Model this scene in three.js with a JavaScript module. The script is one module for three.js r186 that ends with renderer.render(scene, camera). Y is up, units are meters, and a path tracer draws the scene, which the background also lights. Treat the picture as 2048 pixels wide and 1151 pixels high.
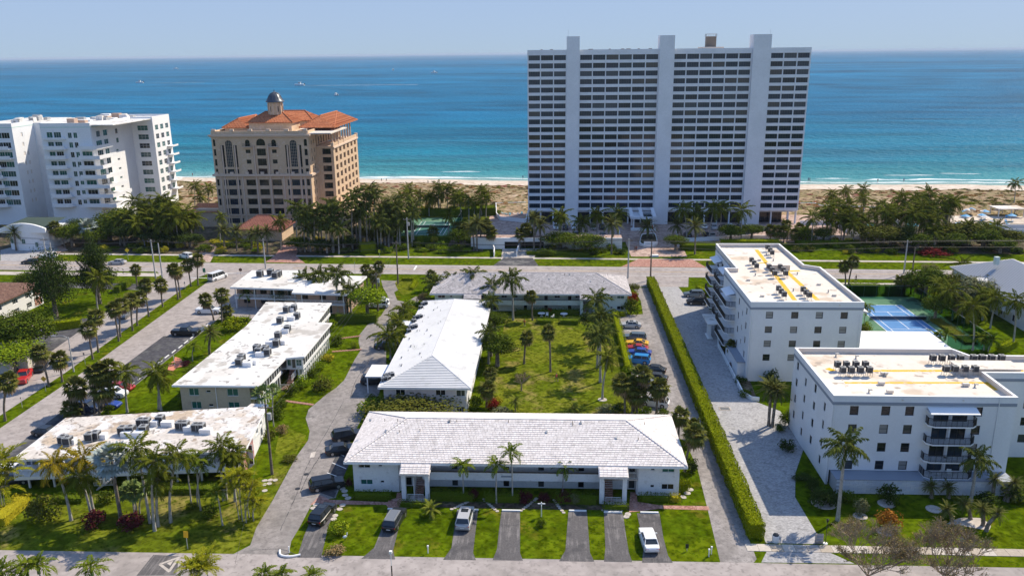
import * as THREE from 'three';
import { mergeGeometries } from 'three/addons/utils/BufferGeometryUtils.js';
import { MarchingCubes } from 'three/addons/objects/MarchingCubes.js';
import { FontLoader } from 'three/addons/loaders/FontLoader.js';
import { TextGeometry } from 'three/addons/geometries/TextGeometry.js';

// ---------------------------------------------------------------- camera, sky, sun, exposure
const scene = new THREE.Scene();
const R = d => d * Math.PI / 180, PI = Math.PI;
const FOC = 1655, CH = 60;                       // focal length in photo pixels, camera height in metres
const camera = new THREE.PerspectiveCamera(2 * Math.atan(575.5 / FOC) * 180 / PI, 2048 / 1151, 1, 90000);
camera.position.set(0, CH, 0);
camera.rotation.order = 'YXZ';
camera.rotation.set(R(-15.82), R(2.9), R(-0.587));
camera.updateMatrixWorld(true);
const SUN = new THREE.Vector3(0.729, 1, -0.634).normalize();
{ // clear, slightly hazy sky
  const W = 1024, H = 512, d = new Float32Array(W * H * 4), v = new THREE.Vector3();
  for (let j = 0; j < H; j++) for (let i = 0; i < W; i++) {
    const el = ((j + .5) / H - .5) * PI, az = ((i + .5) / W - .5) * 2 * PI;
    v.set(Math.cos(el) * Math.cos(az), Math.sin(el), Math.cos(el) * Math.sin(az));
    const e = Math.max(0, v.y), c = v.dot(SUN), g = Math.pow(Math.max(0, c), 6), g2 = Math.pow(Math.max(0, c), 40);
    const k = Math.pow(1 - e, 3.2), k2 = Math.pow(1 - e, 24);
    const o = (j * W + i) * 4;
    d[o] = .145 + .235 * k - .02 * k2 + .28 * g + .7 * g2;
    d[o + 1] = .275 + .225 * k - .03 * k2 + .26 * g + .65 * g2;
    d[o + 2] = .585 + .105 * k - .10 * k2 + .18 * g + .55 * g2;
    d[o + 3] = 1;
  }
  const t = new THREE.DataTexture(d, W, H, THREE.RGBAFormat, THREE.FloatType);
  t.mapping = THREE.EquirectangularReflectionMapping; t.magFilter = t.minFilter = THREE.LinearFilter; t.needsUpdate = true;
  scene.background = t; scene.environment = t;
}
const sun = new THREE.DirectionalLight(new THREE.Color().setRGB(1, .89, .72), 4.9);
sun.position.copy(SUN).multiplyScalar(600).add(new THREE.Vector3(0, 0, -200)); sun.target.position.set(0, 0, -200);
sun.castShadow = true; sun.shadow.radius = 1;
Object.assign(sun.shadow.camera, { left: -260, right: 260, top: 260, bottom: -260, near: 10, far: 1300 }); sun.shadow.mapSize.set(4096, 4096);
scene.add(sun, sun.target);
const renderer = new THREE.WebGLRenderer({ antialias: true });
renderer.toneMapping = THREE.LinearToneMapping; renderer.toneMappingExposure = 1.2; renderer.shadowMap.enabled = true;

// ---------------------------------------------------------------- helpers
let _s = 12345;
const rnd = () => { _s |= 0; _s = _s + 0x6D2B79F5 | 0; let t = Math.imul(_s ^ _s >>> 15, 1 | _s); t = t + Math.imul(t ^ t >>> 7, 61 | t) ^ t; return ((t ^ t >>> 14) >>> 0) / 4294967296; };
const seed = s => { _s = s; };
const rr = (a, b) => a + (b - a) * rnd();
const pick = a => a[Math.floor(rnd() * a.length)];
const lerp = (a, b, t) => a + (b - a) * t, clamp = (x, a = 0, b = 1) => Math.min(b, Math.max(a, x));
const sm = (a, b, x) => { const t = clamp((x - a) / (b - a)); return t * t * (3 - 2 * t); };
const V3 = (x, y, z) => new THREE.Vector3(x, y, z);
// a photo pixel as the point where its ray meets the level y = h
function px(u, v, h = 0) {
  const d = V3((u - 1024) / FOC, -(v - 575.5) / FOC, -1).applyQuaternion(camera.quaternion);
  return d.multiplyScalar((h - CH) / d.y).add(V3(0, CH, 0));
}
const rowOf = p => { const q = p.clone().sub(camera.position).applyQuaternion(camera.quaternion.clone().invert()); return 575.5 + FOC * q.y / q.z; };
function heightTo(p, v) { let lo = 0, hi = 90; for (let i = 0; i < 40; i++) { const m = (lo + hi) / 2; if (rowOf(V3(p.x, m, p.z)) > v) lo = m; else hi = m; } return lo; }
const names = {};
const numbered = n => { const b = n.replace(/_\d{3}$/, ''); const k = names[b] = (names[b] ?? -1) + 1; return k ? b + '_' + String(k).padStart(3, '0') : b; };
const shadows = o => { o.castShadow = o.receiveShadow = true; return o; };
function tag(o, label, category, group) { o.userData.label = label; o.userData.category = category; if (group) o.userData.group = group; return o; }
function thing(name, label, category, p = null, ry = 0, group) {
  const o = new THREE.Group(); o.name = numbered(name); scene.add(o);
  if (p) o.position.copy(p); o.rotation.y = ry; return tag(o, label, category, group);
}
function dup(root, p, ry = 0, label, group, s = 1) {
  const r = root.clone(); r.name = numbered(root.name); r.userData = { ...root.userData }; scene.add(r);
  if (p) r.position.copy(p); r.rotation.y = ry; r.scale.setScalar(s);
  if (label) r.userData.label = label; if (group) r.userData.group = group; return r;
}
// ---- noise and textures
function tnoise(N, cells, oct, sd, gain = .5) { // tileable fractal value noise, 0..1
  const out = new Float32Array(N * N); let amp = 1, tot = 0; const s0 = _s; seed(sd * 7919 + 13);
  for (let o = 0; o < oct; o++) {
    const c = cells << o; if (c > N) break; const L = new Float32Array(c * c); for (let i = 0; i < c * c; i++) L[i] = rnd();
    const ix = new Int32Array(N), fx = new Float32Array(N);
    for (let x = 0; x < N; x++) { const q = x / N * c; ix[x] = Math.floor(q); const f = q - ix[x]; fx[x] = f * f * (3 - 2 * f); }
    for (let y = 0; y < N; y++) {
      const r0 = ix[y] * c, r1 = ((ix[y] + 1) % c) * c, fy = fx[y];
      for (let x = 0; x < N; x++) { const a = ix[x], b = (a + 1) % c, f = fx[x]; const p = L[r0 + a] + (L[r0 + b] - L[r0 + a]) * f, q = L[r1 + a] + (L[r1 + b] - L[r1 + a]) * f; out[y * N + x] += amp * (p + (q - p) * fy); }
    }
    tot += amp; amp *= gain;
  }
  for (let i = 0; i < out.length; i++) out[i] = clamp(.5 + (out[i] / tot - .5) * 1.7);
  _s = s0; return out;
}
const NZ = {}; const noise = (N, cells, oct, sd, g) => NZ[[N, cells, oct, sd, g]] ??= tnoise(N, cells, oct, sd, g);
const enc = x => { x = clamp(x); return Math.round(255 * (x <= .0031308 ? 12.92 * x : 1.055 * Math.pow(x, 1 / 2.4) - .055)); };
function texOf(N, fn, srgb = true) {
  const d = new Uint8Array(N * N * 4);
  for (let y = 0; y < N; y++) for (let x = 0; x < N; x++) { const i = y * N + x, c = fn(i, x, y); d[4 * i] = srgb ? enc(c[0]) : 255 * c; d[4 * i + 1] = srgb ? enc(c[1]) : 255 * c; d[4 * i + 2] = srgb ? enc(c[2]) : 255 * c; d[4 * i + 3] = 255; }
  const t = new THREE.DataTexture(d, N, N, THREE.RGBAFormat); t.wrapS = t.wrapT = THREE.RepeatWrapping; t.magFilter = THREE.LinearFilter; t.minFilter = THREE.LinearMipmapLinearFilter; t.generateMipmaps = true;
  if (srgb) t.colorSpace = THREE.SRGBColorSpace; t.needsUpdate = true; return t;
}
const mix3 = (a, b, t) => [a[0] + (b[0] - a[0]) * t, a[1] + (b[1] - a[1]) * t, a[2] + (b[2] - a[2]) * t];
const col = c => new THREE.Color().setRGB(c[0], c[1], c[2]);
// a surface of mottled colours: list of [colour, noise cells, seed, low, high] laid over each other; S = metres per tile
function mottled(S, base, layers, o = {}) {
  const N = o.N || 512;
  const ns = layers.map(l => noise(N, l[1], l[5] || 5, l[2]));
  const g = noise(N, 64, 3, 99);
  const t = texOf(N, i => { let c = base; layers.forEach((l, k) => { c = mix3(c, l[0], sm(l[3], l[4], ns[k][i])); }); const f = 1 + (o.grain ?? .12) * (g[i] - .5) * 2; return [c[0] * f, c[1] * f, c[2] * f]; });
  const m = new THREE.MeshPhysicalMaterial({ map: t, roughness: o.rough ?? .9, metalness: 0, specularIntensity: o.spec ?? .2 });
  if (o.bump) { m.bumpMap = texOf(N, i => g[i], false); m.bumpScale = o.bump; }
  m.userData.S = S; return m;
}
const plain = (c, rough = .7, metal = 0, o = {}) => { const m = new THREE.MeshStandardMaterial({ color: col(c), roughness: rough, metalness: metal, ...o }); return m; };
const glassOf = (c, rough = .08) => new THREE.MeshPhysicalMaterial({ color: col(c), roughness: rough, metalness: 0, ior: 1.5, specularIntensity: 1 });
// ---- geometry collector
function uvBox(g, S) {
  const p = g.attributes.position, uv = new Float32Array(p.count * 2), a = V3(), b = V3(), c = V3(), n = V3();
  for (let i = 0; i < p.count; i += 3) {
    a.fromBufferAttribute(p, i); b.fromBufferAttribute(p, i + 1); c.fromBufferAttribute(p, i + 2);
    n.copy(b).sub(a).cross(c.clone().sub(a)); const ax = Math.abs(n.x), ay = Math.abs(n.y), az = Math.abs(n.z);
    [a, b, c].forEach((q, k) => { const o = 2 * (i + k); if (ay >= ax && ay >= az) { uv[o] = q.x / S; uv[o + 1] = q.z / S; } else if (ax > az) { uv[o] = q.z / S; uv[o + 1] = q.y / S; } else { uv[o] = q.x / S; uv[o + 1] = q.y / S; } });
  }
  g.setAttribute('uv', new THREE.BufferAttribute(uv, 2)); return g;
}
const M4 = new THREE.Matrix4();
class Geo {
  constructor() { this.g = []; }
  add(g, m) { if (g.index) g = g.toNonIndexed(); else if (m) g = g.clone(); for (const k of Object.keys(g.attributes)) if (!['position', 'normal', 'color'].includes(k)) g.deleteAttribute(k); if (m) g.applyMatrix4(m); this.g.push(g); return this; }
  box(x0, x1, y0, y1, z0, z1) { const g = new THREE.BoxGeometry(Math.abs(x1 - x0), Math.abs(y1 - y0), Math.abs(z1 - z0)); g.translate((x0 + x1) / 2, (y0 + y1) / 2, (z0 + z1) / 2); return this.add(g); }
  bx(w, h, d, x, y, z, ry = 0, rx = 0, rz = 0) { const g = new THREE.BoxGeometry(w, h, d); g.applyMatrix4(M4.makeRotationFromEuler(new THREE.Euler(rx, ry, rz, 'YXZ'))); g.translate(x, y, z); return this.add(g); }
  cyl(r0, r1, h, x, y, z, n = 8, rx = 0, rz = 0) { const g = new THREE.CylinderGeometry(r1, r0, h, n); g.translate(0, h / 2, 0); if (rx) g.rotateX(rx); if (rz) g.rotateZ(rz); g.translate(x, y, z); return this.add(g); }
  bar(a, b, r, n = 4) { const d = b.clone().sub(a), L = d.length(); const g = new THREE.CylinderGeometry(r, r, L, n); g.translate(0, L / 2, 0); g.applyQuaternion(new THREE.Quaternion().setFromUnitVectors(V3(0, 1, 0), d.normalize())); g.translate(a.x, a.y, a.z); return this.add(g); }
  tube(pts, r, n = 5, seg = 0) { return this.add(new THREE.TubeGeometry(new THREE.CatmullRomCurve3(pts), seg || pts.length * 2, r, n)); }
  prism(poly, y0, y1) { // poly [[x,z],...] extruded upwards
    const s = new THREE.Shape(poly.map(([x, z]) => new THREE.Vector2(x, -z))); const g = new THREE.ExtrudeGeometry(s, { depth: y1 - y0, bevelEnabled: false, steps: 1 });
    g.rotateX(-PI / 2); g.translate(0, y0, 0); return this.add(g);
  }
  sheet(poly, y) { const s = new THREE.Shape(poly.map(([x, z]) => new THREE.Vector2(x, -z))); const g = new THREE.ShapeGeometry(s); g.rotateX(-PI / 2); g.translate(0, y, 0); return this.add(g); }
  tri(...v) { const g = new THREE.BufferGeometry(); g.setAttribute('position', new THREE.Float32BufferAttribute(v.flatMap(p => [p.x, p.y, p.z]), 3)); g.computeVertexNormals(); return this.add(g); }
  quad(a, b, c, d) { return this.tri(a, b, c, a, c, d); }
  geo(S) { const g = this.g.length > 1 ? mergeGeometries(this.g) : this.g[0]; return uvBox(g, S || 1); }
  mesh(name, mat, parent) { return addMesh(name, this.geo(mat.userData.S), mat, parent); }
}
const G = () => new Geo();
function addMesh(name, geo, mat, parent = scene) { const m = shadows(new THREE.Mesh(geo, mat)); m.name = parent === scene ? numbered(name) : name; parent.add(m); return m; }
const struct = m => { m.userData.kind = 'structure'; return m; };
const stuff = (m) => { m.userData.kind = 'stuff'; return m; };
const pxs = (list, h = 0) => list.map(([u, v]) => { const p = px(u, v, h); return [p.x, p.z]; });
// outline with rounded corners through a closed spline
function smooth(list, n = 60, h = 0) { const c = new THREE.CatmullRomCurve3(list.map(([u, v]) => px(u, v, h)), true, 'catmullrom', .25); return c.getPoints(n).slice(0, -1).map(p => [p.x, p.z]); }

// ---------------------------------------------------------------- materials
const M = {
  lawn: mottled(48, [.072, .108, .003], [[[.09, .12, .004], 6, 1, .4, .85], [[.058, .092, .0025], 20, 2, .5, .9], [[.11, .11, .01], 12, 3, .75, 1], [[.045, .072, .002], 120, 4, .55, .9, 3]], { N: 1024, grain: .4, rough: 1, spec: 0 }),
  lawnDry: mottled(40, [.125, .14, .012], [[[.09, .118, .007], 8, 5, .4, .75], [[.19, .165, .045], 10, 6, .6, .92], [[.06, .08, .004], 110, 7, .55, .9, 3]], { N: 1024, grain: .4, rough: 1, spec: 0 }),
  soil: mottled(20, [.09, .065, .045], [[[.15, .12, .08], 10, 8, .5, .9], [[.05, .06, .02], 30, 9, .5, .8]], { rough: 1, grain: .4 }),
  road: mottled(60, [.345, .305, .285], [[[.365, .325, .305], 5, 10, .4, .8], [[.32, .285, .265], 10, 11, .6, .95], [[.28, .25, .235], 160, 12, .7, .98, 2]], { N: 1024, rough: .95, grain: .14, spec: .1 }),
  alley: mottled(36, [.27, .245, .23], [[[.31, .285, .27], 4, 13, .4, .75], [[.235, .215, .2], 7, 14, .5, .95], [[.215, .195, .185], 200, 15, .6, .98, 2], [[.2, .185, .175], 20, 151, .72, .9]], { N: 1024, rough: .95, grain: .18, spec: .1 }),
  drive: mottled(24, [.115, .108, .11], [[[.22, .2, .195], 5, 16, .5, .8], [[.075, .072, .076], 10, 17, .6, .9], [[.15, .14, .14], 40, 18, .65, .9]], { N: 512, rough: .95, grain: .22 }),
  darkAsphalt: mottled(30, [.075, .073, .08], [[[.16, .155, .15], 8, 19, .62, .85], [[.1, .1, .1], 30, 20, .5, .9]], { rough: .95, grain: .25 }),
  concrete: mottled(20, [.47, .42, .37], [[[.55, .5, .45], 4, 21, .4, .8], [[.33, .29, .25], 14, 22, .62, .95]], { rough: .95, grain: .1 }),
  brick: mottled(10, [.38, .2, .155], [[[.45, .27, .22], 20, 23, .4, .8], [[.26, .13, .1], 40, 24, .55, .85]], { rough: .95, grain: .25 }),
  plazaBrick: mottled(24, [.42, .3, .25], [[[.48, .36, .3], 10, 25, .4, .8], [[.26, .18, .15], 30, 26, .55, .9]], { rough: .95, grain: .2 }),
  sand: mottled(60, [.56, .47, .385], [[[.62, .54, .45], 8, 27, .4, .8], [[.47, .385, .3], 24, 28, .55, .9]], { rough: 1, grain: .12 }),
  dune: mottled(70, [.27, .19, .115], [[[.19, .145, .07], 8, 29, .42, .7], [[.4, .31, .22], 12, 30, .78, .9], [[.1, .1, .03], 40, 31, .55, .85], [[.33, .25, .15], 60, 32, .5, .9]], { N: 1024, rough: 1, grain: .4 }),
  white: mottled(12, [.76, .755, .75], [[[.72, .715, .71], 6, 33, .5, .9], [[.66, .65, .64], 24, 34, .8, .99]], { rough: .85, grain: .04 }),
  whiteTrim: plain([.8, .8, .8], .6), greyTrim: plain([.25, .28, .33], .7),
  paleGreen: mottled(12, [.58, .66, .60], [[[.52, .60, .55], 6, 35, .5, .9]], { rough: .85, grain: .04 }),
  tan: mottled(12, [.5, .42, .31], [[[.45, .37, .28], 8, 36, .5, .9]], { rough: .9, grain: .06 }),
  pink: mottled(12, [.5, .36, .28], [[[.44, .32, .25], 8, 37, .5, .9]], { rough: .9, grain: .06 }),
  roofWhite: mottled(34, [.70, .685, .655], [[[.62, .59, .545], 4, 38, .5, .8], [[.45, .42, .38], 10, 39, .7, .92], [[.33, .31, .29], 30, 40, .8, .95]], { N: 1024, rough: .85, grain: .05 }),
  roofStained: mottled(30, [.58, .53, .48], [[[.5, .4, .3], 6, 41, .45, .78], [[.66, .64, .62], 12, 42, .55, .72], [[.36, .29, .23], 24, 43, .68, .9], [[.25, .22, .2], 60, 44, .78, .95]], { N: 1024, rough: .9, grain: .12 }),
  roofCream: mottled(40, [.68, .61, .53], [[[.72, .66, .58], 5, 45, .4, .8], [[.56, .46, .36], 10, 46, .68, .92], [[.4, .33, .27], 26, 47, .8, .97]], { N: 1024, rough: .85, grain: .05 }),
  cream: plain([.66, .60, .53], .85), yellow: mottled(8, [.72, .44, .035], [[[.66, .42, .08], 12, 48, .5, .9], [[.6, .5, .35], 30, 49, .75, .95]], { rough: .8, grain: .1 }),
  stucco: mottled(16, [.62, .45, .3], [[[.58, .415, .275], 8, 50, .4, .8], [[.65, .5, .38], 24, 51, .6, .95]], { rough: .9, grain: .05 }),
  stuccoTrim: plain([.66, .5, .38], .85),
  terracotta: mottled(14, [.48, .18, .085], [[[.55, .22, .11], 20, 52, .4, .8], [[.33, .1, .05], 50, 53, .55, .9]], { rough: .85, grain: .2 }),
  steel: plain([.4, .41, .42], .45, .7), darkMetal: plain([.03, .03, .032], .5, .3), galv: plain([.42, .42, .41], .55, .2), grille: plain([.07, .07, .075], .7, .2),
  slate: plain([.07, .08, .1], .4, .3), wood: mottled(6, [.2, .16, .125], [[[.13, .1, .08], 20, 54, .4, .9]], { rough: .95, grain: .25 }),
  concretePole: plain([.46, .45, .43], .9), frameDark: plain([.03, .028, .026], .5), frameWhite: plain([.75, .76, .76], .5),
  glassDark: glassOf([.012, .016, .02]), glassBlue: glassOf([.016, .03, .048]), glassGreen: glassOf([.03, .12, .1]), glassGrey: glassOf([.05, .06, .065]), blind: plain([.24, .24, .235], .35),
  paint: plain([.78, .78, .76], .8), paintYellow: plain([.62, .36, .05], .8), rubber: plain([.018, .018, .018], .85), rim: plain([.45, .45, .46], .35, .8),
  bark: mottled(3, [.2, .165, .13], [[[.3, .26, .21], 6, 55, .4, .8], [[.12, .095, .075], 16, 56, .5, .85]], { rough: 1, grain: .3 }),
  barkGrey: mottled(3, [.36, .335, .3], [[[.27, .25, .22], 8, 57, .45, .8], [[.44, .42, .38], 16, 58, .6, .9]], { rough: 1, grain: .2 }),
  foam: plain([.86, .88, .88], .9), red: plain([.5, .02, .02], .5)
};
M.pavers = (() => { // grey paving laid in courses too small to tell apart from the air
  const a = noise(1024, 6, 5, 60), b = noise(1024, 128, 2, 61), c = noise(1024, 24, 4, 62);
  const t = texOf(1024, (i, x, y) => { const r = y >> 3, q = (x + (r & 1) * 8) >> 4; const h = Math.sin(r * 127.1 + q * 311.7) * 43758.5453, k = h - Math.floor(h); const j = (y & 7) === 0 || ((x + (r & 1) * 8) & 15) === 0 ? .72 : 1; let v = (.27 + .16 * k) * j * (.9 + .2 * b[i]); v *= 1 - .18 * sm(.62, .95, c[i]); v *= .94 + .12 * a[i]; return [v, v * .975, v * .975]; });
  const m = new THREE.MeshStandardMaterial({ map: t, roughness: .92 }); m.userData.S = 18; return m;
})();
M.drive = (() => { // worn driveway asphalt, streaked along its length by tyres
  const N = 512, a = noise(N, 8, 4, 160), b = noise(N, 64, 3, 161), c = noise(N, 128, 2, 162); const t = texOf(N, (i, x, y) => { const s = b[((y >> 4) * N + x) % (N * N)]; let k = mix3([.115, .108, .108], [.21, .195, .188], .75 * sm(.45, .85, .55 * s + .45 * a[i])); k = mix3(k, [.07, .068, .07], .6 * sm(.62, .9, a[(i + 70000) % (N * N)])); const f = .85 + .3 * c[i]; return [k[0] * f, k[1] * f, k[2] * f]; });
  const m = new THREE.MeshPhysicalMaterial({ map: t, roughness: .95, specularIntensity: .15 }); m.userData.S = 14; return m;
})();
// ---------------------------------------------------------------- ground, beach, sea
const roadFar = x => -234.9 + .031 * x, roadNear = x => -224 + .031 * x;
const shoreZ = x => -409.5 + .079 * x + 1.6 * Math.sin(x * .021) + 1.1 * Math.sin(x * .057 + 1) + .5 * Math.sin(x * .19);
const duneZ = x => -388.5 + .1 * Math.min(x, 260) + 2.2 * Math.sin(x * .045 + 2) + 1.4 * Math.sin(x * .13) + .8 * Math.sin(x * .41);
const hash2 = (i, j) => { const h = Math.sin(i * 127.1 + j * 311.7) * 43758.5453; return h - Math.floor(h); };
function vn(x, y) { const i = Math.floor(x), j = Math.floor(y), f = x - i, g = y - j, u = f * f * (3 - 2 * f), w = g * g * (3 - 2 * g); return lerp(lerp(hash2(i, j), hash2(i + 1, j), u), lerp(hash2(i, j + 1), hash2(i + 1, j + 1), u), w); }
const fbm = (x, y, o = 4) => { let s = 0, a = .5, t = 0; for (let k = 0; k < o; k++) { s += a * vn(x, y); t += a; a *= .5; x = x * 2.03 + 17.3; y = y * 2.03 + 9.1; } return s / t; };
function ribbon(xs, lines, colf) { // lines: functions x -> [y, z]
  const nx = xs.length, pos = [], colr = [], idx = [];
  for (const L of lines) for (const x of xs) { const [y, z, xx] = L(x); pos.push(xx ?? x, y, z); if (colf) colr.push(...colf(xx ?? x, y, z)); }
  for (let j = 0; j < lines.length - 1; j++) for (let i = 0; i < nx - 1; i++) { const a = j * nx + i, b = a + 1, c = a + nx, d = c + 1; idx.push(a, b, c, b, d, c); }
  const g = new THREE.BufferGeometry(); g.setAttribute('position', new THREE.Float32BufferAttribute(pos, 3)); if (colf) g.setAttribute('color', new THREE.Float32BufferAttribute(colr, 3));
  g.setIndex(idx); g.computeVertexNormals(); return g;
}
function smoothUv(g, S) { const p = g.attributes.position, uv = new Float32Array(p.count * 2); for (let i = 0; i < p.count; i++) { uv[2 * i] = p.getX(i) / S; uv[2 * i + 1] = p.getZ(i) / S; } g.setAttribute('uv', new THREE.BufferAttribute(uv, 2)); return g; }
const range = (a, b, n) => Array.from({ length: n + 1 }, (_, i) => a + (b - a) * i / n);
struct(G().sheet([[-2600, 160], [2600, 160], [2600, -150], [300, -330], [-300, -330], [-2600, -550]], 0).mesh('ground', M.lawn));
{ // dunes and beach
  const xs = range(-900, 900, 420);
  struct(addMesh('dune', smoothUv(ribbon(xs, range(0, 1, 26).map(t => x => { const z0 = -318 + .04 * x, z1 = duneZ(x) - 3; const z = lerp(z0, z1, t); return [.03 + 1.9 * Math.sin(PI * Math.min(1, t * 1.02)) * (.45 + .8 * fbm(x * .05, z * .07)) * (t > .02 ? 1 : 0), z]; })), M.dune.userData.S), M.dune));
  struct(addMesh('beach', smoothUv(ribbon(xs, range(0, 1, 12).map(t => x => { const z = lerp(duneZ(x) + 4, shoreZ(x) - 14, t); return [.25 - 1.55 * Math.pow(t, 1.3) + .12 * (fbm(x * .12, z * .3) - .5), z]; })), M.sand.userData.S), M.sand));
}
{ // the sea: pale sand bars and dark reef patches show through the shallows, open blue water beyond
  const ds = [0]; let d = .8; while (d < 70000) { ds.push(d); d = d * 1.045 + .55; } ds.unshift(-8);
  const us = range(-1, 1, 240);
  const stops = [[-10, [.26, .36, .32]], [6, [.13, .29, .29]], [20, [.05, .235, .26]], [60, [.022, .17, .21]], [120, [.006, .142, .205]], [220, [.002, .125, .21]], [420, [.0005, .112, .22]], [80000, [.0005, .112, .22]]];
  const cAt = d => { for (let i = 1; i < stops.length; i++) if (d <= stops[i][0]) { const t = (d - stops[i - 1][0]) / (stops[i][0] - stops[i - 1][0]); return mix3(stops[i - 1][1], stops[i][1], t); } return stops.at(-1)[1]; };
  const g = ribbon(us, ds.map(d => u => { const x = u * (700 + 1.1 * Math.max(0, d)); return [-.45, lerp(shoreZ(clamp(x, -900, 900)), -409.5 + .079 * clamp(x, -900, 900), sm(0, 40, d)) - d, x]; }), (x, y, z) => {
    const d = -409.5 + .079 * clamp(x, -900, 900) - z; let c = cAt(Math.max(-8, d + (fbm(x * .006, z * .018, 4) - .5) * Math.min(d, 300) * 1.1));
    const streak = fbm(x * .0035 + 40, z * .03, 4), far = fbm(x * .0006, z * .005 + 7, 4);
    const rip = fbm(x * .012, z * .11 + 3, 3); const k = 1 + .9 * (streak - .5) * sm(10, 200, d) + 1.1 * (far - .5) * sm(300, 2500, d) + .9 * (rip - .5) * sm(4, 60, d) * (1 - .6 * sm(800, 4000, d));
    const reef = sm(.5, .68, fbm(x * .012 + 9, z * .035, 3)) * sm(45, 80, d) * (1 - sm(150, 240, d)); c = mix3(c, [.02, .13, .2], .6 * reef);
    return [c[0] * k, c[1] * k, c[2] * k];
  });
  const wn = noise(1024, 24, 5, 70, .6), m = new THREE.MeshPhysicalMaterial({ vertexColors: true, roughness: .35, ior: 1.33, specularIntensity: .08 });
  m.bumpMap = texOf(1024, i => wn[i], false); m.bumpScale = .9;
  smoothUv(g, 90); struct(addMesh('sea', g, m));
}
{ // foam of the breaking waves
  const foamStrip = (x0, x1, off, w, sd) => { const n = Math.ceil((x1 - x0) / 1.6), g = G(); const xs = range(x0, x1, n);
    const f = x => off + 1.3 * Math.sin(x * .05 + sd) + 2.2 * (fbm(x * .11, sd) - .5), h = x => w * (.15 + 1.2 * Math.pow(fbm(x * .16, sd + 5, 3), 1.4)) * Math.min(1, (x - x0) / 6, (x1 - x) / 6);
    return ribbon(xs, [x => [-.43, shoreZ(x) + 1.2 - f(x)], x => [-.36, shoreZ(x) + 1.2 - f(x) - h(x) * .5], x => [-.43, shoreZ(x) + 1.2 - f(x) - h(x)]]); };
  const put = (g, label) => { const m = addMesh('surf_foam', uvBox(g.toNonIndexed(), 1), M.foam); stuff(m); m.userData.label = label; m.userData.category = 'foam'; return m; };
  put(foamStrip(-600, 600, 1.5, 2.6, 3), 'white line of surf foam along the whole water edge');
  [[-60, -38, 26, 3, 1], [-100, -45, 5, 3, 2], [150, 240, 10, 3.4, 4], [165, 190, 24, 2, 5], [128, 146, 14, 2, 6], [235, 300, 30, 3, 7], [195, 215, 34, 2, 8], [-160, -125, 8, 2.4, 9], [60, 110, 6, 2, 10]].forEach(a => put(foamStrip(...a), 'small white breaker rolling in close to the beach'));
}
// ---------------------------------------------------------------- roads, walks and lawns
const lay = (name, poly, y, mat) => struct(G().sheet(poly, y).mesh(name, mat));
const band = (x0, x1, fa, fb) => [[x0, fa(x0)], [x1, fa(x1)], [x1, fb(x1)], [x0, fb(x0)]];
lay('coast_road', band(-700, 700, roadNear, roadFar), .02, M.road);
lay('coast_sidewalk', band(-260, 200, x => -243.6 + .031 * x, x => -245.4 + .031 * x), .024, M.concrete);
lay('near_path', band(62, 200, x => -218.8 + .031 * x, x => -220.2 + .031 * x), .024, M.concrete);
lay('left_path', band(-300, -112, x => -218.6 + .031 * x, x => -222.2 + .031 * x), .024, M.concrete);
lay('near_street', [[-220, -72], [220, -72], [220, -89.6], [0, -89.1], [-220, -88]], .02, M.road);
// boulevard with a grass median
lay('boulevard_lane', [[-93.1, -60], [-93.1, -150], [-95.5, -221], [-97, -229], [-76, -226.5], [-81.5, -216], [-80.5, -200], [-79.2, -180], [-79.2, -100], [-79.2, -60]], .016, M.road);
lay('boulevard_lane', [[-96.4, -60], [-96.4, -148], [-99.9, -222], [-98, -228.5], [-116, -229], [-110.6, -222], [-110, -194], [-106.5, -160], [-104.5, -140], [-104, -60]], .016, M.road);
lay('parking_strip', [[-86.4, -128], [-86.8, -171], [-79.3, -173], [-79.25, -110], [-86, -110]], .02, M.darkAsphalt);
lay('parking_strip', [[-104, -136], [-106.4, -160], [-108.8, -184], [-119, -182], [-118, -136]], .02, M.darkAsphalt);
lay('side_drive', [[-111, -208], [-111, -214], [-140, -216], [-190, -214], [-190, -210], [-140, -211]], .02, M.darkAsphalt);
lay('side_apron', [[-79.2, -183], [-80.5, -200], [-81, -208], [-72, -207], [-70, -196], [-70, -184]], .018, M.road);
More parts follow.
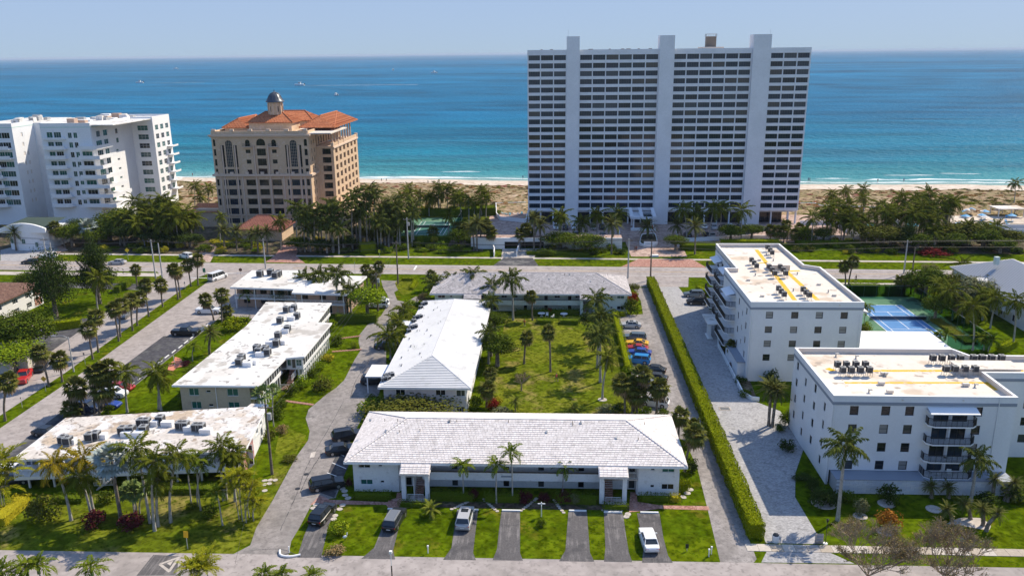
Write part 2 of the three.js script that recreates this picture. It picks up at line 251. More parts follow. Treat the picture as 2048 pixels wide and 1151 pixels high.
{ // white parking bay stops and lines
  const mk = (a, b, w = .16) => { const d = b.clone().sub(a).setY(0), n = V3(-d.z, 0, d.x).normalize().multiplyScalar(w / 2); return [[a.x + n.x, a.z + n.z], [b.x + n.x, b.z + n.z], [b.x - n.x, b.z - n.z], [a.x - n.x, a.z - n.z]]; };
  for (let z = -116; z > -182; z -= 3) { if (z < -147 && z > -151) continue; const s = G().box(-.09, .09, 0, .14, -.95, .95).mesh('wheel_stop', M.paint); s.position.set(-79.8 - .3 * rnd(), .022, z); tag(s, 'white concrete wheel stop along the dark parking strip', 'wheel stop', 'wheel stops along the boulevard parking strip'); }
  const lines = G();
  const L = (u1, v1, u2, v2, w) => lines.sheet(mk(px(u1, v1), px(u2, v2), w), .034);
  L(613 + 51, 925, 692, 937, .14); L(654, 945, 684, 956, .14);
  L(673, 905, 688, 912, .14);
  L(1243, 655, 1262, 662, .12); L(1246, 672, 1262, 678, .12);
  struct(lines.mesh('parking_line', M.paint));
  const cr = G(); cr.sheet(band(-76, 62, x => -229.55 + .031 * x, x => -229.7 + .031 * x), .034); cr.sheet(band(-300, -112, x => -229.55 + .031 * x, x => -229.7 + .031 * x), .034); cr.sheet(band(62, 400, x => -229.55 + .031 * x, x => -229.7 + .031 * x), .034);
  struct(cr.mesh('centre_line', M.paintYellow));
  const ed = G(); for (const o of [1.2, 9.7]) ed.sheet(band(-76, 300, x => -224 - o + .031 * x, x => -224.12 - o + .031 * x), .034);
  ed.sheet(mk(px(828, 539.5), px(833, 531), .5), .034); ed.sheet(mk(px(380, 555), px(425, 556), .35), .034); ed.sheet(mk(px(412, 545), px(500, 547), .3), .034);
  struct(ed.mesh('edge_line', M.paint));
  // painted hatch in the near street
  lay('asphalt_patch', pxs([[306, 1109], [358, 1112], [352, 1150], [272, 1151]]), .026, M.drive);
  const h = G(); h.sheet(mk(px(319, 1128), px(358, 1114), .35), .034); h.sheet(mk(px(319, 1128), px(339, 1143), .35), .034); h.sheet(mk(px(357, 1115), px(338, 1142), .35), .038); h.sheet(pxs([[333, 1126], [346, 1121], [340, 1131]]), .042);
  struct(h.mesh('road_hatch', M.concrete));
}
// lane beside the white buildings and its parking pad
lay('lane', pxs([[455, 1113], [500, 1090], [512, 1055], [545, 1000], [592, 913], [616, 880], [619, 862], [611, 836], [617, 818], [653, 788], [672, 775], [688, 760], [709, 719], [721, 700], [717, 685], [718, 670], [734, 650], [762, 631], [776, 608], [775, 590], [766, 575], [762, 560], [802, 562], [806, 575], [788, 584], [794, 600], [812, 604], [832, 592], [842, 596], [828, 612], [806, 622], [790, 660], [772, 690], [772, 730], [757, 790], [738, 812], [727, 830], [700, 880], [692, 925], [690, 945], [671, 995], [650, 998], [622, 1010], [600, 1052], [582, 1082], [576, 1113]]), .014, M.alley);
lay('parking_pad', pxs([[640, 985], [668, 995], [688, 950], [699, 925], [716, 890], [690, 880], [664, 925]]), .02, M.darkAsphalt);
lay('lane_island', smooth([[790, 566], [800, 558], [826, 558], [838, 566], [822, 584], [806, 590], [796, 580]], 40), .03, M.lawnDry);
{ // cracks and repairs in the lane
  const crack = (pts, w) => { const c = new THREE.CatmullRomCurve3(pts.map(([u, v]) => px(u, v))).getPoints(60), g = G(); for (let i = 0; i < 60; i++) { const a = c[i], b = c[i + 1], d = b.clone().sub(a), n = V3(-d.z, 0, d.x).normalize().multiplyScalar(w * rr(.3, 1.2)), j = V3(rr(-.06, .06), 0, rr(-.06, .06)); g.sheet([[a.x + n.x + j.x, a.z + n.z], [b.x + n.x, b.z + n.z], [b.x - n.x, b.z - n.z], [a.x - n.x + j.x, a.z - n.z]], .024); } struct(g.mesh('tar_crack', M.darkAsphalt)); };
  crack([[560, 1060], [592, 990], [610, 940], [628, 905], [655, 860], [672, 830], [688, 800]], .05); crack([[600, 985], [616, 950], [640, 912], [646, 905]], .07); crack([[500, 1100], [560, 1098], [600, 1112]], .05); crack([[700, 795], [712, 760], [738, 720]], .05); crack([[22 + 1210, 700], [1290, 690], [1320, 760]], .03);
  lay('asphalt_repair', pxs([[622, 905], [632, 902], [628, 914], [619, 915]]), .026, M.concrete);
  const mh = new THREE.CylinderGeometry(.38, .38, .02, 16); [[595, 977], [612, 948]].forEach(([u, v]) => { const m = addMesh('manhole_cover', uvBox(mh.toNonIndexed(), 1), M.darkMetal), p = px(u, v); m.position.set(p.x, .03, p.z); tag(m, u < 600 ? 'round iron manhole cover in the lane, lower one' : 'round iron manhole cover in the lane, upper one', 'manhole cover'); });
}
// right lane, car park and hedge strip
lay('right_lane', [[21.4, -212], [26, -212], [25.2, -90], [24.4, -88.8], [20.6, -88.8], [21.2, -100], [21.8, -113], [21.4, -122], [16.3, -128], [15.4, -135], [15.4, -188], [21.6, -189], [22.2, -200]], .014, M.alley);
lay('paver_drive', [[27.2, -213], [33.4, -213], [34, -204], [46, -202], [46, -196], [38, -196], [38, -193], [44, -190], [44, -170], [35.1, -167.2], [34.6, -140], [39.5, -134], [39.5, -120], [36, -112], [34, -105], [34.3, -93.5], [27.2, -93.5]], .016, M.pavers);
lay('paver_apron', [[26.8, -91.6], [34.6, -91.6], [36.8, -89.4], [25.6, -89.3]], .024, M.pavers);
lay('drive_mouth', [[19, -213], [36, -213], [38, -225], [17, -225]], .012, M.road);
// driveways in front of the white building
[[[594, 1115], [608, 1070], [632, 1016], [673, 1016], [656, 1052], [642, 1115]], [[722, 1117], [748, 1095], [762, 1060], [776, 1019], [810, 1019], [796, 1060], [786, 1100], [790, 1118]], [[886, 1119], [903, 1095], [908, 1060], [914, 1020], [956, 1020], [950, 1070], [946, 1105], [952, 1120]], [[985, 1120], [994, 1098], [998, 1060], [1003, 1022], [1040, 1022], [1040, 1080], [1040, 1105], [1046, 1121]], [[1118, 1122], [1131, 1100], [1134, 1060], [1137, 1023], [1174, 1023], [1178, 1080], [1180, 1105], [1189, 1123]], [[1208, 1123], [1211, 1095], [1208, 1026], [1246, 1026], [1252, 1070], [1258, 1105], [1265, 1124]], [[1284, 1125], [1288, 1090], [1274, 1026], [1319, 1026], [1327, 1075], [1336, 1110], [1346, 1125]]].forEach(l => lay('driveway', pxs(l), .026, M.drive));
[[768 + 7, 810, 1018.5], [934, 957, 1020], [1004, 1041, 1021.5], [1138, 1173, 1022], [1208, 1244, 1025], [1281, 1317, 1025.5], [663, 673, 1015]].forEach(([a, b, v]) => { const p = px(a, v), q = px(b, v); const w = Math.abs(q.x - p.x); const s = G().box(-w / 2, w / 2, 0, .16, -.12, .12).mesh('wheel_stop', M.paint); s.position.set((p.x + q.x) / 2, .028, (p.z + q.z) / 2); tag(s, 'long white wheel stop at the head of a short driveway', 'wheel stop', 'wheel stops at the driveway heads'); });
lay('brick_walk', pxs([[620, 1009], [640, 990], [660, 999], [776, 1004], [776, 1000], [792, 996], [794, 985], [803, 985], [803, 1002], [797, 1016], [777, 1016], [772, 1009], [640, 1008]]), .03, M.brick);
lay('brick_walk', pxs([[1261, 984], [1273, 984], [1275, 1003], [1319, 1010], [1417, 1012], [1420, 1020], [1320, 1017], [1281, 1022], [1258, 1024]]), .03, M.brick);
{ // stepping stones, each its own slab
  const stones = (name, list, r, sy = 1) => { const o = thing(name, '', 'path'); o.userData = { kind: 'structure' }; list.forEach(([u, v]) => { const p = px(u, v); const g = new THREE.CylinderGeometry(r, r * 1.04, .05, 9); const m = addMesh('stone', uvBox(g.toNonIndexed(), 1), M.concrete, o); m.position.set(p.x, .05, p.z); m.rotation.y = rr(0, 6); m.scale.set(rr(.9, 1.15), 1, rr(.85, 1.1)); }); return o; };
  const line = (u0, v0, u1, v1, n) => Array.from({ length: n }, (_, i) => [lerp(u0, u1, i / (n - 1)) + rr(-.8, .8), lerp(v0, v1, i / (n - 1))]);
  stones('stepping_stones', line(904, 1018, 941, 1001, 8), .24); stones('stepping_stones', line(967, 998, 994, 1022, 8), .24);
  stones('stepping_stones', line(1043, 1021, 1073, 997, 8), .24); stones('stepping_stones', line(1108, 1000, 1127, 1025, 7), .24);
  stones('stepping_stones', [[685, 1010], [679, 1018], [670, 1031], [667, 1038], [626, 1016], [632, 1009], [690, 990], [696, 996], [689, 982], [685, 977]], .42);
  stones('stepping_stones', [[1253, 1033], [1256, 1028], [1367, 994], [1375, 986], [1381, 979]], .45); stones('stepping_stones', line(1206, 1020, 1243, 1022, 9), .18);
  stones('stepping_stones', [[529, 961], [540, 960], [528, 969], [550, 960], [538, 967], [529, 981]], .4);
  const bs = thing('brick_path', '', 'path'); bs.userData = { kind: 'structure' };
  [[572, 802, 623, 809], [667, 703, 720, 699], [680, 677, 718, 672]].forEach(([a, b, c, d]) => { for (let i = 0; i < 9; i++) { const p = px(lerp(a, c, i / 8), lerp(b, d, i / 8)); const m = G().box(-.34, .34, 0, .05, -.34, .34).mesh('paving_slab', M.brick, bs); m.position.set(p.x, .03, p.z); } });
}
{ // sidewalk of separate slabs along the near street
  const o = thing('sidewalk', '', 'path'); o.userData = { kind: 'structure' };
  const shades = [M.concrete, mottled(14, [.52, .47, .41], [[[.44, .39, .33], 10, 63, .5, .9]], { grain: .1 }), mottled(14, [.42, .36, .29], [[[.5, .43, .35], 10, 64, .5, .9]], { grain: .1 })];
  const g = G().box(-.74, .74, 0, .05, -.78, .78).geo(14);
  for (let x = 25.2; x < 75; x += 1.52) { const m = addMesh('slab', g, shades[Math.floor(rnd() * 3)], o); m.position.set(x, .01 + .012 * rnd(), -92.5 + .003 * x); }
}
// ---------------------------------------------------------------- open ground of other kinds
lay('courtyard_lawn', [[-11, -128], [14.5, -128], [14.5, -187], [-11, -187]], .008, M.lawnDry);
lay('side_lawn', pxs([[0, 1101], [455, 1111], [500, 1085], [545, 998], [590, 912], [612, 870], [560, 850], [540, 960], [0, 1000]]), .008, M.lawnDry);
lay('garden_bed', pxs([[800, 1000], [1260, 1008], [1262, 1020], [1136, 1019], [1010, 1016], [905, 1015], [800, 1010]]), .02, M.soil);
lay('shrub_bed', [[-240, -250], [-52, -247], [-54, -318], [-240, -330]], .012, M.soil);
lay('shrub_bed', [[92, -247], [280, -242], [280, -318], [92, -318]], .012, M.soil);
lay('shrub_bed', [[-34, -249], [-22, -249], [-22, -300], [-34, -300]], .016, M.soil);
lay('lawn_patch', [[-70, -248], [-22, -246.5], [-22, -254], [-70, -255]], .02, M.lawn); lay('lawn_patch', [[88, -243], [150, -241], [150, -250.5], [88, -252.5]], .02, M.lawn);
lay('lawn_patch', [[-62, -316], [-24, -312], [-24, -304], [-62, -306]], .03, M.lawnDry);
// ---------------------------------------------------------------- building helpers
const ray = (u, v) => V3((u - 1024) / FOC, -(v - 575.5) / FOC, -1).applyQuaternion(camera.quaternion);
const onZ = (u, v, z) => { const d = ray(u, v); return d.multiplyScalar(z / d.z).add(V3(0, CH, 0)); };
const onX = (u, v, x) => { const d = ray(u, v); return d.multiplyScalar(x / d.x).add(V3(0, CH, 0)); };
function rebase(o) { // put a finished thing's origin at the middle of its base
  o.updateMatrixWorld(true); const b = new THREE.Box3().setFromObject(o), c = V3((b.min.x + b.max.x) / 2, b.min.y, (b.min.z + b.max.z) / 2);
  o.children.forEach(k => k.position.sub(c)); o.position.copy(c); return o;
}
const WG = {};
function winGeos(w, h, nx, ny, fr, dep) {
  const k = [w.toFixed(2), h.toFixed(2), nx, ny, fr, dep].join();
  if (WG[k]) return WG[k];
  const f = G(); f.box(-w / 2, w / 2, 0, fr, -dep, 0).box(-w / 2, w / 2, h - fr, h, -dep, 0).box(-w / 2, -w / 2 + fr, fr, h - fr, -dep, 0).box(w / 2 - fr, w / 2, fr, h - fr, -dep, 0);
  for (let i = 1; i < nx; i++) { const x = -w / 2 + w * i / nx; f.box(x - fr * .35, x + fr * .35, fr, h - fr, -dep * .8, -dep * .15); }
  for (let j = 1; j < ny; j++) { const y = h * j / ny; f.box(-w / 2 + fr, w / 2 - fr, y - fr * .35, y + fr * .35, -dep * .8, -dep * .22); }
  const split = nx <= 2 && ny <= 2, panes = [];
  if (split) for (let i = 0; i < nx; i++) for (let j = 0; j < ny; j++) panes.push(G().box(-w / 2 + w * i / nx + fr * .3, -w / 2 + w * (i + 1) / nx - fr * .3, h * j / ny + fr * .3, h * (j + 1) / ny - fr * .3, -dep * .7, -dep * .5).geo(1));
  else panes.push(G().box(-w / 2 + fr * .3, w / 2 - fr * .3, fr * .3, h - fr * .3, -dep * .7, -dep * .5).geo(1));
  return WG[k] = { f: f.geo(1), panes };
}
// wall from (x0,z0) to (x1,z1) with its outer face to the left-hand... seen from outside x0 is on the left; wins: {u,v,w,h,...} cut right through
function facade(o, x0, z0, x1, z1, y0, y1, wins, mat, t = .3, name = 'wall') {
  const L = Math.hypot(x1 - x0, z1 - z0), dx = (x1 - x0) / L, dz = (z1 - z0) / L, ry = Math.atan2(-dz, dx);
  const s = new THREE.Shape([[.004, y0], [L - .004, y0], [L - .004, y1], [.004, y1]].map(a => new THREE.Vector2(...a)));
  for (const w of wins) { const a = w.u - w.w / 2, b = w.u + w.w / 2, c = w.v, d = w.v + w.h; s.holes.push(new THREE.Path(w.arch ? [...[[a, c], [b, c]].map(q => new THREE.Vector2(...q)), ...range(0, PI, 10).map(q => new THREE.Vector2(w.u + w.w / 2 * Math.cos(q), d - w.w / 2 + w.w / 2 * Math.sin(q)))] : [[a, c], [b, c], [b, d], [a, d]].map(q => new THREE.Vector2(...q)))); }
  const g = new THREE.ExtrudeGeometry(s, { depth: t, bevelEnabled: false, curveSegments: 4 }); g.translate(0, 0, -t);
  const m = addMesh(name, uvBox(g.toNonIndexed ? (g.index ? g.toNonIndexed() : g) : g, mat.userData.S || 1), mat, o); m.position.set(x0, 0, z0); m.rotation.y = ry;
  for (const w of wins) { if (w.open) continue; winAt(o, x0 + dx * w.u, w.v, z0 + dz * w.u, ry, w); }
  return m;
}
function winAt(o, x, y, z, ry, w) {
  const q = winGeos(w.w, w.h, w.nx || 1, w.ny || 1, w.fr || .07, w.dep || .14), inset = w.inset ?? .1;
  const f = addMesh(w.name || 'window', q.f, w.f || M.frameWhite, o); f.position.set(x - Math.sin(ry) * inset, y, z - Math.cos(ry) * inset); f.rotation.y = ry;
  const gm = Array.isArray(w.g) ? pick(w.g) : (w.g || M.glassDark);
  q.panes.forEach(p => addMesh('pane', p, gm, f)); return f;
}
// windows from photo rectangles on a wall that faces the camera (plane z) or the side (plane x)
const rz = (z, x0, u0, v0, u1, v1, e = {}) => { const a = onZ(u0, v1, z), b = onZ(u1, v0, z); return { u: (a.x + b.x) / 2 - x0, v: a.y, w: Math.abs(b.x - a.x), h: Math.abs(b.y - a.y), ...e }; };
function railing(o, pts, y, h, mat, sp = .35, r = .02, name = 'railing') {
  const g = G(); for (let i = 0; i < pts.length - 1; i++) { const a = V3(pts[i][0], y, pts[i][1]), b = V3(pts[i + 1][0], y, pts[i + 1][1]), n = Math.max(1, Math.round(a.distanceTo(b) / sp)); const up = V3(0, h, 0);
    g.bar(a.clone().add(up), b.clone().add(up), r * 1.8, 4); g.bar(a.clone().add(V3(0, .1, 0)), b.clone().add(V3(0, .1, 0)), r * 1.2, 4);
    for (let k = 0; k <= n; k++) { const p = a.clone().lerp(b, k / n); g.bar(p, p.clone().add(up), k % 6 ? r : r * 1.8, 4); } }
  return g.mesh(name, mat, o);
}
// hip roof solid; ridge along x when rx, else along z
function hip(o, x0, x1, z0, z1, ye, yr, ra, rb, alongX, mat, th = .22, name = 'roof') { // z0 near (larger), z1 far; ra..rb ridge ends
  const A = V3(x0, ye, z0), B = V3(x1, ye, z0), C = V3(x1, ye, z1), D = V3(x0, ye, z1); const zm = (z0 + z1) / 2, xm = (x0 + x1) / 2;
  const P = alongX ? V3(ra, yr, zm) : V3(xm, yr, ra), Q = alongX ? V3(rb, yr, zm) : V3(xm, yr, rb); const g = G();
  if (alongX) g.quad(A, B, Q, P).quad(C, D, P, Q).tri(B, C, Q).tri(D, A, P); else g.quad(B, C, Q, P).quad(D, A, P, Q).tri(A, B, P).tri(C, D, Q);
  g.box(x0 + .002, x1 - .002, ye - th, ye - .002, z1 + .002, z0 - .002); return g.mesh(name, mat, o);
}
const tileMats = [mottled(5, [.76, .70, .66], [[[.63, .575, .54], 6, 71, .5, .9], [[.5, .455, .43], 20, 72, .75, .95]], { grain: .06 }), mottled(5, [.79, .73, .69], [[[.67, .615, .58], 6, 73, .5, .9]], { grain: .06 }), mottled(5, [.72, .66, .62], [[[.58, .53, .495], 8, 74, .5, .9]], { grain: .07 })];
const tileMatsGrey = [mottled(5, [.50, .46, .45], [[[.38, .35, .34], 6, 75, .45, .85], [[.28, .26, .25], 20, 76, .65, .9]], { grain: .1 }), mottled(5, [.56, .52, .51], [[[.44, .41, .40], 6, 77, .5, .9]], { grain: .1 }), mottled(5, [.44, .41, .40], [[[.34, .315, .31], 8, 78, .45, .85]], { grain: .1 })];
// flat concrete tiles in courses on one slope: eave line a->b, top line d->c ; single pieces for the first n
const TILE = (() => { const w = .47, l = .46; const g = G(); const a = V3(-w / 2, .012, 0), b = V3(w / 2, .012, 0); g.box(-w / 2, w / 2, 0, .1, -l, 0); return g.geo(5); })();
function tiles(o, a, b, c, d, mats, single, gap = .5, row = .42) {
  const up = d.clone().sub(a), eave = b.clone().sub(a), ex = eave.clone().normalize(); const nrm = ex.clone().cross(d.clone().add(c).multiplyScalar(.5).sub(a.clone().add(b).multiplyScalar(.5))).normalize(); if (nrm.y < 0) nrm.negate();
  const slope = nrm.clone().cross(ex).normalize(); if (slope.y < 0) slope.negate(); // up the roof
  const H = d.clone().sub(a).dot(slope), rows = Math.floor(H / row); let made = 0; const rest = mats.map(() => G());
  const aL = 0, dL = d.clone().sub(a).dot(ex), bL = eave.length(), cL = c.clone().sub(a).dot(ex);
  const rot = new THREE.Matrix4().makeBasis(ex, nrm, slope.clone().negate());
  for (let r = 0; r < rows; r++) {
    const t = (r * row) / H, t2 = Math.min(1, (r + 1) * row / H); const s0 = Math.max(lerp(aL, dL, t), lerp(aL, dL, t2)) + .1, s1 = Math.min(lerp(bL, cL, t), lerp(bL, cL, t2)) - .1; const n = Math.floor((s1 - s0) / gap); if (n < 1) continue; const step = (s1 - s0) / n;
    for (let k = 0; k < n; k++) {
      const p = a.clone().addScaledVector(ex, s0 + step * (k + .5)).addScaledVector(slope, r * row - .03).addScaledVector(nrm, .016 + .012 * rnd());
      const q = Math.floor(rnd() * mats.length), tilt = .12 + .015 * rnd();
      if (made < single) { const m = addMesh('roof_tile', TILE, mats[q], o); m.position.copy(p); m.quaternion.setFromRotationMatrix(rot); m.rotateX(-tilt); m.scale.x = step / gap; made++; }
      else { const mm = rot.clone().multiply(new THREE.Matrix4().makeRotationX(-tilt)); mm.scale(V3(step / gap, 1, 1)); mm.setPosition(p); rest[q].add(TILE, mm); }
    }
  }
  rest.forEach((g, i) => { if (g.g.length) stuff(g.mesh('roof_tiles', mats[i], o)); });
}
function cap(o, pts, r, mat, name = 'ridge_cap') { const g = G(); for (let i = 0; i < pts.length - 1; i++) g.bar(pts[i], pts[i + 1], r, 6); return g.mesh(name, mat, o); }
// ---------------------------------------------------------------- two-storey gallery buildings with hip tile roofs
function gallery(label, zo, wallMat, mats, near) {
  const o = thing('apartment_house', label, 'building'); const e0 = -103.9 + zo, e1 = -120.8 + zo, xl = -29.2, xr = 18.7, zw = -104.8 + zo, zb = -120 + zo, ye = 5, yr = 7.9, zm = (e0 + e1) / 2;
  const roof = hip(o, xl, xr, e0, e1, ye, yr, -21.6, 10.9, true, mats[2]);
  const A = V3(xl, ye, e0), B = V3(xr, ye, e0), C = V3(xr, ye, e1), D = V3(xl, ye, e1), P = V3(-21.6, yr, zm), Q = V3(10.9, yr, zm);
  tiles(roof, A, B, Q, P, mats, near ? 300 : 0); tiles(roof, B, C, Q, Q.clone(), mats, 0); tiles(roof, D, A, P, P.clone(), mats, 0); tiles(roof, C, D, P, Q, mats, 0);
  cap(roof, [A, P, Q, B].map(p => p.clone().add(V3(0, .06, 0))), .11, mats[1]); cap(roof, [P, D].map(p => p.clone().add(V3(0, .06, 0))), .11, mats[1]); cap(roof, [Q, C].map(p => p.clone().add(V3(0, .06, 0))), .11, mats[1]);
  G().box(xl - .06, xr + .06, ye - .3, ye + .02, e0 + .005, e0 + .06).box(xl - .06, xl - .005, ye - .3, ye + .02, e1, e0).box(xr + .005, xr + .06, ye - .3, ye + .02, e1, e0).mesh('gutter', M.whiteTrim, o);
  // small vents on the roof
  [[730, 872], [760, 870], [787, 878], [768, 890], [796, 891], [716, 868], [892, 853], [907, 868], [1014, 857], [893, 880], [837, 890], [1146, 858], [1164, 858], [1146, 886], [1163, 872], [1233, 900], [1277, 902], [1294, 886], [1093, 893]].forEach(([u, v], i) => {
    const pt = onZ(u, v, -108); const x = pt.x; const zz = lerp(e0, zm, clamp((pt.y - 3.2) / 3.6, .15, .92)); const y = lerp(ye, yr, (e0 - zz) / (e0 - zm)); const m = (i % 3 ? G().cyl(.05, .05, .45, 0, 0, 0, 6) : G().bx(.3, .18, .4, 0, .16, 0, 0, .34)).mesh('roof_vent', i % 3 ? M.wood : M.steel, roof); m.position.set(x, y, zz); });
  const two = { nx: 2, ny: 1 }, P0 = { f: M.frameWhite };
  const X = u => lerp(-28.2, 17.8, (u - 708) / (1357 - 708));
  const wn = (uc, y, w, h, e = {}) => ({ u: X(uc) + 28.2, v: y, w, h, ...e });
  const L = G();
  facade(o, -28.2, zw, -21.7, zw, 0, ye - .2, [wn(731, 3.62, 1.75, .95, { ...two, g: M.glassDark }), wn(763.5, 3.85, .6, .5), wn(734, 1.0, 1.75, .85, { ...two, g: M.glassGreen }), wn(766, 1.3, .6, .45)], wallMat);
  facade(o, 12.1, zw, 17.8, zw, 0, ye - .2, [{ u: 2.0, v: 3.85, w: .6, h: .5 }, { u: 4.15, v: 3.62, w: 1.75, h: .95, ...two, g: M.glassGreen }, { u: 2.0, v: 1.2, w: .6, h: .5 }, { u: 4.15, v: .95, w: 1.75, h: .9, ...two }], wallMat);
  // end walls, back wall
  facade(o, -28.2, zb, -28.2, zw, 0, ye - .2, [{ u: 4, v: 3.4, w: 1.6, h: 1, ...two }, { u: 10, v: 3.4, w: 1.6, h: 1, ...two }, { u: 4, v: .9, w: 1.6, h: 1, ...two }, { u: 10, v: .9, w: 1.6, h: 1, ...two }], wallMat);
  facade(o, 17.8, zw, 17.8, zb, 0, ye - .2, [{ u: 4, v: 3.4, w: 1.6, h: 1, ...two }, { u: 10, v: 3.4, w: 1.6, h: 1, ...two }, { u: 4, v: .9, w: 1.6, h: 1, ...two }, { u: 10, v: .9, w: 1.6, h: 1, ...two }], wallMat);
  facade(o, 17.8, zb, -28.2, zb, 0, ye - .2, range(0, 9, 9).flatMap(i => [{ u: 3 + i * 4.4, v: 3.4, w: 1.7, h: 1, ...two }, { u: 3 + i * 4.4, v: .8, w: 1.7, h: 1.1, ...two }]), wallMat);
  // gallery: recessed wall, deck with parapet
  const zr = zw - 1.7; const gw = []; const s0 = 21.7;
  [-20.6, -13.9, -6.5, -1.5, 4.2, 11.4].forEach((x, i) => { gw.push({ u: x + s0, v: 2.62, w: .95, h: 2.05, name: 'door', f: M.frameWhite, g: i % 2 ? M.glassGrey : M.glassDark }, { u: x + s0, v: .02, w: .95, h: 2.05, name: 'door', g: i % 2 ? M.glassGrey : M.glassDark }); });
  [-16.5, -11.6, -9, -4, 1.2, 6.2].forEach((x, i) => { gw.push({ u: x + s0, v: 3.3, w: 1.4, h: .9, nx: 2 }, { u: x + s0, v: 1.45, w: i % 2 ? 1.3 : 1.5, h: .42, nx: 2 }); });
  facade(o, -21.7, zr, 12.1, zr, 0, ye - .22, gw, wallMat, .25, 'gallery_wall');
  for (const x of [-21.7, 11.9]) G().box(x, x + .2, 0, ye - .24, zr, zw - .3).mesh('return_wall', wallMat, o);
  G().box(-21.68, 12.08, 2.3, 2.5, zr + .003, zw - .002).mesh('gallery_deck', M.concrete, o);
  G().box(-18.3, 7.3, 2.0, 3.22, zw - .2, zw + .02).mesh('gallery_parapet', wallMat, o);
  G().box(-18.32, 7.32, 3.22, 3.28, zw - .24, zw + .05).mesh('parapet_coping', M.wood, o);
  for (const [a, b] of [[-21.66, -18.3], [10.75, 12.05]]) railing(o, [[a, zw - .1], [b, zw - .1]], 2.5, .95, M.frameWhite, .14, .018);
  // stair porches
  for (const [pa, pb, st] of [[-21.05, -16.85, 1], [6.45, 10.5, 0]]) {
    const zp = e0 + 1.95, yp = ye - .68, g = G(); const slopeA = V3(pa, ye + .02, e0 + .02), slopeB = V3(pb, ye + .02, e0 + .02), C1 = V3(pb, yp, zp), D1 = V3(pa, yp, zp);
    g.quad(D1, C1, slopeB, slopeA).box(pa + .01, pb - .01, yp - .25, yp - .005, e0 - .3, zp - .01); const pr = g.mesh('porch_roof', mats[2], o); tiles(pr, D1, C1, slopeB, slopeA, mats, near ? 40 : 0);
    for (const x of [pa + .45, pb - .45]) G().box(x - .3, x + .3, 0, yp - .25, zp - .95, zp - .45).mesh('pillar', wallMat, o);
    const stair = G().box(pa + 1.2, pb - .2, 0, .12, zp - 1.6, zp - .2).mesh('stair_landing', M.concrete, o); const sx = st ? pb - 1.75 : pa + 1.5;
    for (let k = 0; k < 13; k++) G().box(sx - .6, sx + .6, .12 + k * .185, .12 + k * .185 + .06, zp - .9 - k * .23 - .26, zp - .9 - k * .23).mesh('step', M.brick, stair);
    G().box(sx - .7, sx - .62, .1, 3.2, zp - 4.1, zp - 1).mesh('stair_wall', wallMat, o);
    railing(o, [[pa + 1.0, zp - .3], [pb - 1.0, zp - .3]], .1, 1, M.frameWhite, .13, .016);
  }
  if (near) { const pl = G().box(-7.2, -5.4, 2.5, 2.85, zw + .02, zw + .05).mesh('name_plate', M.frameWhite, o); G().box(-7.12, -5.48, 2.55, 2.8, zw + .05, zw + .054).mesh('plate_face', M.greyTrim, pl); }
  return rebase(o);
}
gallery('long white two-storey building with pale tile hip roof facing the driveways', 0, M.white, tileMats, true);
gallery('long pale green two-storey building with grey tile roof beside the coast road', -84.6, M.paleGreen, tileMatsGrey, false);
console.log('gallery done');
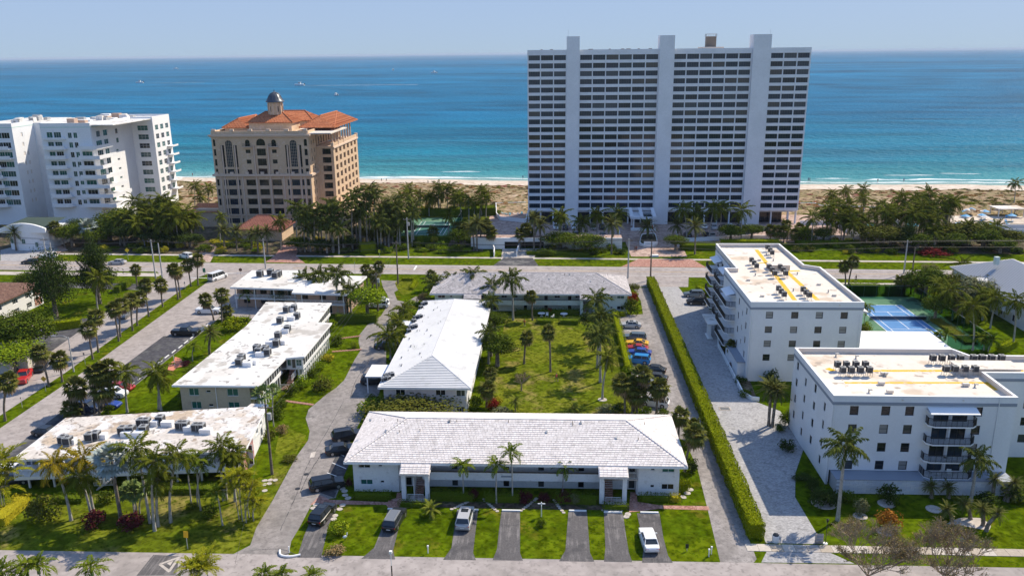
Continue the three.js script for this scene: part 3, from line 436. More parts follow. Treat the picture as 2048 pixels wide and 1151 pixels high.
// ---------------------------------------------------------------- white building with the stepped metal hip roof
{
  const o = thing('apartment_house', 'two-storey building with bright white stepped metal hip roof beside the courtyard', 'building');
  const x0 = -29.9, x1 = -13.9, z0 = -130.8, z1 = -182.2, ye = 5, yr = 7.1, ra = -141, rb = -177, xm = (x0 + x1) / 2; const wm = mottled(12, [.56, .53, .55], [[[.5, .47, .49], 8, 80, .5, .9]], { grain: .04 });
  const metal = mottled(30, [.63, .63, .63], [[[.6, .6, .6], 5, 81, .5, .9], [[.54, .54, .53], 20, 82, .75, .95]], { rough: .7, grain: .03 });
  const roof = hip(o, x0, x1, z0, z1, ye, yr, ra, rb, false, metal);
  const A = V3(x0, ye, z0), B = V3(x1, ye, z0), C = V3(x1, ye, z1), D = V3(x0, ye, z1), P = V3(xm, yr, ra), Q = V3(xm, yr, rb);
  for (const [a, b, c, d] of [[A, B, P, P], [B, C, Q, P], [C, D, Q, Q], [D, A, P, Q]]) { // each course is one folded strip
    const ex = b.clone().sub(a).normalize(), nrm = b.clone().sub(a).cross(d.clone().sub(a)).normalize(); if (nrm.y < 0) nrm.negate(); const n = 20;
    for (let k = 0; k < n; k++) { const t = k / n, u = (k + 1.0) / n; const p = a.clone().lerp(d, t).addScaledVector(nrm, .13), q = b.clone().lerp(c, t).addScaledVector(nrm, .13), r = b.clone().lerp(c, u).addScaledVector(nrm, .004), s = a.clone().lerp(d, u).addScaledVector(nrm, .004), p2 = a.clone().lerp(d, t).addScaledVector(nrm, .003), q2 = b.clone().lerp(c, t).addScaledVector(nrm, .003); G().quad(p, q, r, s).quad(p2, q2, q, p).mesh('roof_course', metal, roof); }
  }
  const up = V3(0, .07, 0); cap(roof, [A, P, Q, D].map(p => p.clone().add(up)), .09, metal); cap(roof, [P, B].map(p => p.clone().add(up)), .09, metal); cap(roof, [Q, C].map(p => p.clone().add(up)), .09, metal);
  G().box(x0 - .07, x1 + .07, ye - .28, ye + .03, z0 + .005, z0 + .07).box(x0 - .07, x0 - .005, ye - .28, ye + .03, z1, z0).box(x1 + .005, x1 + .07, ye - .28, ye + .03, z1, z0).mesh('gutter', metal, o);
  for (let i = 0; i < 26; i++) { const t = rr(.15, .9), z = rr(-178, -138), x = lerp(x0, xm, t); const m = (i % 3 ? G().cyl(.05, .05, .4, 0, 0, 0, 6) : G().cyl(.09, .09, .35, 0, 0, 0, 8).bx(.3, .12, .2, .1, .38, 0)).mesh('roof_vent', M.galv, roof); m.position.set(x, lerp(ye, yr, t), z); }
  G().bx(.5, .22, .7, 0, .12, 0).mesh('roof_vent', M.steel, roof).position.copy(px(831, 737, 5.9));
  const wx0 = x0 + .8, wx1 = x1 - .8, wz0 = z0 - .8, wz1 = z1 + .8, two = { nx: 2, fr: .08 };
  facade(o, wx0, wz0, wx1, wz0, 0, ye - .2, [{ ...rz(wz0, wx0, 791, 779, 810, 790), h: 1.15, ...two }, { ...rz(wz0, wx0, 871, 780, 891, 791), h: 1.15, ...two }, { ...rz(wz0, wx0, 912, 780, 932, 793), h: 1.25, ...two, g: M.glassGrey }, { ...rz(wz0, wx0, 913, 813, 934, 824), nx: 4, g: M.glassDark }, { u: 2.6, v: .9, w: 1.7, h: 1.1, ...two }, { u: 6.5, v: .9, w: 1.7, h: 1.1, ...two }], wm);
  facade(o, wx1, wz0, wx1, wz1, 0, ye - .2, range(0, 11, 11).flatMap(i => [{ u: 3 + i * 4.1, v: 3.2, w: 1.6, h: 1.1, ...two }, { u: 3 + i * 4.1, v: .8, w: 1.6, h: 1.2, ...two }]), M.white);
  facade(o, wx0, wz1, wx0, wz0, 0, ye - .2, range(0, 11, 11).flatMap(i => [{ u: 3 + i * 4.1, v: 3.2, w: 1.6, h: 1.1, ...two }, { u: 3 + i * 4.1, v: .8, w: 1.6, h: 1.2, ...two }]), wm);
  facade(o, wx1, wz1, wx0, wz1, 0, ye - .2, [], wm);
  const ca = px(749, 740, 3.4); G().box(-34.2, x0 + .9, 3.2, 3.42, -145.8, -139.8).mesh('side_canopy', M.whiteTrim, o); for (const z of [-145.4, -140.2]) G().box(-34, -33.8, 0, 3.2, z - .1, z + .1).mesh('canopy_post', M.whiteTrim, o);
  G().box(-33, x0 + .9, 3.2, 3.42, -173, -169.5).mesh('side_canopy', M.whiteTrim, o);
  rebase(o);
}
// ---------------------------------------------------------------- flat-roofed two-storey buildings on the left
const roofSlab = (o, poly, y0, y1, top, edge) => { const s = G().prism(poly, y0, y1 - .03).mesh('roof', edge, o); const cx = poly.reduce((a, p) => a + p[0], 0) / poly.length, cz = poly.reduce((a, p) => a + p[1], 0) / poly.length; G().prism(poly.map(([x, z]) => [lerp(x, cx, .006), lerp(z, cz, .006)]), y1 - .028, y1).mesh('roof_covering', top, s); return s; };
{
  const o = thing('apartment_house', 'tan L-shaped building with white flat roof and screened walkway beside the lane', 'building');
  roofSlab(o, [[-66, -130.6], [-50.7, -130.6], [-50.2, -144.2], [-46.9, -145.2], [-46.9, -165.6], [-50.2, -165.9], [-50.8, -180.2], [-66.3, -180.6], [-64.6, -163.5], [-65.6, -139.8]], 4.85, 5.2, M.roofWhite, M.whiteTrim);
  const two = { nx: 2, f: M.frameWhite, g: M.glassGreen };
  facade(o, -65, -131.4, -52.6, -131.4, 0, 4.83, [{ u: 2.4, v: 2.9, w: 1.8, h: 1.4, ...two }, { u: 5, v: 3.5, w: .9, h: .5, g: M.glassDark }, { u: 9.3, v: 2.9, w: 2, h: 1.4, ...two }, { u: 2.6, v: .4, w: 1.8, h: 1.4, ...two }, { u: 5.2, v: .9, w: .9, h: .5 }, { u: 9.3, v: .4, w: 2, h: 1.4, ...two }], M.tan);
  G().cyl(.07, .07, 4.8, -58.6, 0, -131.28, 8).mesh('downpipe', M.whiteTrim, o);
  facade(o, -65, -179.8, -65, -131.4, 0, 4.83, range(0, 9, 9).flatMap(i => [{ u: 3 + i * 4.6, v: 3.1, w: 1.8, h: 1.1, ...two }, { u: 3 + i * 4.6, v: .8, w: 1.8, h: 1.1, ...two }]), M.tan);
  facade(o, -51.8, -179.6, -65, -179.8, 0, 4.83, [], M.tan);
  // inner wall of the walkway, then slab, posts and screens
  facade(o, -52.6, -131.4, -52.6, -179.6, 0, 4.83, range(0, 10, 10).flatMap(i => [{ u: 2.5 + i * 4.3, v: 2.62, w: 1, h: 2, name: 'door', g: M.glassGrey }, { u: 4.6 + i * 4.3, v: 3.1, w: 1.5, h: 1.1, nx: 2 }, { u: 2.5 + i * 4.3, v: .05, w: 1, h: 2, name: 'door', g: M.glassGrey }, { u: 4.6 + i * 4.3, v: .7, w: 1.5, h: 1.1, nx: 2 }]), M.tan);
  G().box(-52.6, -50.9, 2.35, 2.55, -144, -131.4).box(-52.6, -47.4, 2.35, 2.55, -165.4, -145.6).box(-52.6, -51.1, 2.35, 2.55, -179.6, -165.5).mesh('walkway_deck', M.whiteTrim, o);
  const screen = plain([.035, .037, .04], .6), bay = (x, z0, z1, n) => { for (let i = 0; i < n; i++) { const za = lerp(z0, z1, i / n), zb = lerp(z0, z1, (i + 1) / n), w = Math.abs(zb - za); const f = winAt(o, x, 2.95, (za + zb) / 2, PI / 2, { w: w - .04, h: 1.85, nx: 1, ny: 1, f: M.frameWhite, g: i % 5 === 2 ? M.glassGrey : screen, fr: .09, dep: .1, inset: 0, name: 'screen_panel' }); const b = G().box(-.05, .03, 2.35, 2.95, -w / 2 + .002, w / 2 - .002).mesh('parapet_panel', M.whiteTrim, o); b.position.set(x, 0, (za + zb) / 2); const c = G().box(-.09, .09, 0, 2.35, -.09, .09).mesh('post', M.whiteTrim, o); c.position.set(x - .05, 0, za); } };
  bay(-50.95, -131.6, -143.4, 9); bay(-47.4, -145.8, -165.2, 14); bay(-51.1, -166, -179.4, 8);
  facade(o, -50.6, -145.5, -47.4, -145.5, 2.5, 4.83, [{ u: .55, v: 3.1, w: .8, h: 1.3, g: M.glassGreen }, { u: 2.4, v: 3.1, w: 1.1, h: 1.3, nx: 2, ny: 2, g: M.glassGreen }, { u: 1.4, v: 2.6, w: .8, h: 2, name: 'door', g: M.glassGrey }], M.whiteTrim, .2, 'bay_wall');
  facade(o, -48.4, -145.6, -48.4, -165.3, 0, 2.35, range(0, 8, 8).map(i => ({ u: 1.6 + i * 2.3, v: .5, w: 1.7, h: 1.5, nx: 3, g: M.glassGreen })), M.whiteTrim, .15, 'ground_floor_wall');
  const st = G().box(-50.4, -48.4, 0, .3, -142.6, -140.9).mesh('stair_landing', M.brick, o); for (let k = 0; k < 11; k++) G().box(-50, -48.9, .3 + k * .2, .36 + k * .2, -142.6 - k * .26 - .28, -142.6 - k * .26).mesh('step', M.brick, st);
  railing(o, [[-48.8, -142.5], [-48.8, -145.3]], 1.4, 1, M.frameWhite, .2, .02); railing(o, [[-50.5, -140.95], [-48.4, -140.95], [-48.4, -142.4]], .3, .9, M.frameWhite, .15, .016);
  rebase(o);
}
{
  const o = thing('apartment_house', 'low building with stained flat roof and white balustrade gallery among palms', 'building');
  const q = [[-77.6, -103.9], [-44.7, -107.7], [-46.9, -124.3], [-49.8, -124.6], [-50, -123.2], [-77.8, -118.2]];
  roofSlab(o, q, 4.3, 4.62, M.roofStained, M.whiteTrim);
  const dir = Math.atan2(107.7 - 103.9, 32.9), c = Math.cos(dir), s = Math.sin(dir); const at = (l, d) => [-77.6 + c * l - s * d, -103.9 - s * l - c * d]; // l along the front, d back from it
  const wl = (a, b, y0, y1, wins, mat, name) => facade(o, ...a, ...b, y0, y1, wins, mat, .25, name);
  const lil = mottled(10, [.6, .62, .66], [[[.52, .54, .58], 6, 83, .5, .9]], { grain: .05 });
  wl(at(5.5, 3.2), at(32.6, 3.2), 0, 4.28, range(0, 5, 5).flatMap(i => [{ u: 3 + i * 4.4, v: 2.5, w: .95, h: 1.75, name: 'door', g: M.glassGrey }, { u: 5 + i * 4.4, v: 3, w: 1.5, h: .9, nx: 2 }, { u: 5 + i * 4.4, v: .7, w: 1.5, h: 1, nx: 2 }]), lil, 'gallery_wall');
  const brickW = mottled(3, [.42, .17, .16], [[[.6, .42, .4], 10, 84, .5, .7], [[.3, .11, .1], 30, 85, .5, .8]], { grain: .2 });
  const e0 = [-45.5, -108.6], e1 = [-47.4, -123.6], em = [-46.2, -114.6];
  wl(e0, em, 0, 4.28, [{ u: 2.2, v: .05, w: .9, h: 1.8, arch: 1, open: 1 }, { u: 3.6, v: 2.2, w: .6, h: .9, f: M.frameWhite }], brickW, 'brick_wall'); wl(em, e1, 0, 4.28, [{ u: 3, v: 2.4, w: 1.4, h: 1.4, nx: 2, ny: 2 }, { u: 6, v: .5, w: 1.4, h: 1.6, nx: 2 }, { u: 6, v: 2.5, w: 1.4, h: 1.2, nx: 2 }], M.white, 'wall');
  G().box(-45.9, -45.75, .05, 1.8, -111.1, -110.4).mesh('door', M.frameDark, o);
  wl(e1, [-76.8, -117.6], 0, 4.28, [], lil); wl([-76.8, -117.6], at(.9, 3.2), 0, 4.28, [{ u: 4, v: 2.7, w: 2, h: 1, nx: 2 }, { u: 8, v: 2.7, w: 2, h: 1, nx: 2 }], lil);
  G().prism([at(.4, -.6), at(32, -.6), at(32, 3.15), at(.4, 3.15)], 1.95, 2.15).mesh('gallery_deck', M.whiteTrim, o); G().prism([at(.4, -.68), at(32, -.68), at(32, -.5), at(.4, -.5)], 1.7, 2.2).mesh('deck_fascia', M.whiteTrim, o);
  for (let l = .5; l < 32; l += 3.5) { const p = at(l, -.35); G().box(p[0] - .08, p[0] + .08, 2.15, 4.3, p[1] - .08, p[1] + .08).mesh('post', M.whiteTrim, o); const r = at(l + 1.4, .2); G().box(r[0] - .12, r[0] + .12, 0, 1.95, r[1] - .12, r[1] + .12).mesh('column', M.whiteTrim, o); }
  railing(o, [at(.4, 3), at(.4, -.55), at(32, -.55)], 2.2, .95, M.frameWhite, .17, .028);
  const stA = at(14.6, -.7); for (let k = 0; k < 9; k++) { const p = at(14.6 - k * .3, -1.3); const m = G().box(-.15, .15, 1.9 - k * .21, 1.96 - k * .21, -.55, .55).mesh('step', M.concrete, o); m.position.set(p[0], 0, p[1]); m.rotation.y = dir; }
  railing(o, [at(14.6, -1.85), at(11.9, -1.85)], .9, 1.1, M.frameWhite, .2, .02);
  rebase(o);
}
{
  const o = thing('apartment_house', 'salmon two-storey building with white flat roof at the boulevard corner', 'building');
  roofSlab(o, [[-79, -191.6], [-62.6, -190], [-62.2, -186.9], [-48.6, -185.6], [-47.4, -202.4], [-63.5, -203.8], [-65, -208.2], [-79.3, -208]], 5.2, 5.6, M.roofWhite, M.whiteTrim);
  const two = { nx: 2, f: M.frameDark };
  const wa = [[-78.2, -193.6], [-62.4, -192.1], [-61.6, -188.9], [-49.4, -187.8], [-48.2, -201.6], [-78.4, -207.2]];
  facade(o, ...wa[0], ...wa[1], 0, 5.18, [2.5, 7, 11.5].flatMap(u => [{ u, v: 3.5, w: 1.7, h: 1.1, ...two }, { u: u + 2.2, v: 2.75, w: .9, h: 2, name: 'door', g: M.glassGrey }, { u, v: 1, w: 1.7, h: 1.1, ...two }]), M.pink);
  facade(o, ...wa[1], ...wa[2], 0, 5.18, [], M.pink); facade(o, ...wa[2], ...wa[3], 0, 5.18, [2, 6.5, 10.5].flatMap(u => [{ u, v: 3.5, w: 1.6, h: 1.1, ...two }, { u: u + 1.7, v: .1, w: .95, h: 2.1, name: 'door', g: M.glassBlue }]), M.pink);
  facade(o, ...wa[3], ...wa[4], 0, 5.18, [{ u: 4, v: 3.3, w: 1.4, h: 1.1, ...two }, { u: 10, v: 3.3, w: 1.4, h: 1.1, ...two }], M.pink); facade(o, ...wa[4], ...wa[5], 0, 5.18, [], M.pink); facade(o, ...wa[5], ...wa[0], 0, 5.18, [{ u: 5, v: 3.3, w: 2, h: 1.1, ...two }], M.pink);
  G().prism([[-78.2, -192], [-62.2, -190.5], [-62.4, -192], [-78.2, -193.5]], 2.5, 2.7).mesh('balcony_deck', M.whiteTrim, o); railing(o, [[-78.2, -192.1], [-62.4, -190.6]], 2.7, .95, M.frameWhite, .2, .03);
  G().prism([[-61.4, -187.4], [-49.4, -186.4], [-49.4, -187.7], [-61.4, -188.7]], 2.5, 2.7).mesh('balcony_deck', M.whiteTrim, o); railing(o, [[-61.4, -187.5], [-49.5, -186.5]], 2.7, .95, M.frameWhite, .2, .03);
  for (const [x, z] of [[-78, -192.2], [-73, -191.7], [-68, -191.2], [-62.7, -190.8], [-60, -187.5], [-55, -187], [-49.7, -186.6]]) G().box(x - .09, x + .09, 0, 5.2, z - .09, z + .09).mesh('post', M.whiteTrim, o);
  rebase(o);
}
// ---------------------------------------------------------------- white blocks on the right with parapet roofs
function balcony(o, x0, x1, z, y, deep, mat = M.whiteTrim) { // chamfered slab that faces the camera
  const p = [[x0, z], [x0, z + deep - .6], [x0 + .7, z + deep], [x1 - .7, z + deep], [x1, z + deep - .6], [x1, z]];
  const b = G().prism(p, y - .2, y).mesh('balcony', mat, o); railing(b, p.map(([x, q]) => [lerp(x, (x0 + x1) / 2, .01), q - .06]), y, 1.05, M.darkMetal, .12, .024); return b;
}
function balconySide(o, x, z0, z1, y, deep) { // projects towards -x
  const p = [[x, z0], [x - deep + .6, z0], [x - deep, z0 - .7], [x - deep, z1 + .7], [x - deep + .6, z1], [x, z1]];
  const b = G().prism(p, y - .2, y).mesh('balcony', M.whiteTrim, o); railing(b, p.map(([a, q]) => [a + .06, q]), y, 1.05, M.darkMetal, .13, .024); return b;
}
const parapetRoof = (o, poly, yd, yt, cap0) => { // deck and a parapet ring
  const r = G().prism(poly, yd - .3, yd).mesh('roof', M.roofCream, o); const n = poly.length; let ar = 0; poly.forEach((p, i) => { const q = poly[(i + 1) % n]; ar += p[0] * q[1] - q[0] * p[1]; }); const sgn = Math.sign(ar);
  const inset = d => poly.map((p, i) => { const a = poly[(i + n - 1) % n], b = poly[(i + 1) % n]; const e1 = [p[0] - a[0], p[1] - a[1]], e2 = [b[0] - p[0], b[1] - p[1]], l1 = Math.hypot(...e1), l2 = Math.hypot(...e2); const n1 = [-e1[1] / l1 * sgn, e1[0] / l1 * sgn], n2 = [-e2[1] / l2 * sgn, e2[0] / l2 * sgn]; const k = 1 / (1 + n1[0] * n2[0] + n1[1] * n2[1]); return [p[0] + (n1[0] + n2[0]) * d * k, p[1] + (n1[1] + n2[1]) * d * k]; });
  const inn = inset(.28), out = inset(-.06);
  for (let i = 0; i < n; i++) { const j = (i + 1) % n; G().prism([poly[i], poly[j], inn[j], inn[i]], yd + .002, yt).mesh('parapet', M.cream, r); G().prism([out[i], out[j], inset(.32)[j], inset(.32)[i]], yt, yt + .06).mesh('parapet_coping', M.whiteTrim, r); }
  return r;
};
function stripe(r, x0, z0, x1, z1, y, w = .7) { const dx = x1 - x0, dz = z1 - z0, L = Math.hypot(dx, dz), nx = -dz / L * w / 2, nz = dx / L * w / 2; return G().prism([[x0 + nx, z0 + nz], [x1 + nx, z1 + nz], [x1 - nx, z1 - nz], [x0 - nx, z0 - nz]], y + .006, y + .014).mesh('walk_stripe', M.yellow, r); }
const bigWall = mottled(14, [.73, .735, .745], [[[.70, .705, .715], 5, 86, .4, .8]], { grain: .02 });
const sash = { nx: 1, ny: 2, f: M.frameDark, fr: .08, g: [M.glassDark, M.glassGrey, M.blind, M.glassDark] };
const deckY8 = 12.9, topY8 = 13.7;
{
  const o = thing('apartment_block', 'white four-storey block with dark balconies and rows of roof condensers beside the lawn', 'building');
  const x0 = 39.3, x1 = 64.2, z0 = -108.8, z1 = -128.3, x2 = 78, z2 = -118, Y = 12.75;
  const r = parapetRoof(o, [[x0, z0], [x1, z0], [x1, z2], [x2, z2], [x2, -125.4], [65.5, -125.4], [64.2, z1], [x0, z1]], deckY8, topY8);
  const rows = [[813, 829], [849, 865.5], [885, 901], [921, 937]], ws = [];
  const colu = [[1702, 1716], [1765, 1779.5], [1813, 1827.5], [1950, 1965]], shift = [0, -3, -5.5, -8.5];
  rows.forEach(([a, b], i) => colu.forEach(([u, w], k) => { const s = i * (k < 3 ? -3.4 : -6); ws.push({ ...rz(z0, x0, u + s * (k ? 1.15 : 1), a, w + s * (k ? 1.15 : 1), b), ...sash }); }));
  ws.forEach((w, i) => { const k = i % 4, rI = Math.floor(i / 4); w.u = ws[k].u; w.w = 1.2; w.h = 1.4; w.v = 10.8 - rI * 2.79; });
  const bu = onZ(1857, 830, z0).x - x0, bw = onZ(1946, 830, z0).x - x0, bf = [9.9, 7.2, 4.5, 2.32];
  for (let i = 0; i < 4; i++) for (const f of [.3, .72]) ws.push({ u: lerp(bu, bw, f), v: bf[i] + .08, w: 2.1, h: 2.05, nx: 2, f: M.frameDark, g: [M.glassDark, M.glassBlue], name: 'balcony_door', fr: .07 });
  facade(o, x0, z0, x1, z0, 2.3, Y - .4, ws, bigWall);
  const side = []; for (let i = 0; i < 4; i++) [2, 6.5, 11.2, 15.8].forEach((u, k) => side.push({ u: u + .4, v: 10.8 - i * 2.79 - (k % 2 ? .9 : 0), w: k % 2 ? .8 : 1.0, h: 1.35, ...sash }));
  facade(o, x0, z1, x0, z0, 0, Y - .4, side, bigWall); facade(o, x1, z0, x1, z2, 0, Y - .4, [], bigWall);
  const far = []; for (let i = 0; i < 4; i++) far.push({ u: 7, v: 10.8 - i * 2.79, w: 1.2, h: 1.35, ...sash });
  facade(o, x1, z2, x2, z2, 0, Y - .4, far, bigWall); facade(o, x2, z1 + 3, x0, z1, 0, Y - .4, [], bigWall); facade(o, x2, z2, x2, -125.4, 0, Y - .4, [], bigWall);
  // grey band and white fascia below the coping
  G().box(x0 - .06, x1 + .06, Y - .4, Y + .05, z0 - .4, z0 + .06).box(x0 - .06, x0 + .3, Y - .4, Y + .05, z1, z0 - .4).box(x1, x2, Y - .4, Y + .05, z2 - .3, z2 + .06).mesh('grey_band', M.greyTrim, o);
  G().box(x0 - .03, x1 + .03, Y + .05, topY8 - .01, z0 - .25, z0 + .03).box(x0 - .03, x0 + .2, Y + .05, topY8 - .01, z1, z0 - .25).box(x1 + .03, x2, Y + .05, topY8 - .01, z2 - .2, z2 + .03).mesh('fascia', bigWall, o);
  // basement of coursed block: single blocks
  const blockW = [bigWall, mottled(9, [.64, .66, .7], [[[.6, .62, .66], 6, 88, .5, .9]], { grain: .04 }), mottled(9, [.72, .73, .76], [[[.66, .68, .71], 6, 89, .5, .9]], { grain: .04 })];
  const bs = G().box(39.9, x1, 0, 2.16, z0 - .3, z0 + 2.5).mesh('basement_wall', plain([.4, .41, .43], .9), o); const BL = G().box(-.58, .58, .012, .285, -.03, .04).geo(9);
  for (let ro = 0; ro < 7; ro++) for (let k = 0; k < 20; k++) { const xx = 40.55 + k * 1.2 + (ro & 1) * .6; if (xx > x1 - .6) continue; const m = addMesh('block', BL, pick(blockW), bs); m.position.set(xx, ro * .3, z0 + 2.52 + .006 * rnd()); }
  G().box(39.8, x1 + .05, 2.16, 2.24, z0 + .003, z0 + 2.66).mesh('ledge', M.greyTrim, o);
  for (let i = 0; i < 4; i++) { const b = balcony(o, x0 + bu - .3, x0 + bw + .2, z0 + .003, bf[i], i < 3 ? 1.6 : 2.3); const p = G().box(x0 + lerp(bu, bw, .49), x0 + lerp(bu, bw, .53), bf[i], bf[i] + 2.4, z0 + .003, z0 + .25).mesh('pier', bigWall, b); }
  { const a = x0 + bu - .3, b = x0 + bw + .3; G().quad(V3(a, 11.75, z0 + 1.5), V3(b, 11.75, z0 + 1.5), V3(b, 12.2, z0 + .08), V3(a, 12.2, z0 + .08)).box(a, b, 11.62, 11.745, z0 + .1, z0 + 1.5).mesh('awning', M.whiteTrim, o); }
  const dp = G().cyl(.06, .06, 11.6, x0 + .25, 0.5, z0 + .1, 6).cyl(.06, .06, 11.6, 61.8, 2.2, z0 + .1, 6).mesh('downpipe', M.frameWhite, o);
  G().box(48.6, 48.8, Y + .4, Y + .55, z0 + .03, z0 + .2).box(56.8, 57, Y + .4, Y + .55, z0 + .03, z0 + .2).mesh('wall_light', M.cream, o);
  // roof walk stripes and plant
  const w = (u, v) => px(u, v, deckY8); const S = (u0, v0, u1, v1, wd) => { const a = w(u0, v0), b = w(u1, v1); stripe(r, a.x, a.z, b.x, b.z, deckY8, wd); };
  S(1655, 736, 1668, 741, 1); S(1745, 741, 2048, 741, .75); S(1690, 765, 1998, 765, .6); S(1974, 766, 1994, 780, .8); S(2010, 735, 2022, 741, .8);
  const ph = px(1995, 765, deckY8); G().box(61.2, 70, deckY8 + .002, deckY8 + 1.0, -122.2, -118.9).mesh('roof_hatch_house', M.cream, r); G().box(61, 70.2, deckY8 + 1, deckY8 + 1.1, -122.4, -118.7).mesh('roof_hatch_lid', M.roofCream, r);
  [[1672, 713], [1768, 750], [1770, 752], [1932, 772], [1738, 785], [1780, 786], [1712, 717], [1763, 769], [1950, 774]].forEach(([u, v], i) => { const p = w(u, v); const m = (i % 2 ? G().bx(.9, .4, .5, 0, .3, 0) : G().cyl(.12, .12, .5, 0, 0, 0, 8).bx(.5, .15, .3, .2, .5, 0)).mesh('roof_vent', i % 2 ? M.cream : M.galv, r); m.position.set(p.x, deckY8, p.z); });
  rebase(o);
}
const deckY7 = 14.8, topY7 = 15.6;
{
  const o = thing('apartment_block', 'white four-storey block with yellow roof stripes and side balconies beside the tennis court', 'building');
  const x0 = 36.6, x1 = 57, z0 = -147.6, z1 = -172.5, xa = 39.2, zf = -196, Y = 14.55;
  const r = parapetRoof(o, [[x0, z0], [x1, z0], [x1, -173.5], [54.2, -175.5], [54.2, zf], [xa, zf], [xa, z1], [x0, z1]], deckY7, topY7);
  const ws = []; for (let i = 0; i < 4; i++) [[1534, 1545], [1585, 1595.5], [1634, 1645], [1684, 1694.5]].forEach(([u, w]) => ws.push({ ...rz(z0, x0, u, 622, w, 635), v: onZ(1540, [635, 664, 692, 719.5][i], z0).y - .15, w: 1.3, h: 1.3, ...sash }));
  facade(o, x0, z0, x1, z0, 0, Y - .4, ws, bigWall);
  const side = []; for (let i = 0; i < 4; i++) [3, 9.5].forEach((u, k) => side.push({ u: 24.9 - u, v: 12.2 - i * 2.85, w: .9, h: 1.35, ...sash }), side.push({ u: 24.9 - 6.2, v: 10.9 - i * 2.85, w: .6, h: 1.1, ...sash }));
  facade(o, x0, z1, x0, z0, 0, Y - .4, side.filter(w => w.v > .2), bigWall); facade(o, x1, z0, x1, -173.5, 0, Y - .4, [], bigWall); facade(o, 54.2, -175.5, 54.2, zf, 0, Y - .4, [], bigWall); facade(o, 54.2, zf, xa, zf, 0, Y - .4, [], bigWall); facade(o, x0 + 2.6, z1, x0, z1, 0, Y - .4, [], bigWall); facade(o, x1, -173.5, 54.2, -175.5, 0, Y - .4, [], bigWall);
  const sd = []; for (let i = 0; i < 4; i++) [4, 9, 14, 19].forEach(u => sd.push({ u, v: 10.9 - i * 2.75, w: 2.2, h: 2.05, nx: 2, name: 'balcony_door', f: M.frameDark, g: M.glassDark }));
  facade(o, xa, zf, xa, z1, 0, Y - .4, sd, bigWall);
  G().box(x0 - .06, x1 + .06, Y - .4, Y + .05, z0 - .4, z0 + .06).box(x0 - .06, x0 + .3, Y - .4, Y + .05, z1, z0 - .4).mesh('grey_band', M.greyTrim, o); G().box(x0 - .03, x1 + .03, Y + .05, topY7 - .01, z0 - .25, z0 + .03).box(x0 - .03, x0 + .2, Y + .05, topY7 - .01, z1, z0 - .25).mesh('fascia', bigWall, o);
  for (let i = 0; i < 4; i++) { balconySide(o, x0 - .002, -160, -170.5, 10.8 - i * 2.75, 1.9); balconySide(o, xa - .002, -176, -184, 10.8 - i * 2.75, 2.6); balconySide(o, xa - .002, -186, -194, 10.8 - i * 2.75, 2.6); }
  for (const [a, b, x] of [[-160.4, -166, x0], [-177, -183, xa], [-187, -193, xa]]) G().quad(V3(x - 1.9, 13, a), V3(x - .1, 13.5, a), V3(x - .1, 13.5, b), V3(x - 1.9, 13, b)).box(x - 1.9, x - .05, 12.88, 12.995, b, a).mesh('awning', M.whiteTrim, o);
  for (const [a, b, x] of [[-150, -155, x1], [-161, -166, x1]]) G().quad(V3(x + .1, 13.5, a), V3(x + 1.9, 13, a), V3(x + 1.9, 13, b), V3(x + .1, 13.5, b)).box(x + .05, x + 1.9, 12.88, 12.995, b, a).mesh('awning', M.whiteTrim, o);
  // low side wing and entrance canopy
  G().box(35.2, x0, 0, 3.2, -160, -149).mesh('side_wing', bigWall, o); G().box(35.0, x0, 3.2, 3.4, -160.2, -148.8).mesh('wing_coping', M.greyTrim, o);
  const w = (u, v) => px(u, v, deckY7), S = (u0, v0, u1, v1, wd) => { const a = w(u0, v0), b = w(u1, v1); stripe(r, a.x, a.z, b.x, b.z, deckY7, wd); };
  S(1513, 499, 1590, 600, .9); S(1573, 542, 1636, 600, .9); S(1575, 542, 1600, 541, .9); S(1512, 526, 1545, 525, .7);
  const hb = w(1555, 538); G().box(hb.x - 2, hb.x + 2.4, deckY7 + .002, deckY7 + 1.1, hb.z - 1.5, hb.z + 1).mesh('roof_hatch_house', M.cream, r);
  [[1511, 551], [1525, 593], [1587, 582], [1669, 592], [1657, 585], [1638, 570], [1595, 549], [1497, 561], [1533, 511], [1519, 521], [1547, 522]].forEach(([u, v], i) => { const p = w(u, v); const m = (i % 2 ? G().bx(.7, .35, .5, 0, .2, 0) : G().cyl(.14, .14, .6, 0, 0, 0, 8)).mesh('roof_vent', i % 2 ? M.cream : M.galv, r); m.position.set(p.x, deckY7, p.z); });
  G().box(45, 45.2, Y + .5, Y + .65, z0 + .03, z0 + .2).box(52.5, 52.7, Y + .5, Y + .65, z0 + .03, z0 + .2).mesh('wall_light', M.cream, o);
  G().cyl(.06, .06, 13, x1 - .5, .3, z0 + .1, 6).cyl(.06, .06, 13, x0 + .3, .3, z0 + .1, 6).mesh('downpipe', M.frameWhite, o);
  rebase(o);
}
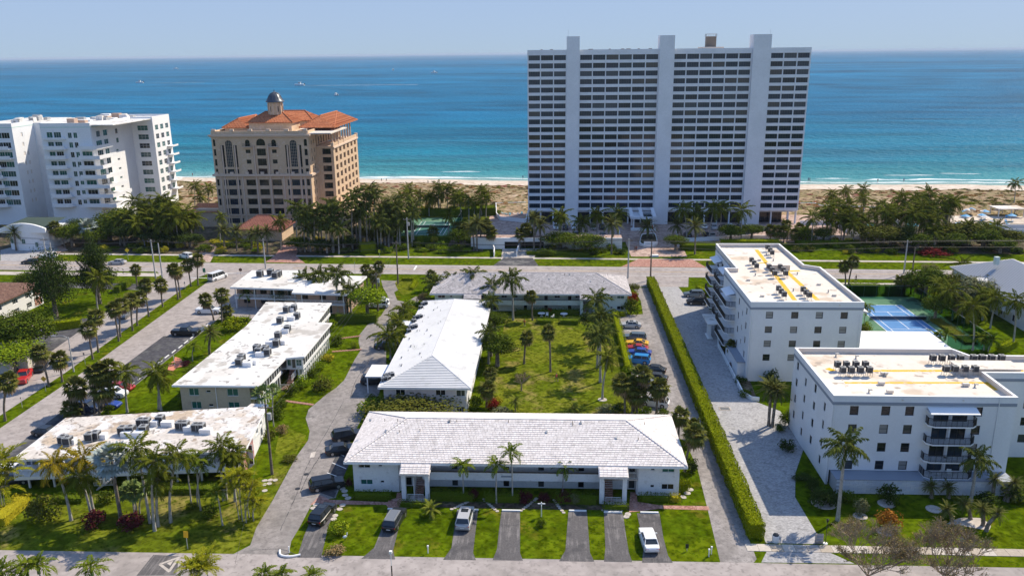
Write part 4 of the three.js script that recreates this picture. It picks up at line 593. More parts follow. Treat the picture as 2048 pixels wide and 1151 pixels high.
{ // drive-through canopy, planter wall, low pavilion
  const o = thing('entrance_canopy', 'flat white entrance canopy on two pillars over the paved drive', 'canopy'); const a = px(1399, 641, 3.4), b = px(1446, 630, 3.4); G().box(33.6, 37.4, 3.15, 3.45, -178.6, -171.2).mesh('canopy_roof', M.roofWhite, o); for (const z of [-172.2, -174.2]) G().box(34, 34.5, .2, 3.15, z - .25, z + .25).mesh('pillar', M.whiteTrim, o); G().prism([[33.7, -171.4], [34.8, -171.4], [34.8, -175], [33.7, -175]], 0, .2).mesh('pillar_base', M.paint, o); rebase(o);
  const w = thing('planter_wall', 'low white kerb wall around the bed beside the apartment drive', 'wall'); const pts = [[36.4, -174], [35.1, -167], [34.6, -141], [35.6, -138.6], [36.9, -138.2]]; for (let i = 0; i < 4; i++) { const [ax, az] = pts[i], [bx2, bz] = pts[i + 1], L = Math.hypot(bx2 - ax, bz - az); const m = G().box(0, L, 0, .75, -.12, .12).mesh('wall_segment', M.paint, w); m.position.set(ax, 0, az); m.rotation.y = Math.atan2(-(bz - az), bx2 - ax); } rebase(w);
  const p = thing('pavilion', 'single-storey pavilion with plain white roof behind the tennis court', 'building'); G().box(58.6, 78.6, 3.0, 3.35, -167.6, -157).mesh('roof', mottled(20, [.8, .78, .75], [[[.74, .71, .68], 6, 90, .5, .9]], { grain: .03 }), p); facade(p, 59.2, -157.6, 78, -157.6, 0, 3, range(0, 4, 4).map(i => ({ u: 2.5 + 4 * i, v: .8, w: 2, h: 1.6, nx: 2 })), M.white); facade(p, 78, -157.6, 78, -167, 0, 3, [], M.white); facade(p, 78, -167, 59.2, -167, 0, 3, [], M.white); facade(p, 59.2, -167, 59.2, -157.6, 0, 3, [], M.white); rebase(p);
}
console.log('blocks done');
// ---------------------------------------------------------------- beachfront tower
{
  const o = thing('apartment_tower', 'tall white slab tower with twenty window rows and three blank shafts', 'building');
  const z0 = -297, z1 = -319, x0 = -8.9, x1 = 87.8, top = 61, floors = 20, yb = 5.0, fh = (59.4 - yb) / floors; const tw = mottled(30, [.76, .77, .79], [[[.72, .73, .75], 5, 91, .4, .8]], { grain: .03 });
  const shafts = [[4.7, 9.1], [36.5, 41.5], [68.1, 74.1]], secs = [[x0, 4.7, 3, 0], [9.1, 36.5, 6, .9], [41.5, 68.1, 6, .9], [74.1, x1, 3, 0]];
  shafts.forEach(([a, b]) => G().box(a, b, 0, 65.4, z0 - 6, z0 + .5).mesh('lift_shaft', tw, o));
  G().box(x0 + .4, x1 - .4, 4, top - .6, z1 + .4, z0 - 2.2).mesh('core', tw, o); G().box(x0, x1, top - .6, top - .3, z1, z0 - 1.2).mesh('roof', M.roofCream, o);
  G().box(x0, x0 + .4, 0, top, z1, z0 - .41).box(x1 - .4, x1, 5.2, top, z1, z0 - .41).mesh('end_wall', tw, o); G().box(x0 + .4, x1 - .4, 0.01, top - .2, z1, z1 + .4).mesh('rear_wall', tw, o);
  let made = 0; const gl = [M.glassBlue, M.glassDark, glassOf([.02, .03, .045]), glassOf([.035, .045, .055]), glassOf([.06, .07, .08]), glassOf([.08, .07, .06])], fr = plain([.09, .1, .11], .4, .5); const spare = {};
  for (let f = floors; f >= 0; f--) { // spandrel bands, one per floor and section
    const y = yb + f * fh; secs.forEach(([a, b, n, set]) => { const h1 = f === floors ? top : y + .86, h0 = y - .16; const bend = (b - a) / n; G().box(a + .003, b - .003, h0, h1, z0 - set - .4, z0 - set).mesh('spandrel', tw, o); });
  }
  for (let f = floors - 1; f >= 0; f--) secs.forEach(([a, b, n, set]) => {
    const y = yb + f * fh + .86, h = fh - 1.02, w = (b - a) / n;
    for (let i = 0; i < n; i++) { const x = a + w * (i + .5); const q = winGeos(w - .34, h, 5, 1, .06, .12); const g = gl[Math.floor(Math.pow(rnd(), 1.7) * gl.length)];
      if (made < 300) { winAt(o, x, y, z0 - set - .5, 0, { w: w - .34, h, nx: 5, ny: 1, f: fr, g, inset: 0, fr: .06, dep: .12 }); made++; }
      else { (spare.f ??= G()).add(q.f, new THREE.Matrix4().makeTranslation(x, y, z0 - set - .5)); (spare.p ??= G()).add(q.panes[0], new THREE.Matrix4().makeTranslation(x, y, z0 - set - .5)); } }
    for (let i = 0; i <= n; i++) { const x = clamp(a + w * i, a + .12, b - .12); (spare.m ??= {})[`${a},${i}`] ??= G().box(x - .17 + (i === 0 ? .05 : 0), x + .17 - (i === n ? .05 : 0), yb + .8, top - 1.8, z0 - set - .62, z0 - set - .12); }
  });
  stuff(spare.f.mesh('lower_windows', fr, o)); stuff(spare.p.mesh('lower_panes', M.glassBlue, o)); Object.values(spare.m).forEach(g => g.mesh('mullion_pier', tw, o));
  // ground floor: dark glass behind round columns
  for (const [a, b] of [[x0, 4.7], [9.1, 36.5], [41.5, 68.1], [74.1, 83]]) { const n = Math.round((b - a) / 4.6); for (let i = 0; i < n; i++) winAt(o, lerp(a, b, (i + .5) / n), .1, z0 - 3, 0, { w: (b - a) / n - .1, h: 4.6, nx: 3, ny: 2, f: fr, g: M.glassDark, inset: 0, name: 'lobby_window' }); for (let i = 1; i < n; i++) G().cyl(.28, .28, 4.7, lerp(a, b, i / n), 0, z0 - .8, 10).mesh('column', tw, o); }
  for (const x of [84.6, 87.3]) for (const z of [-298, -308, -317]) G().cyl(.35, .35, 5.2, x, 0, z, 10).mesh('column', tw, o);
  G().box(54.2, 57.6, 62 - 1.4, 65, -311, -308).mesh('cooling_tower', plain([.2, .165, .135], .8), o); railing(o, [[54.1, -307.9], [57.7, -307.9], [57.7, -311.1], [54.1, -311.1], [54.1, -307.9]], 65, .9, M.steel, .6, .03); G().box(52, 60, top - .31, top + .5, -312.5, -306).mesh('plant_base', M.cream, o);
  [[-4], [-.6], [13], [19.6], [24], [26], [29.5], [33.5]].forEach(([x], i) => G().bx(.7 + (i % 3) * .4, .5, .5, x, top - .05, z0 - 1.9).mesh('roof_rig', plain([.2, .14, .12], .8), o)); G().cyl(.03, .03, 2.2, 5.2, 65.4, z0 - .2, 5).cyl(.03, .03, 1.6, 73.6, 65.4, z0 - .2, 5).mesh('antenna', M.steel, o);
  rebase(o);
  const c = thing('entrance_canopy', 'white stepped porte-cochere at the foot of the tall tower', 'canopy'); G().box(27.5, 36.2, 3.9, 4.6, -296.3, -286).mesh('canopy_roof', tw, c); for (const x of [27.2, 30.6, 35.0]) G().quad(V3(x, 4.6, -286), V3(x + 1.2, 4.6, -286), V3(x + 1.2, 6.4, -295.5), V3(x, 6.4, -295.5)).box(x + .003, x + 1.197, 4.0, 4.9, -295, -285.6).mesh('fin', tw, c); G().box(30.7, 35, 4.6, 4.66, -295, -287).mesh('skylight', M.glassGrey, c); for (const x of [28.4, 35.2]) for (const z of [-287, -294]) G().cyl(.3, .3, 3.9, x, 0, z, 10).mesh('column', tw, c); G().prism([[27.4, -285], [36, -285], [36, -286.6], [27.4, -286.6]], 0, .8).mesh('planter', M.paint, c); rebase(c);
}
{ // podium, garage front, walls and plazas of the tower
  lay('tower_plaza', [[-20, -268], [100, -266], [103, -302], [95, -330], [-30, -330], [-24, -300], [-20, -285]], .024, M.plazaBrick);
  lay('entrance_plaza', [[24, -247], [41, -247], [42, -270], [24, -270]], .03, M.plazaBrick); lay('brick_crossing', [[26, -244], [42, -243.5], [44.5, -233.8], [20, -234.5]], .034, M.brick);
  lay('garage_ramp', [[-15.5, -243], [-5.5, -243], [-5, -256.9], [-16, -256.9]], .034, M.concrete); lay('garage_apron', [[-14.8, -245], [-6, -245], [-4, -235], [-17.5, -235.3]], .036, M.darkAsphalt);
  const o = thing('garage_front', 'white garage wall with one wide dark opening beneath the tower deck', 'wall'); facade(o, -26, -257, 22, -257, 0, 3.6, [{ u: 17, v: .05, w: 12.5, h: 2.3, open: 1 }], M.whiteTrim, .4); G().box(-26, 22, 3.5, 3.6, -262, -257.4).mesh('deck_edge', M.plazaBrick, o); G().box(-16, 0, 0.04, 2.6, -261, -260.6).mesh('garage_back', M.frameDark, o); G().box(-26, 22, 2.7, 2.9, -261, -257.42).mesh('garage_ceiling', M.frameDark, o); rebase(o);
  const wallRun = (name, label, pts, h, t = .3) => { const w = thing(name, label, 'wall'); for (let i = 0; i < pts.length - 1; i++) { const [ax, az] = pts[i], [bx2, bz] = pts[i + 1], L = Math.hypot(bx2 - ax, bz - az); const m = G().box(-.02, L + .02, 0, h - i * .002, -t / 2, t / 2).mesh('wall_segment', M.whiteTrim, w); m.position.set(ax, 0, az); m.rotation.y = Math.atan2(-(bz - az), bx2 - ax); } return rebase(w); };
  wallRun('garden_wall', 'low curved white wall on the palm side of the garage ramp', pxs([[960, 487], [975, 490], [985, 496], [989, 505], [988, 514]]), 1.6);
  wallRun('garden_wall', 'low curved white wall on the planted side of the garage ramp', pxs([[1052, 489], [1040, 493], [1036, 503], [1033, 513]]), 1.6);
  wallRun('garden_wall', 'curved white wall beside the tower entrance drive and hedge', pxs([[1130, 497], [1180, 500], [1215, 496], [1238, 486], [1239, 468]]), 1.5);
  wallRun('garden_wall', 'white wall between parked cars and hedge along the tower forecourt', pxs([[1353, 468], [1356, 484], [1480, 478], [1640, 478], [1720, 478]]), 1.3);
  wallRun('garden_wall', 'white wall around the right-hand terrace of the tower', pxs([[1720, 478], [1710, 472], [1668, 449], [1600, 449]]), 1.5); wallRun('garden_wall', 'white parapet at the far end of the right terrace', pxs([[1596, 412], [1630, 412], [1640, 416], [1765, 420], [1790, 440], [1800, 452]]), 1.4);
  wallRun('garden_wall', 'white parapet around the left terrace of the tower', pxs([[1056, 428], [1052, 445], [1000, 440], [993, 432], [992, 412], [1052, 410]]), 1.4);
  const isl = thing('entrance_island', 'white kerbed planting island with sign in front of the tower entrance', 'planter'); const ip = smooth([[1279, 490], [1284, 473], [1310, 471], [1315, 488], [1308, 494], [1288, 494]], 24); G().prism(ip, 0, .9).mesh('kerb', M.paint, isl); const cx = ip.reduce((a, p) => a + p[0], 0) / ip.length, cz = ip.reduce((a, p) => a + p[1], 0) / ip.length; G().prism(ip.map(([x, z]) => [lerp(x, cx, .1), lerp(z, cz, .1)]), .85, .95).mesh('planting', M.soil, isl); G().box(cx - 2.2, cx + 2.2, .9, 1.7, -260.6, -260.4).mesh('sign_panel', M.paint, isl).position.z = 0; rebase(isl);
  for (const [u, v, n] of [[1309, 513, 'flower box with red blooms in the middle of the brick entrance']]) { const p = px(u, v); const b = thing('flower_box', n, 'planter', p); G().box(-1.2, 1.2, 0, .6, -.6, .6).mesh('box', M.paint, b); }
}
// ---------------------------------------------------------------- tan beachfront condominium with domed cupola
{
  const o = thing('condominium', 'tan ten-storey condominium with orange tile roofs and dark domed cupola', 'building');
  const z0 = -291, st = M.stucco, tr = M.stuccoTrim; const X = (u, v) => onZ(u, v, z0).x, Yv = (v, u = 520) => onZ(u, v, z0).y;
  const x0 = X(421, 270), x1 = X(617, 290), yt = Yv(262), z1 = -316, xs = x1 + 9; const fl = Yv(320) - Yv(332);
  const yA = Yv(350), yCor = Yv(268); // belt course and main cornice
  const ws = []; const add = (u0, v0, u1, v1, e = {}) => { const k = (v0 - 270) * .085 * 0; ws.push({ ...rz(z0, x0, u0, v0, u1, v1), f: M.frameDark, fr: .08, ...e }); };
  const lean = v => (v - 300) * .09; // the plan columns at row v
  const put = (uc, w, v0, v1, e) => { const xc = X(uc, 300); const y0 = Yv(v1), y1 = Yv(v0); ws.push({ u: xc - x0, v: y0, w, h: y1 - y0, f: M.frameDark, fr: .08, ...e }); };
  const gl = [M.glassBlue, M.glassDark];
  for (const uc of [457.5, 586.5]) { put(uc, 2.5, 280, 334, { nx: 4, ny: 9, arch: 1, g: M.glassBlue, f: M.stuccoTrim }); put(uc - 12.8, 1.2, 290, 334, { nx: 2, ny: 8, g: M.glassDark }); put(uc + 12.8, 1.2, 290, 334, { nx: 2, ny: 8, g: M.glassDark }); put(uc, 2.5, 338, 346.5, { nx: 4, ny: 2, g: M.glassBlue }); put(uc - 12.8, 1.2, 338, 346.5, { nx: 2, ny: 2, g: M.glassBlue }); put(uc + 12.8, 1.2, 338, 346.5, { nx: 2, ny: 2, g: M.glassBlue }); }
  put(522, 3.2, 277, 291, { nx: 3, ny: 2, arch: 1, g: M.glassDark }); [[297, 311], [317, 331], [337, 351]].forEach(([a, b]) => put(522, 3.2, a, b, { nx: 4, ny: 1, g: M.glassDark }));
  for (const uc of [495.5, 548]) { put(uc, 1.7, 279, 293, { nx: 2, arch: 1 }); put(uc, 1.7, 299, 306, { nx: 2 }); put(uc, 1.7, 319, 327, { nx: 2 }); put(uc, 1.7, 339, 351, { nx: 2 }); }
  for (const [a, b] of [[359, 371], [378, 390], [397, 409], [416, 428], [436, 446]]) { for (const uc of [457.5, 586.5]) { put(uc, 2.9, a, b, { nx: 4, ny: 2, g: M.glassBlue }); put(uc - 13.5, 1.2, a, b, { nx: 2, ny: 2, g: M.glassBlue }); put(uc + 13.5, 1.2, a, b, { nx: 2, ny: 2, g: M.glassBlue }); } if (b < 440) for (const uc of [495.5, 522, 548]) put(uc, 3.5, a, b, { nx: 3, g: M.glassDark, inset: .5 }); }
  for (const uc of [428.5, 611.5]) for (const [a, b] of [[278, 292], [298, 311], [318, 331], [337, 349], [358, 371], [378, 391], [397, 410]]) put(uc, 1.1, a, b, { nx: 1, ny: 2, arch: a === 278 });
  ws.forEach(w => { if (w.u - w.w / 2 < .15) w.u = w.w / 2 + .2; if (w.u + w.w / 2 > x1 - x0 - .15) w.u = x1 - x0 - w.w / 2 - .2; });
  facade(o, x0, z0, x1, z0, 0, yt, ws, st, .6);
  const sideW = []; for (let i = 0; i < 8; i++) for (const u of [3.5, 6.6]) sideW.push({ u, v: yt - 5.2 - i * 2.95, w: .75, h: 1.7, f: M.frameDark });
  facade(o, x1, z0, x1, z0 - 9, 0, yt, sideW.filter(w => w.v > .2), st, .5); facade(o, x0, z1, x0, z0, 0, yt, [], st, .5); facade(o, x1, z1, x0, z1, 0, yt, [], st, .5); G().box(x0 + .6, x1 + 8, yt - 1.2, yt - .8, z1 + .5, z0 - .7).mesh('roof_deck', M.roofCream, o);
  // right wing, stepping out to the side with loggias
  const zw0 = z0 - 9, zw1 = -338, xw = onZ(672, 380, zw0).x, yw = yt - 6.6, col = [], lg = [];
  for (let i = 0; i < 8; i++) for (let k = 0; k < 6; k++) lg.push({ u: 4.2 + k * 5.9, v: yw - 2.7 - i * 3.1, w: 3.1, h: 2.1, nx: 3, f: M.frameDark, g: M.glassDark, inset: .6 }); const cam = []; for (let i = 0; i < 8; i++) cam.push({ u: xw - x1 - 2.6, v: yw - 2.7 - i * 3.1, w: 3.2, h: 2.1, nx: 3, f: M.frameDark, g: M.glassDark, inset: .7 });
  facade(o, xw, zw0, xw, zw1, 0, yw, lg.filter(w => w.v > .2), st, .8); facade(o, x1, zw0, xw, zw0, 0, yw, cam.filter(w => w.v > .2), st, .8); facade(o, xw, zw1, x1, zw1, 0, yw, [], st); G().box(x1, xw, yw, yw + .3, zw1, zw0).mesh('terrace_slab', tr, o);
  const ub = yw + .3; facade(o, x1 - .2, zw0 - 2, x1 - .2, zw1 + 2, ub, yt - .3, range(0, 5, 5).map(i => ({ u: 2.5 + i * 3.6, v: ub + .5, w: 1.4, h: 2.6, f: M.frameDark })), st, .5); for (let k = 0; k < 8; k++) G().cyl(.34, .3, 5.8, xw - 1.0, ub, zw0 - 3 - k * 4, 10).mesh('loggia_column', tr, o);
  for (const [x, z] of [[xw - .3, zw0], [xw - .3, zw0 - 8], [xw - .3, zw0 - 16], [xw - .3, zw1 + .5]]) G().box(x - .5, x + .5, ub, ub + 1.3, z - .5, z + .5).mesh('terrace_pier', tr, o); G().box(xw - .45, xw + .05, ub, ub + .9, zw1, zw0).mesh('terrace_parapet', st, o);
  // cornices, belts, pilasters
  const belt = (y, h, out) => G().box(x0 - out, x1 + out, y, y + h, z0 + .003, z0 + out).box(x1 + .003, x1 + out, y, y + h, z0 - 9, z0).box(x0 - out, x0 - .003, y, y + h, z1, z0).mesh('cornice', tr, o); belt(yCor - .6, .5, .8); belt(yCor - 1.0, .35, .45); belt(yA - .3, .7, .7); belt(Yv(430), .3, .3); G().box(xw + .003, xw + .4, yw - .6, yw, zw1, zw0 + .3).mesh('cornice', tr, o);
  for (const u of [436, 446 - 2, 470, 480, 508, 536, 563, 575, 598, 606]) { const x = X(u, 300); G().box(x - .22, x + .22, 0, yA - .3, z0 + .003, z0 + .3).mesh('pilaster', tr, o); if (![480, 563, 436, 606].includes(u)) G().cyl(.28, .24, Yv(290) - yA - .5, x, yA + .4, z0 + .32, 8).mesh('half_column', tr, o); }
  for (const uc of [495.5, 548]) { const x = X(uc, 300); G().box(x - 1.7, x + 1.7, Yv(294), Yv(294) + .25, z0 + .003, z0 + 1).mesh('juliet_balcony', tr, o); railing(o, [[x - 1.6, z0 + .9], [x + 1.6, z0 + .9]], Yv(294) + .25, 1, M.darkMetal, .22, .02); }
  for (let k = 0; k < 6; k++) { const x = lerp(x0 + 1, x1 - 1, k / 5); G().box(x - .7, x + .7, yt, yt + .7, z0 - .6, z0 + .1).mesh('parapet_pier', tr, o); }
  for (let k = 0; k < 7; k++) { const x = lerp(x0 + .8, x1 - .8, k / 6); G().box(x - .6, x + .6, yA + .4, yA + 1.2, z0 + .003, z0 + .6).mesh('belt_pier', tr, o); }
  // roof pavilions
  const pav = (xa, xb, za, zb, y0, ye, yr, ra, rb, al, w = true, tm = M.terracotta) => { if (w) G().box(xa + .8, xb - .8, y0, ye - .2, zb + .8, za - .8).mesh('pavilion_wall', st, o); const r = hip(o, xa, xb, za, zb, ye, yr, ra, rb, al, tm, .25); const g = G(); const zm = (za + zb) / 2, xm = (xa + xb) / 2, P = al ? V3(ra, yr, zm) : V3(xm, yr, ra), Q = al ? V3(rb, yr, zm) : V3(xm, yr, rb); const cs = [V3(xa, ye, za), V3(xb, ye, za), V3(xb, ye, zb), V3(xa, ye, zb)]; const faces = al ? [[cs[0], cs[1], Q, P], [cs[1], cs[2], Q, Q], [cs[2], cs[3], P, Q], [cs[3], cs[0], P, P]] : [[cs[0], cs[1], P, P], [cs[1], cs[2], Q, P], [cs[2], cs[3], Q, Q], [cs[3], cs[0], P, Q]];
    for (const [a, b, c, d] of faces) { const n = Math.round(a.distanceTo(b) / .55); for (let i = 1; i < n; i++) { const e = a.clone().lerp(b, i / n); const t = i / n; const ex = b.clone().sub(a); const du = d.clone().sub(a).dot(ex) / ex.lengthSq(), cu = c.clone().sub(a).dot(ex) / ex.lengthSq(); const lim = Math.min(du > 1e-3 ? t / du : 9, cu < .999 ? (1 - t) / (1 - cu) : 9, 1); const base = d.clone().sub(a).addScaledVector(ex, -du); g.bar(e.clone().add(V3(0, .03, 0)), e.clone().addScaledVector(base, lim * .98).add(V3(0, .03, 0)), .1, 4); } }
    stuff(g.mesh('roof_tiles', tm, r)); cap(r, [cs[0], P, Q, cs[1]].map(p => p.clone().add(V3(0, .1, 0))), .16, tm); return r; };
  const pa = onZ(493, 247, z0 - 6).x, pb = onZ(587, 247, z0 - 6).x; pav(pa, pb, z0 - 5, z0 - 17, yt - 1, yt + 2.6, yt + 6, (pa + pb) / 2 - 3, (pa + pb) / 2 + 3, true); winAt(o, (pa + pb) / 2, yt - .4, z0 - 5.78, 0, { w: 7.6, h: 1.8, nx: 3, f: M.stuccoTrim, g: M.glassDark, name: 'pavilion_opening', inset: 0 });
  pav(x1 - 6, xw + .8, zw0 - .5, zw1, yt - 1, yt + .4, yt + 4.2, zw0 - 7, zw1 + 7, false, false); pav(x0 + 1, x0 + 11, z0 - 8, z1 - 12, yt - 1, yt + .6, yt + 3.6, z0 - 12, z1 - 6, false); pav(x0 + 12, x1 - 4, z0 - 22, z0 - 36, yt - 1, yt + 2, yt + 5.2, x0 + 18, x1 - 9, true);
  // cupola
  const cx = onZ(551, 220, z0 - 11).x, cz = z0 - 11, cy = yt + 5.0; G().cyl(2.5, 2.5, 4.4, cx, cy, cz, 16).mesh('cupola_drum', st, o); for (let k = 0; k < 12; k++) G().cyl(.2, .2, 4.2, cx + 2.6 * Math.cos(k * PI / 6), cy, cz + 2.6 * Math.sin(k * PI / 6), 6).mesh('cupola_column', tr, o); for (let k = 0; k < 6; k++) { const a = k * PI / 3 + .6; G().bx(.7, 1.9, .1, 0, 0, 0, 0).mesh('cupola_window', M.frameDark, o).position.set(cx + 2.52 * Math.sin(a), cy + 2, cz + 2.52 * Math.cos(a)); }
  const dome = new THREE.LatheGeometry([[3.3, 0], [3.3, .3], [2.9, .7], [2.45, 1.5], [1.9, 2.5], [1.1, 3.2], [.4, 3.5], [.15, 3.7], [.12, 4.3], [0, 4.4]].map(p => new THREE.Vector2(...p)), 16); const dm = addMesh('dome', uvBox(dome.toNonIndexed(), 1), M.slate, o); dm.position.set(cx, cy + 4.4, cz); for (let k = 0; k < 16; k++) { const a = k * PI / 8; G().tube([[2.9, .7], [2.45, 1.5], [1.9, 2.5], [1.1, 3.2], [.4, 3.5]].map(([r, y]) => V3(r * Math.cos(a), y, r * Math.sin(a))), .06, 4).mesh('dome_rib', M.slate, dm); }
  // low front pavilion and podium
  const fa = px(468, 462, 3.5), fb = px(566, 462, 3.5); pav(fa.x, fb.x, fa.z, fa.z - 14, 0, 4, 7.6, fa.x + 6, fb.x - 6, true, true, mottled(14, [.25, .105, .08], [[[.32, .14, .1], 20, 152, .4, .8]], { grain: .2 })); G().box(x1, xw + 8, 0, 5, z0 - 30, z0 + 3).mesh('podium', st, o); for (let k = 0; k < 7; k++) G().box(x1 + .8 + k * 1.75, x1 + 1.9 + k * 1.75, 1, 3.4, z0 + 3.003, z0 + 3.05).mesh('podium_window', M.glassDark, o); G().box(x0 - 9, x0, 0, 6.5, z0 - 12, z0 - 1).mesh('side_pavilion', st, o); G().quad(V3(x0 - 11, 5.6, z0 - .5), V3(x0 - .1, 5.6, z0 - .5), V3(x0 - .1, 7.6, z0 - 8), V3(x0 - 11, 7.6, z0 - 8)).mesh('side_pavilion_roof', M.terracotta, o);
  rebase(o);
}
console.log('condo done');
// ---------------------------------------------------------------- white curved-balcony condominium
{
  const o = thing('condominium', 'white beachfront condominium with stacked curved balconies and green-tinted windows', 'building');
  const cw = mottled(20, [.80, .80, .80], [[[.77, .77, .775], 5, 92, .4, .8]], { grain: .03 }), z0 = -296, gtr = plain([.5, .66, .6], .7); const X = u => onZ(u, 300, z0).x, top = onZ(130, 246, z0).y, fh = 3.5, nf = 8; const gl = [M.glassGreen, M.glassDark, glassOf([.04, .09, .085])];
  const a0 = X(-70), a1 = X(30), b0 = X(86), b1 = X(186); const fy = i => top - 5.4 - i * fh; // sill of floor i from the top
  const wf = { nx: 2, f: M.frameWhite, g: gl, fr: .07 };
  const front = (xa, xb, list) => list.map(([u, w, h, dy = 0]) => u).length ? range(0, nf - 1, nf - 1).flatMap(i => list.map(([u, w, h, dy = 0]) => ({ u: X(u + i * 1.6) - xa, v: fy(i) + dy, w, h, ...wf, nx: w > 2.2 ? 3 : 2 }))).filter(w => w.v > .3 && w.u > w.w / 2 + .1 && w.u + w.w / 2 < xb - xa - .1).map(w => w) : [];
  const col = (xa, xb, list) => range(0, nf - 1, nf - 1).flatMap(i => list.map(([u, w, h]) => ({ u: X(u) - xa, v: fy(i), w, h, ...wf, nx: w > 2.2 ? 3 : 2 }))).filter(w => w.v > .3 && w.u > w.w / 2 + .1 && w.u + w.w / 2 < xb - xa - .1);
  // wing beside the frame edge
  facade(o, a0, z0, a1, z0, 0, top, col(a0, a1, [[0, 2.6, 2.1], [15, 3, 2.1], [-16, 2.6, 2.1]]), cw, .4); const lou = range(0, 7, 7).flatMap(i => [{ u: 5.2, v: fy(i) + .2, w: 1.1, h: 1.5, f: cw, g: M.cream, nx: 1, ny: 4 }, ...(i > 1 ? [{ u: 7.4, v: fy(i) + .2, w: 1.1, h: 1.5, f: cw, g: M.cream, nx: 1, ny: 4 }] : [])]).filter(w => w.v > .3); facade(o, a1, z0, a1, z0 - 13, 0, top, lou, cw, .4, 'side_wall');
  G().box(a0, a1, top - 1.6, top - 1.35, z0 - .001, z0 + .05).box(a1 - .001, a1 + .05, top - 1.6, top - 1.35, z0 - 13, z0).mesh('green_stripe', gtr, o); G().box(a0 + .4, a1 - .4, top - 1, top - .7, z0 - 40, z0 - .4).mesh('roof', M.roofWhite, o);
  // connecting part
  const zc = z0 - 13; facade(o, a1, zc, b0, zc, 0, top - .8, range(0, nf - 1, nf - 1).map(i => ({ u: (b0 - a1) * .5, v: fy(i), w: 1.8, h: 1.9, ...wf })).filter(w => w.v > .3), cw, .4, 'link_wall'); facade(o, b0, z0 - 13, b0, z0, 0, top, [], cw, .4, 'side_wall');
  // main wing
  const fw = col(b0, b1, [[103, 2.2, 2.2], [118.5, 2.7, 2.2], [143, 1.4, 2], [154, 1.4, 2]]); for (let i = 2; i < nf; i++) { const v = fy(i); if (v > .3) fw.push({ u: X(173) - b0, v, w: 3.8, h: 2.2, ...wf, nx: 3 }); }
  facade(o, b0, z0, b1, z0, 0, top, fw, cw, .4); G().box(b0, b1, top - 1.6, top - 1.35, z0 - .001, z0 + .05).mesh('green_stripe', gtr, o);
  const zr = [z0, z0 - 12, z0 - 24, z0 - 36], sw = []; for (let i = 0; i < nf; i++) { sw.push({ u: 4.8, v: fy(i), w: i % 3 ? 4 : 2.6, h: 2.2, ...wf, nx: 3 }, { u: 9.8, v: fy(i), w: 3, h: 2.2, ...wf }); if (i > 1) sw.push({ u: 17, v: fy(i) + .4, w: 1.8, h: .8, ...wf }); else sw.push({ u: 18, v: fy(i), w: 1.9, h: 1.9, ...wf }); }
  facade(o, b1, z0, b1, z0 - 30, 0, top, sw.filter(w => w.v > .3), cw, .4, 'side_wall'); G().box(b1 - .001, b1 + .05, top - 1.6, top - 1.35, z0 - 30, z0).mesh('green_stripe', gtr, o);
  const zf = z0 - 30, c1 = onZ(315, 330, zf).x; const ff = []; for (let i = 0; i < nf; i++) ff.push({ u: (c1 - b1) / 2, v: fy(i), w: Math.min(4.2, c1 - b1 - .8), h: 2, ...wf, nx: 3, ny: 2 }); facade(o, b1, zf, c1, zf, 0, top, ff.filter(w => w.v > .3), cw, .4, 'sea_end_wall'); const fs = []; for (let i = 0; i < nf; i++) for (const u of [3, 7.5, 12]) fs.push({ u, v: fy(i), w: 2.6, h: 2, ...wf, nx: 3, ny: 2 }); facade(o, c1, zf, c1, zf - 15, 0, top, fs.filter(w => w.v > .3), cw, .4, 'sea_end_wall'); facade(o, c1, zf - 15, b0, zf - 15, 0, top, [], cw, .4);
  G().box(b0 + .4, c1 - .4, top - 1, top - .7, zf - 14.6, z0 - .5).mesh('roof', M.roofWhite, o); G().box(a1, b0 + 10, top - 1.2, top - .9, z0 - 40, zc - .4).mesh('roof', M.roofWhite, o);
  for (let i = 0; i < 26; i++) { const x = rr(b0 + 2, b1 - 3), z = rr(z0 - 40, z0 - 5), h = rr(.5, 2); G().box(x, x + rr(1, 4), top - .7, top - .7 + h, z - rr(1, 3), z).mesh('roof_plant', pick([cw, M.galv, M.roofWhite, M.pink]), o); } for (let i = 0; i < 9; i++) { const x = rr(a0 + 8, a1 - 3), z = rr(z0 - 30, z0 - 5); G().box(x, x + rr(1, 4), top - .7, top + rr(.2, 1.2), z - rr(1, 3), z).mesh('roof_plant', pick([cw, M.galv, M.roofWhite]), o); }
  // balconies: curved trays with solid parapets
  const tray = (poly, y, h = 1.15) => { const b = G().prism(poly, y - .3, y).mesh('balcony', cw, o); const c = [poly.reduce((a, p) => a + p[0], 0) / poly.length, poly.reduce((a, p) => a + p[1], 0) / poly.length]; const g = G(); for (let k = 0; k < poly.length; k++) { const p = poly[k], q = poly[(k + 1) % poly.length]; const i1 = [lerp(p[0], c[0], .04), lerp(p[1], c[1], .06)], i2 = [lerp(q[0], c[0], .04), lerp(q[1], c[1], .06)]; if (p[2] || q[2]) continue; g.prism([p, q, i2, i1], y, y + h); } g.mesh('balcony_parapet', cw, b); return b; };
  const bulge = (xa, xb, d) => [...range(0, 8, 8).map(k => { const t = k / 8, a = PI * t; return [lerp(xa, xb, .5 - .5 * Math.cos(a)), z0 + d * Math.pow(Math.sin(a), .55)]; }), [xb, z0 + .01, 1], [xa, z0 + .01, 1]].filter((p, k) => k !== 0 && k !== 8);
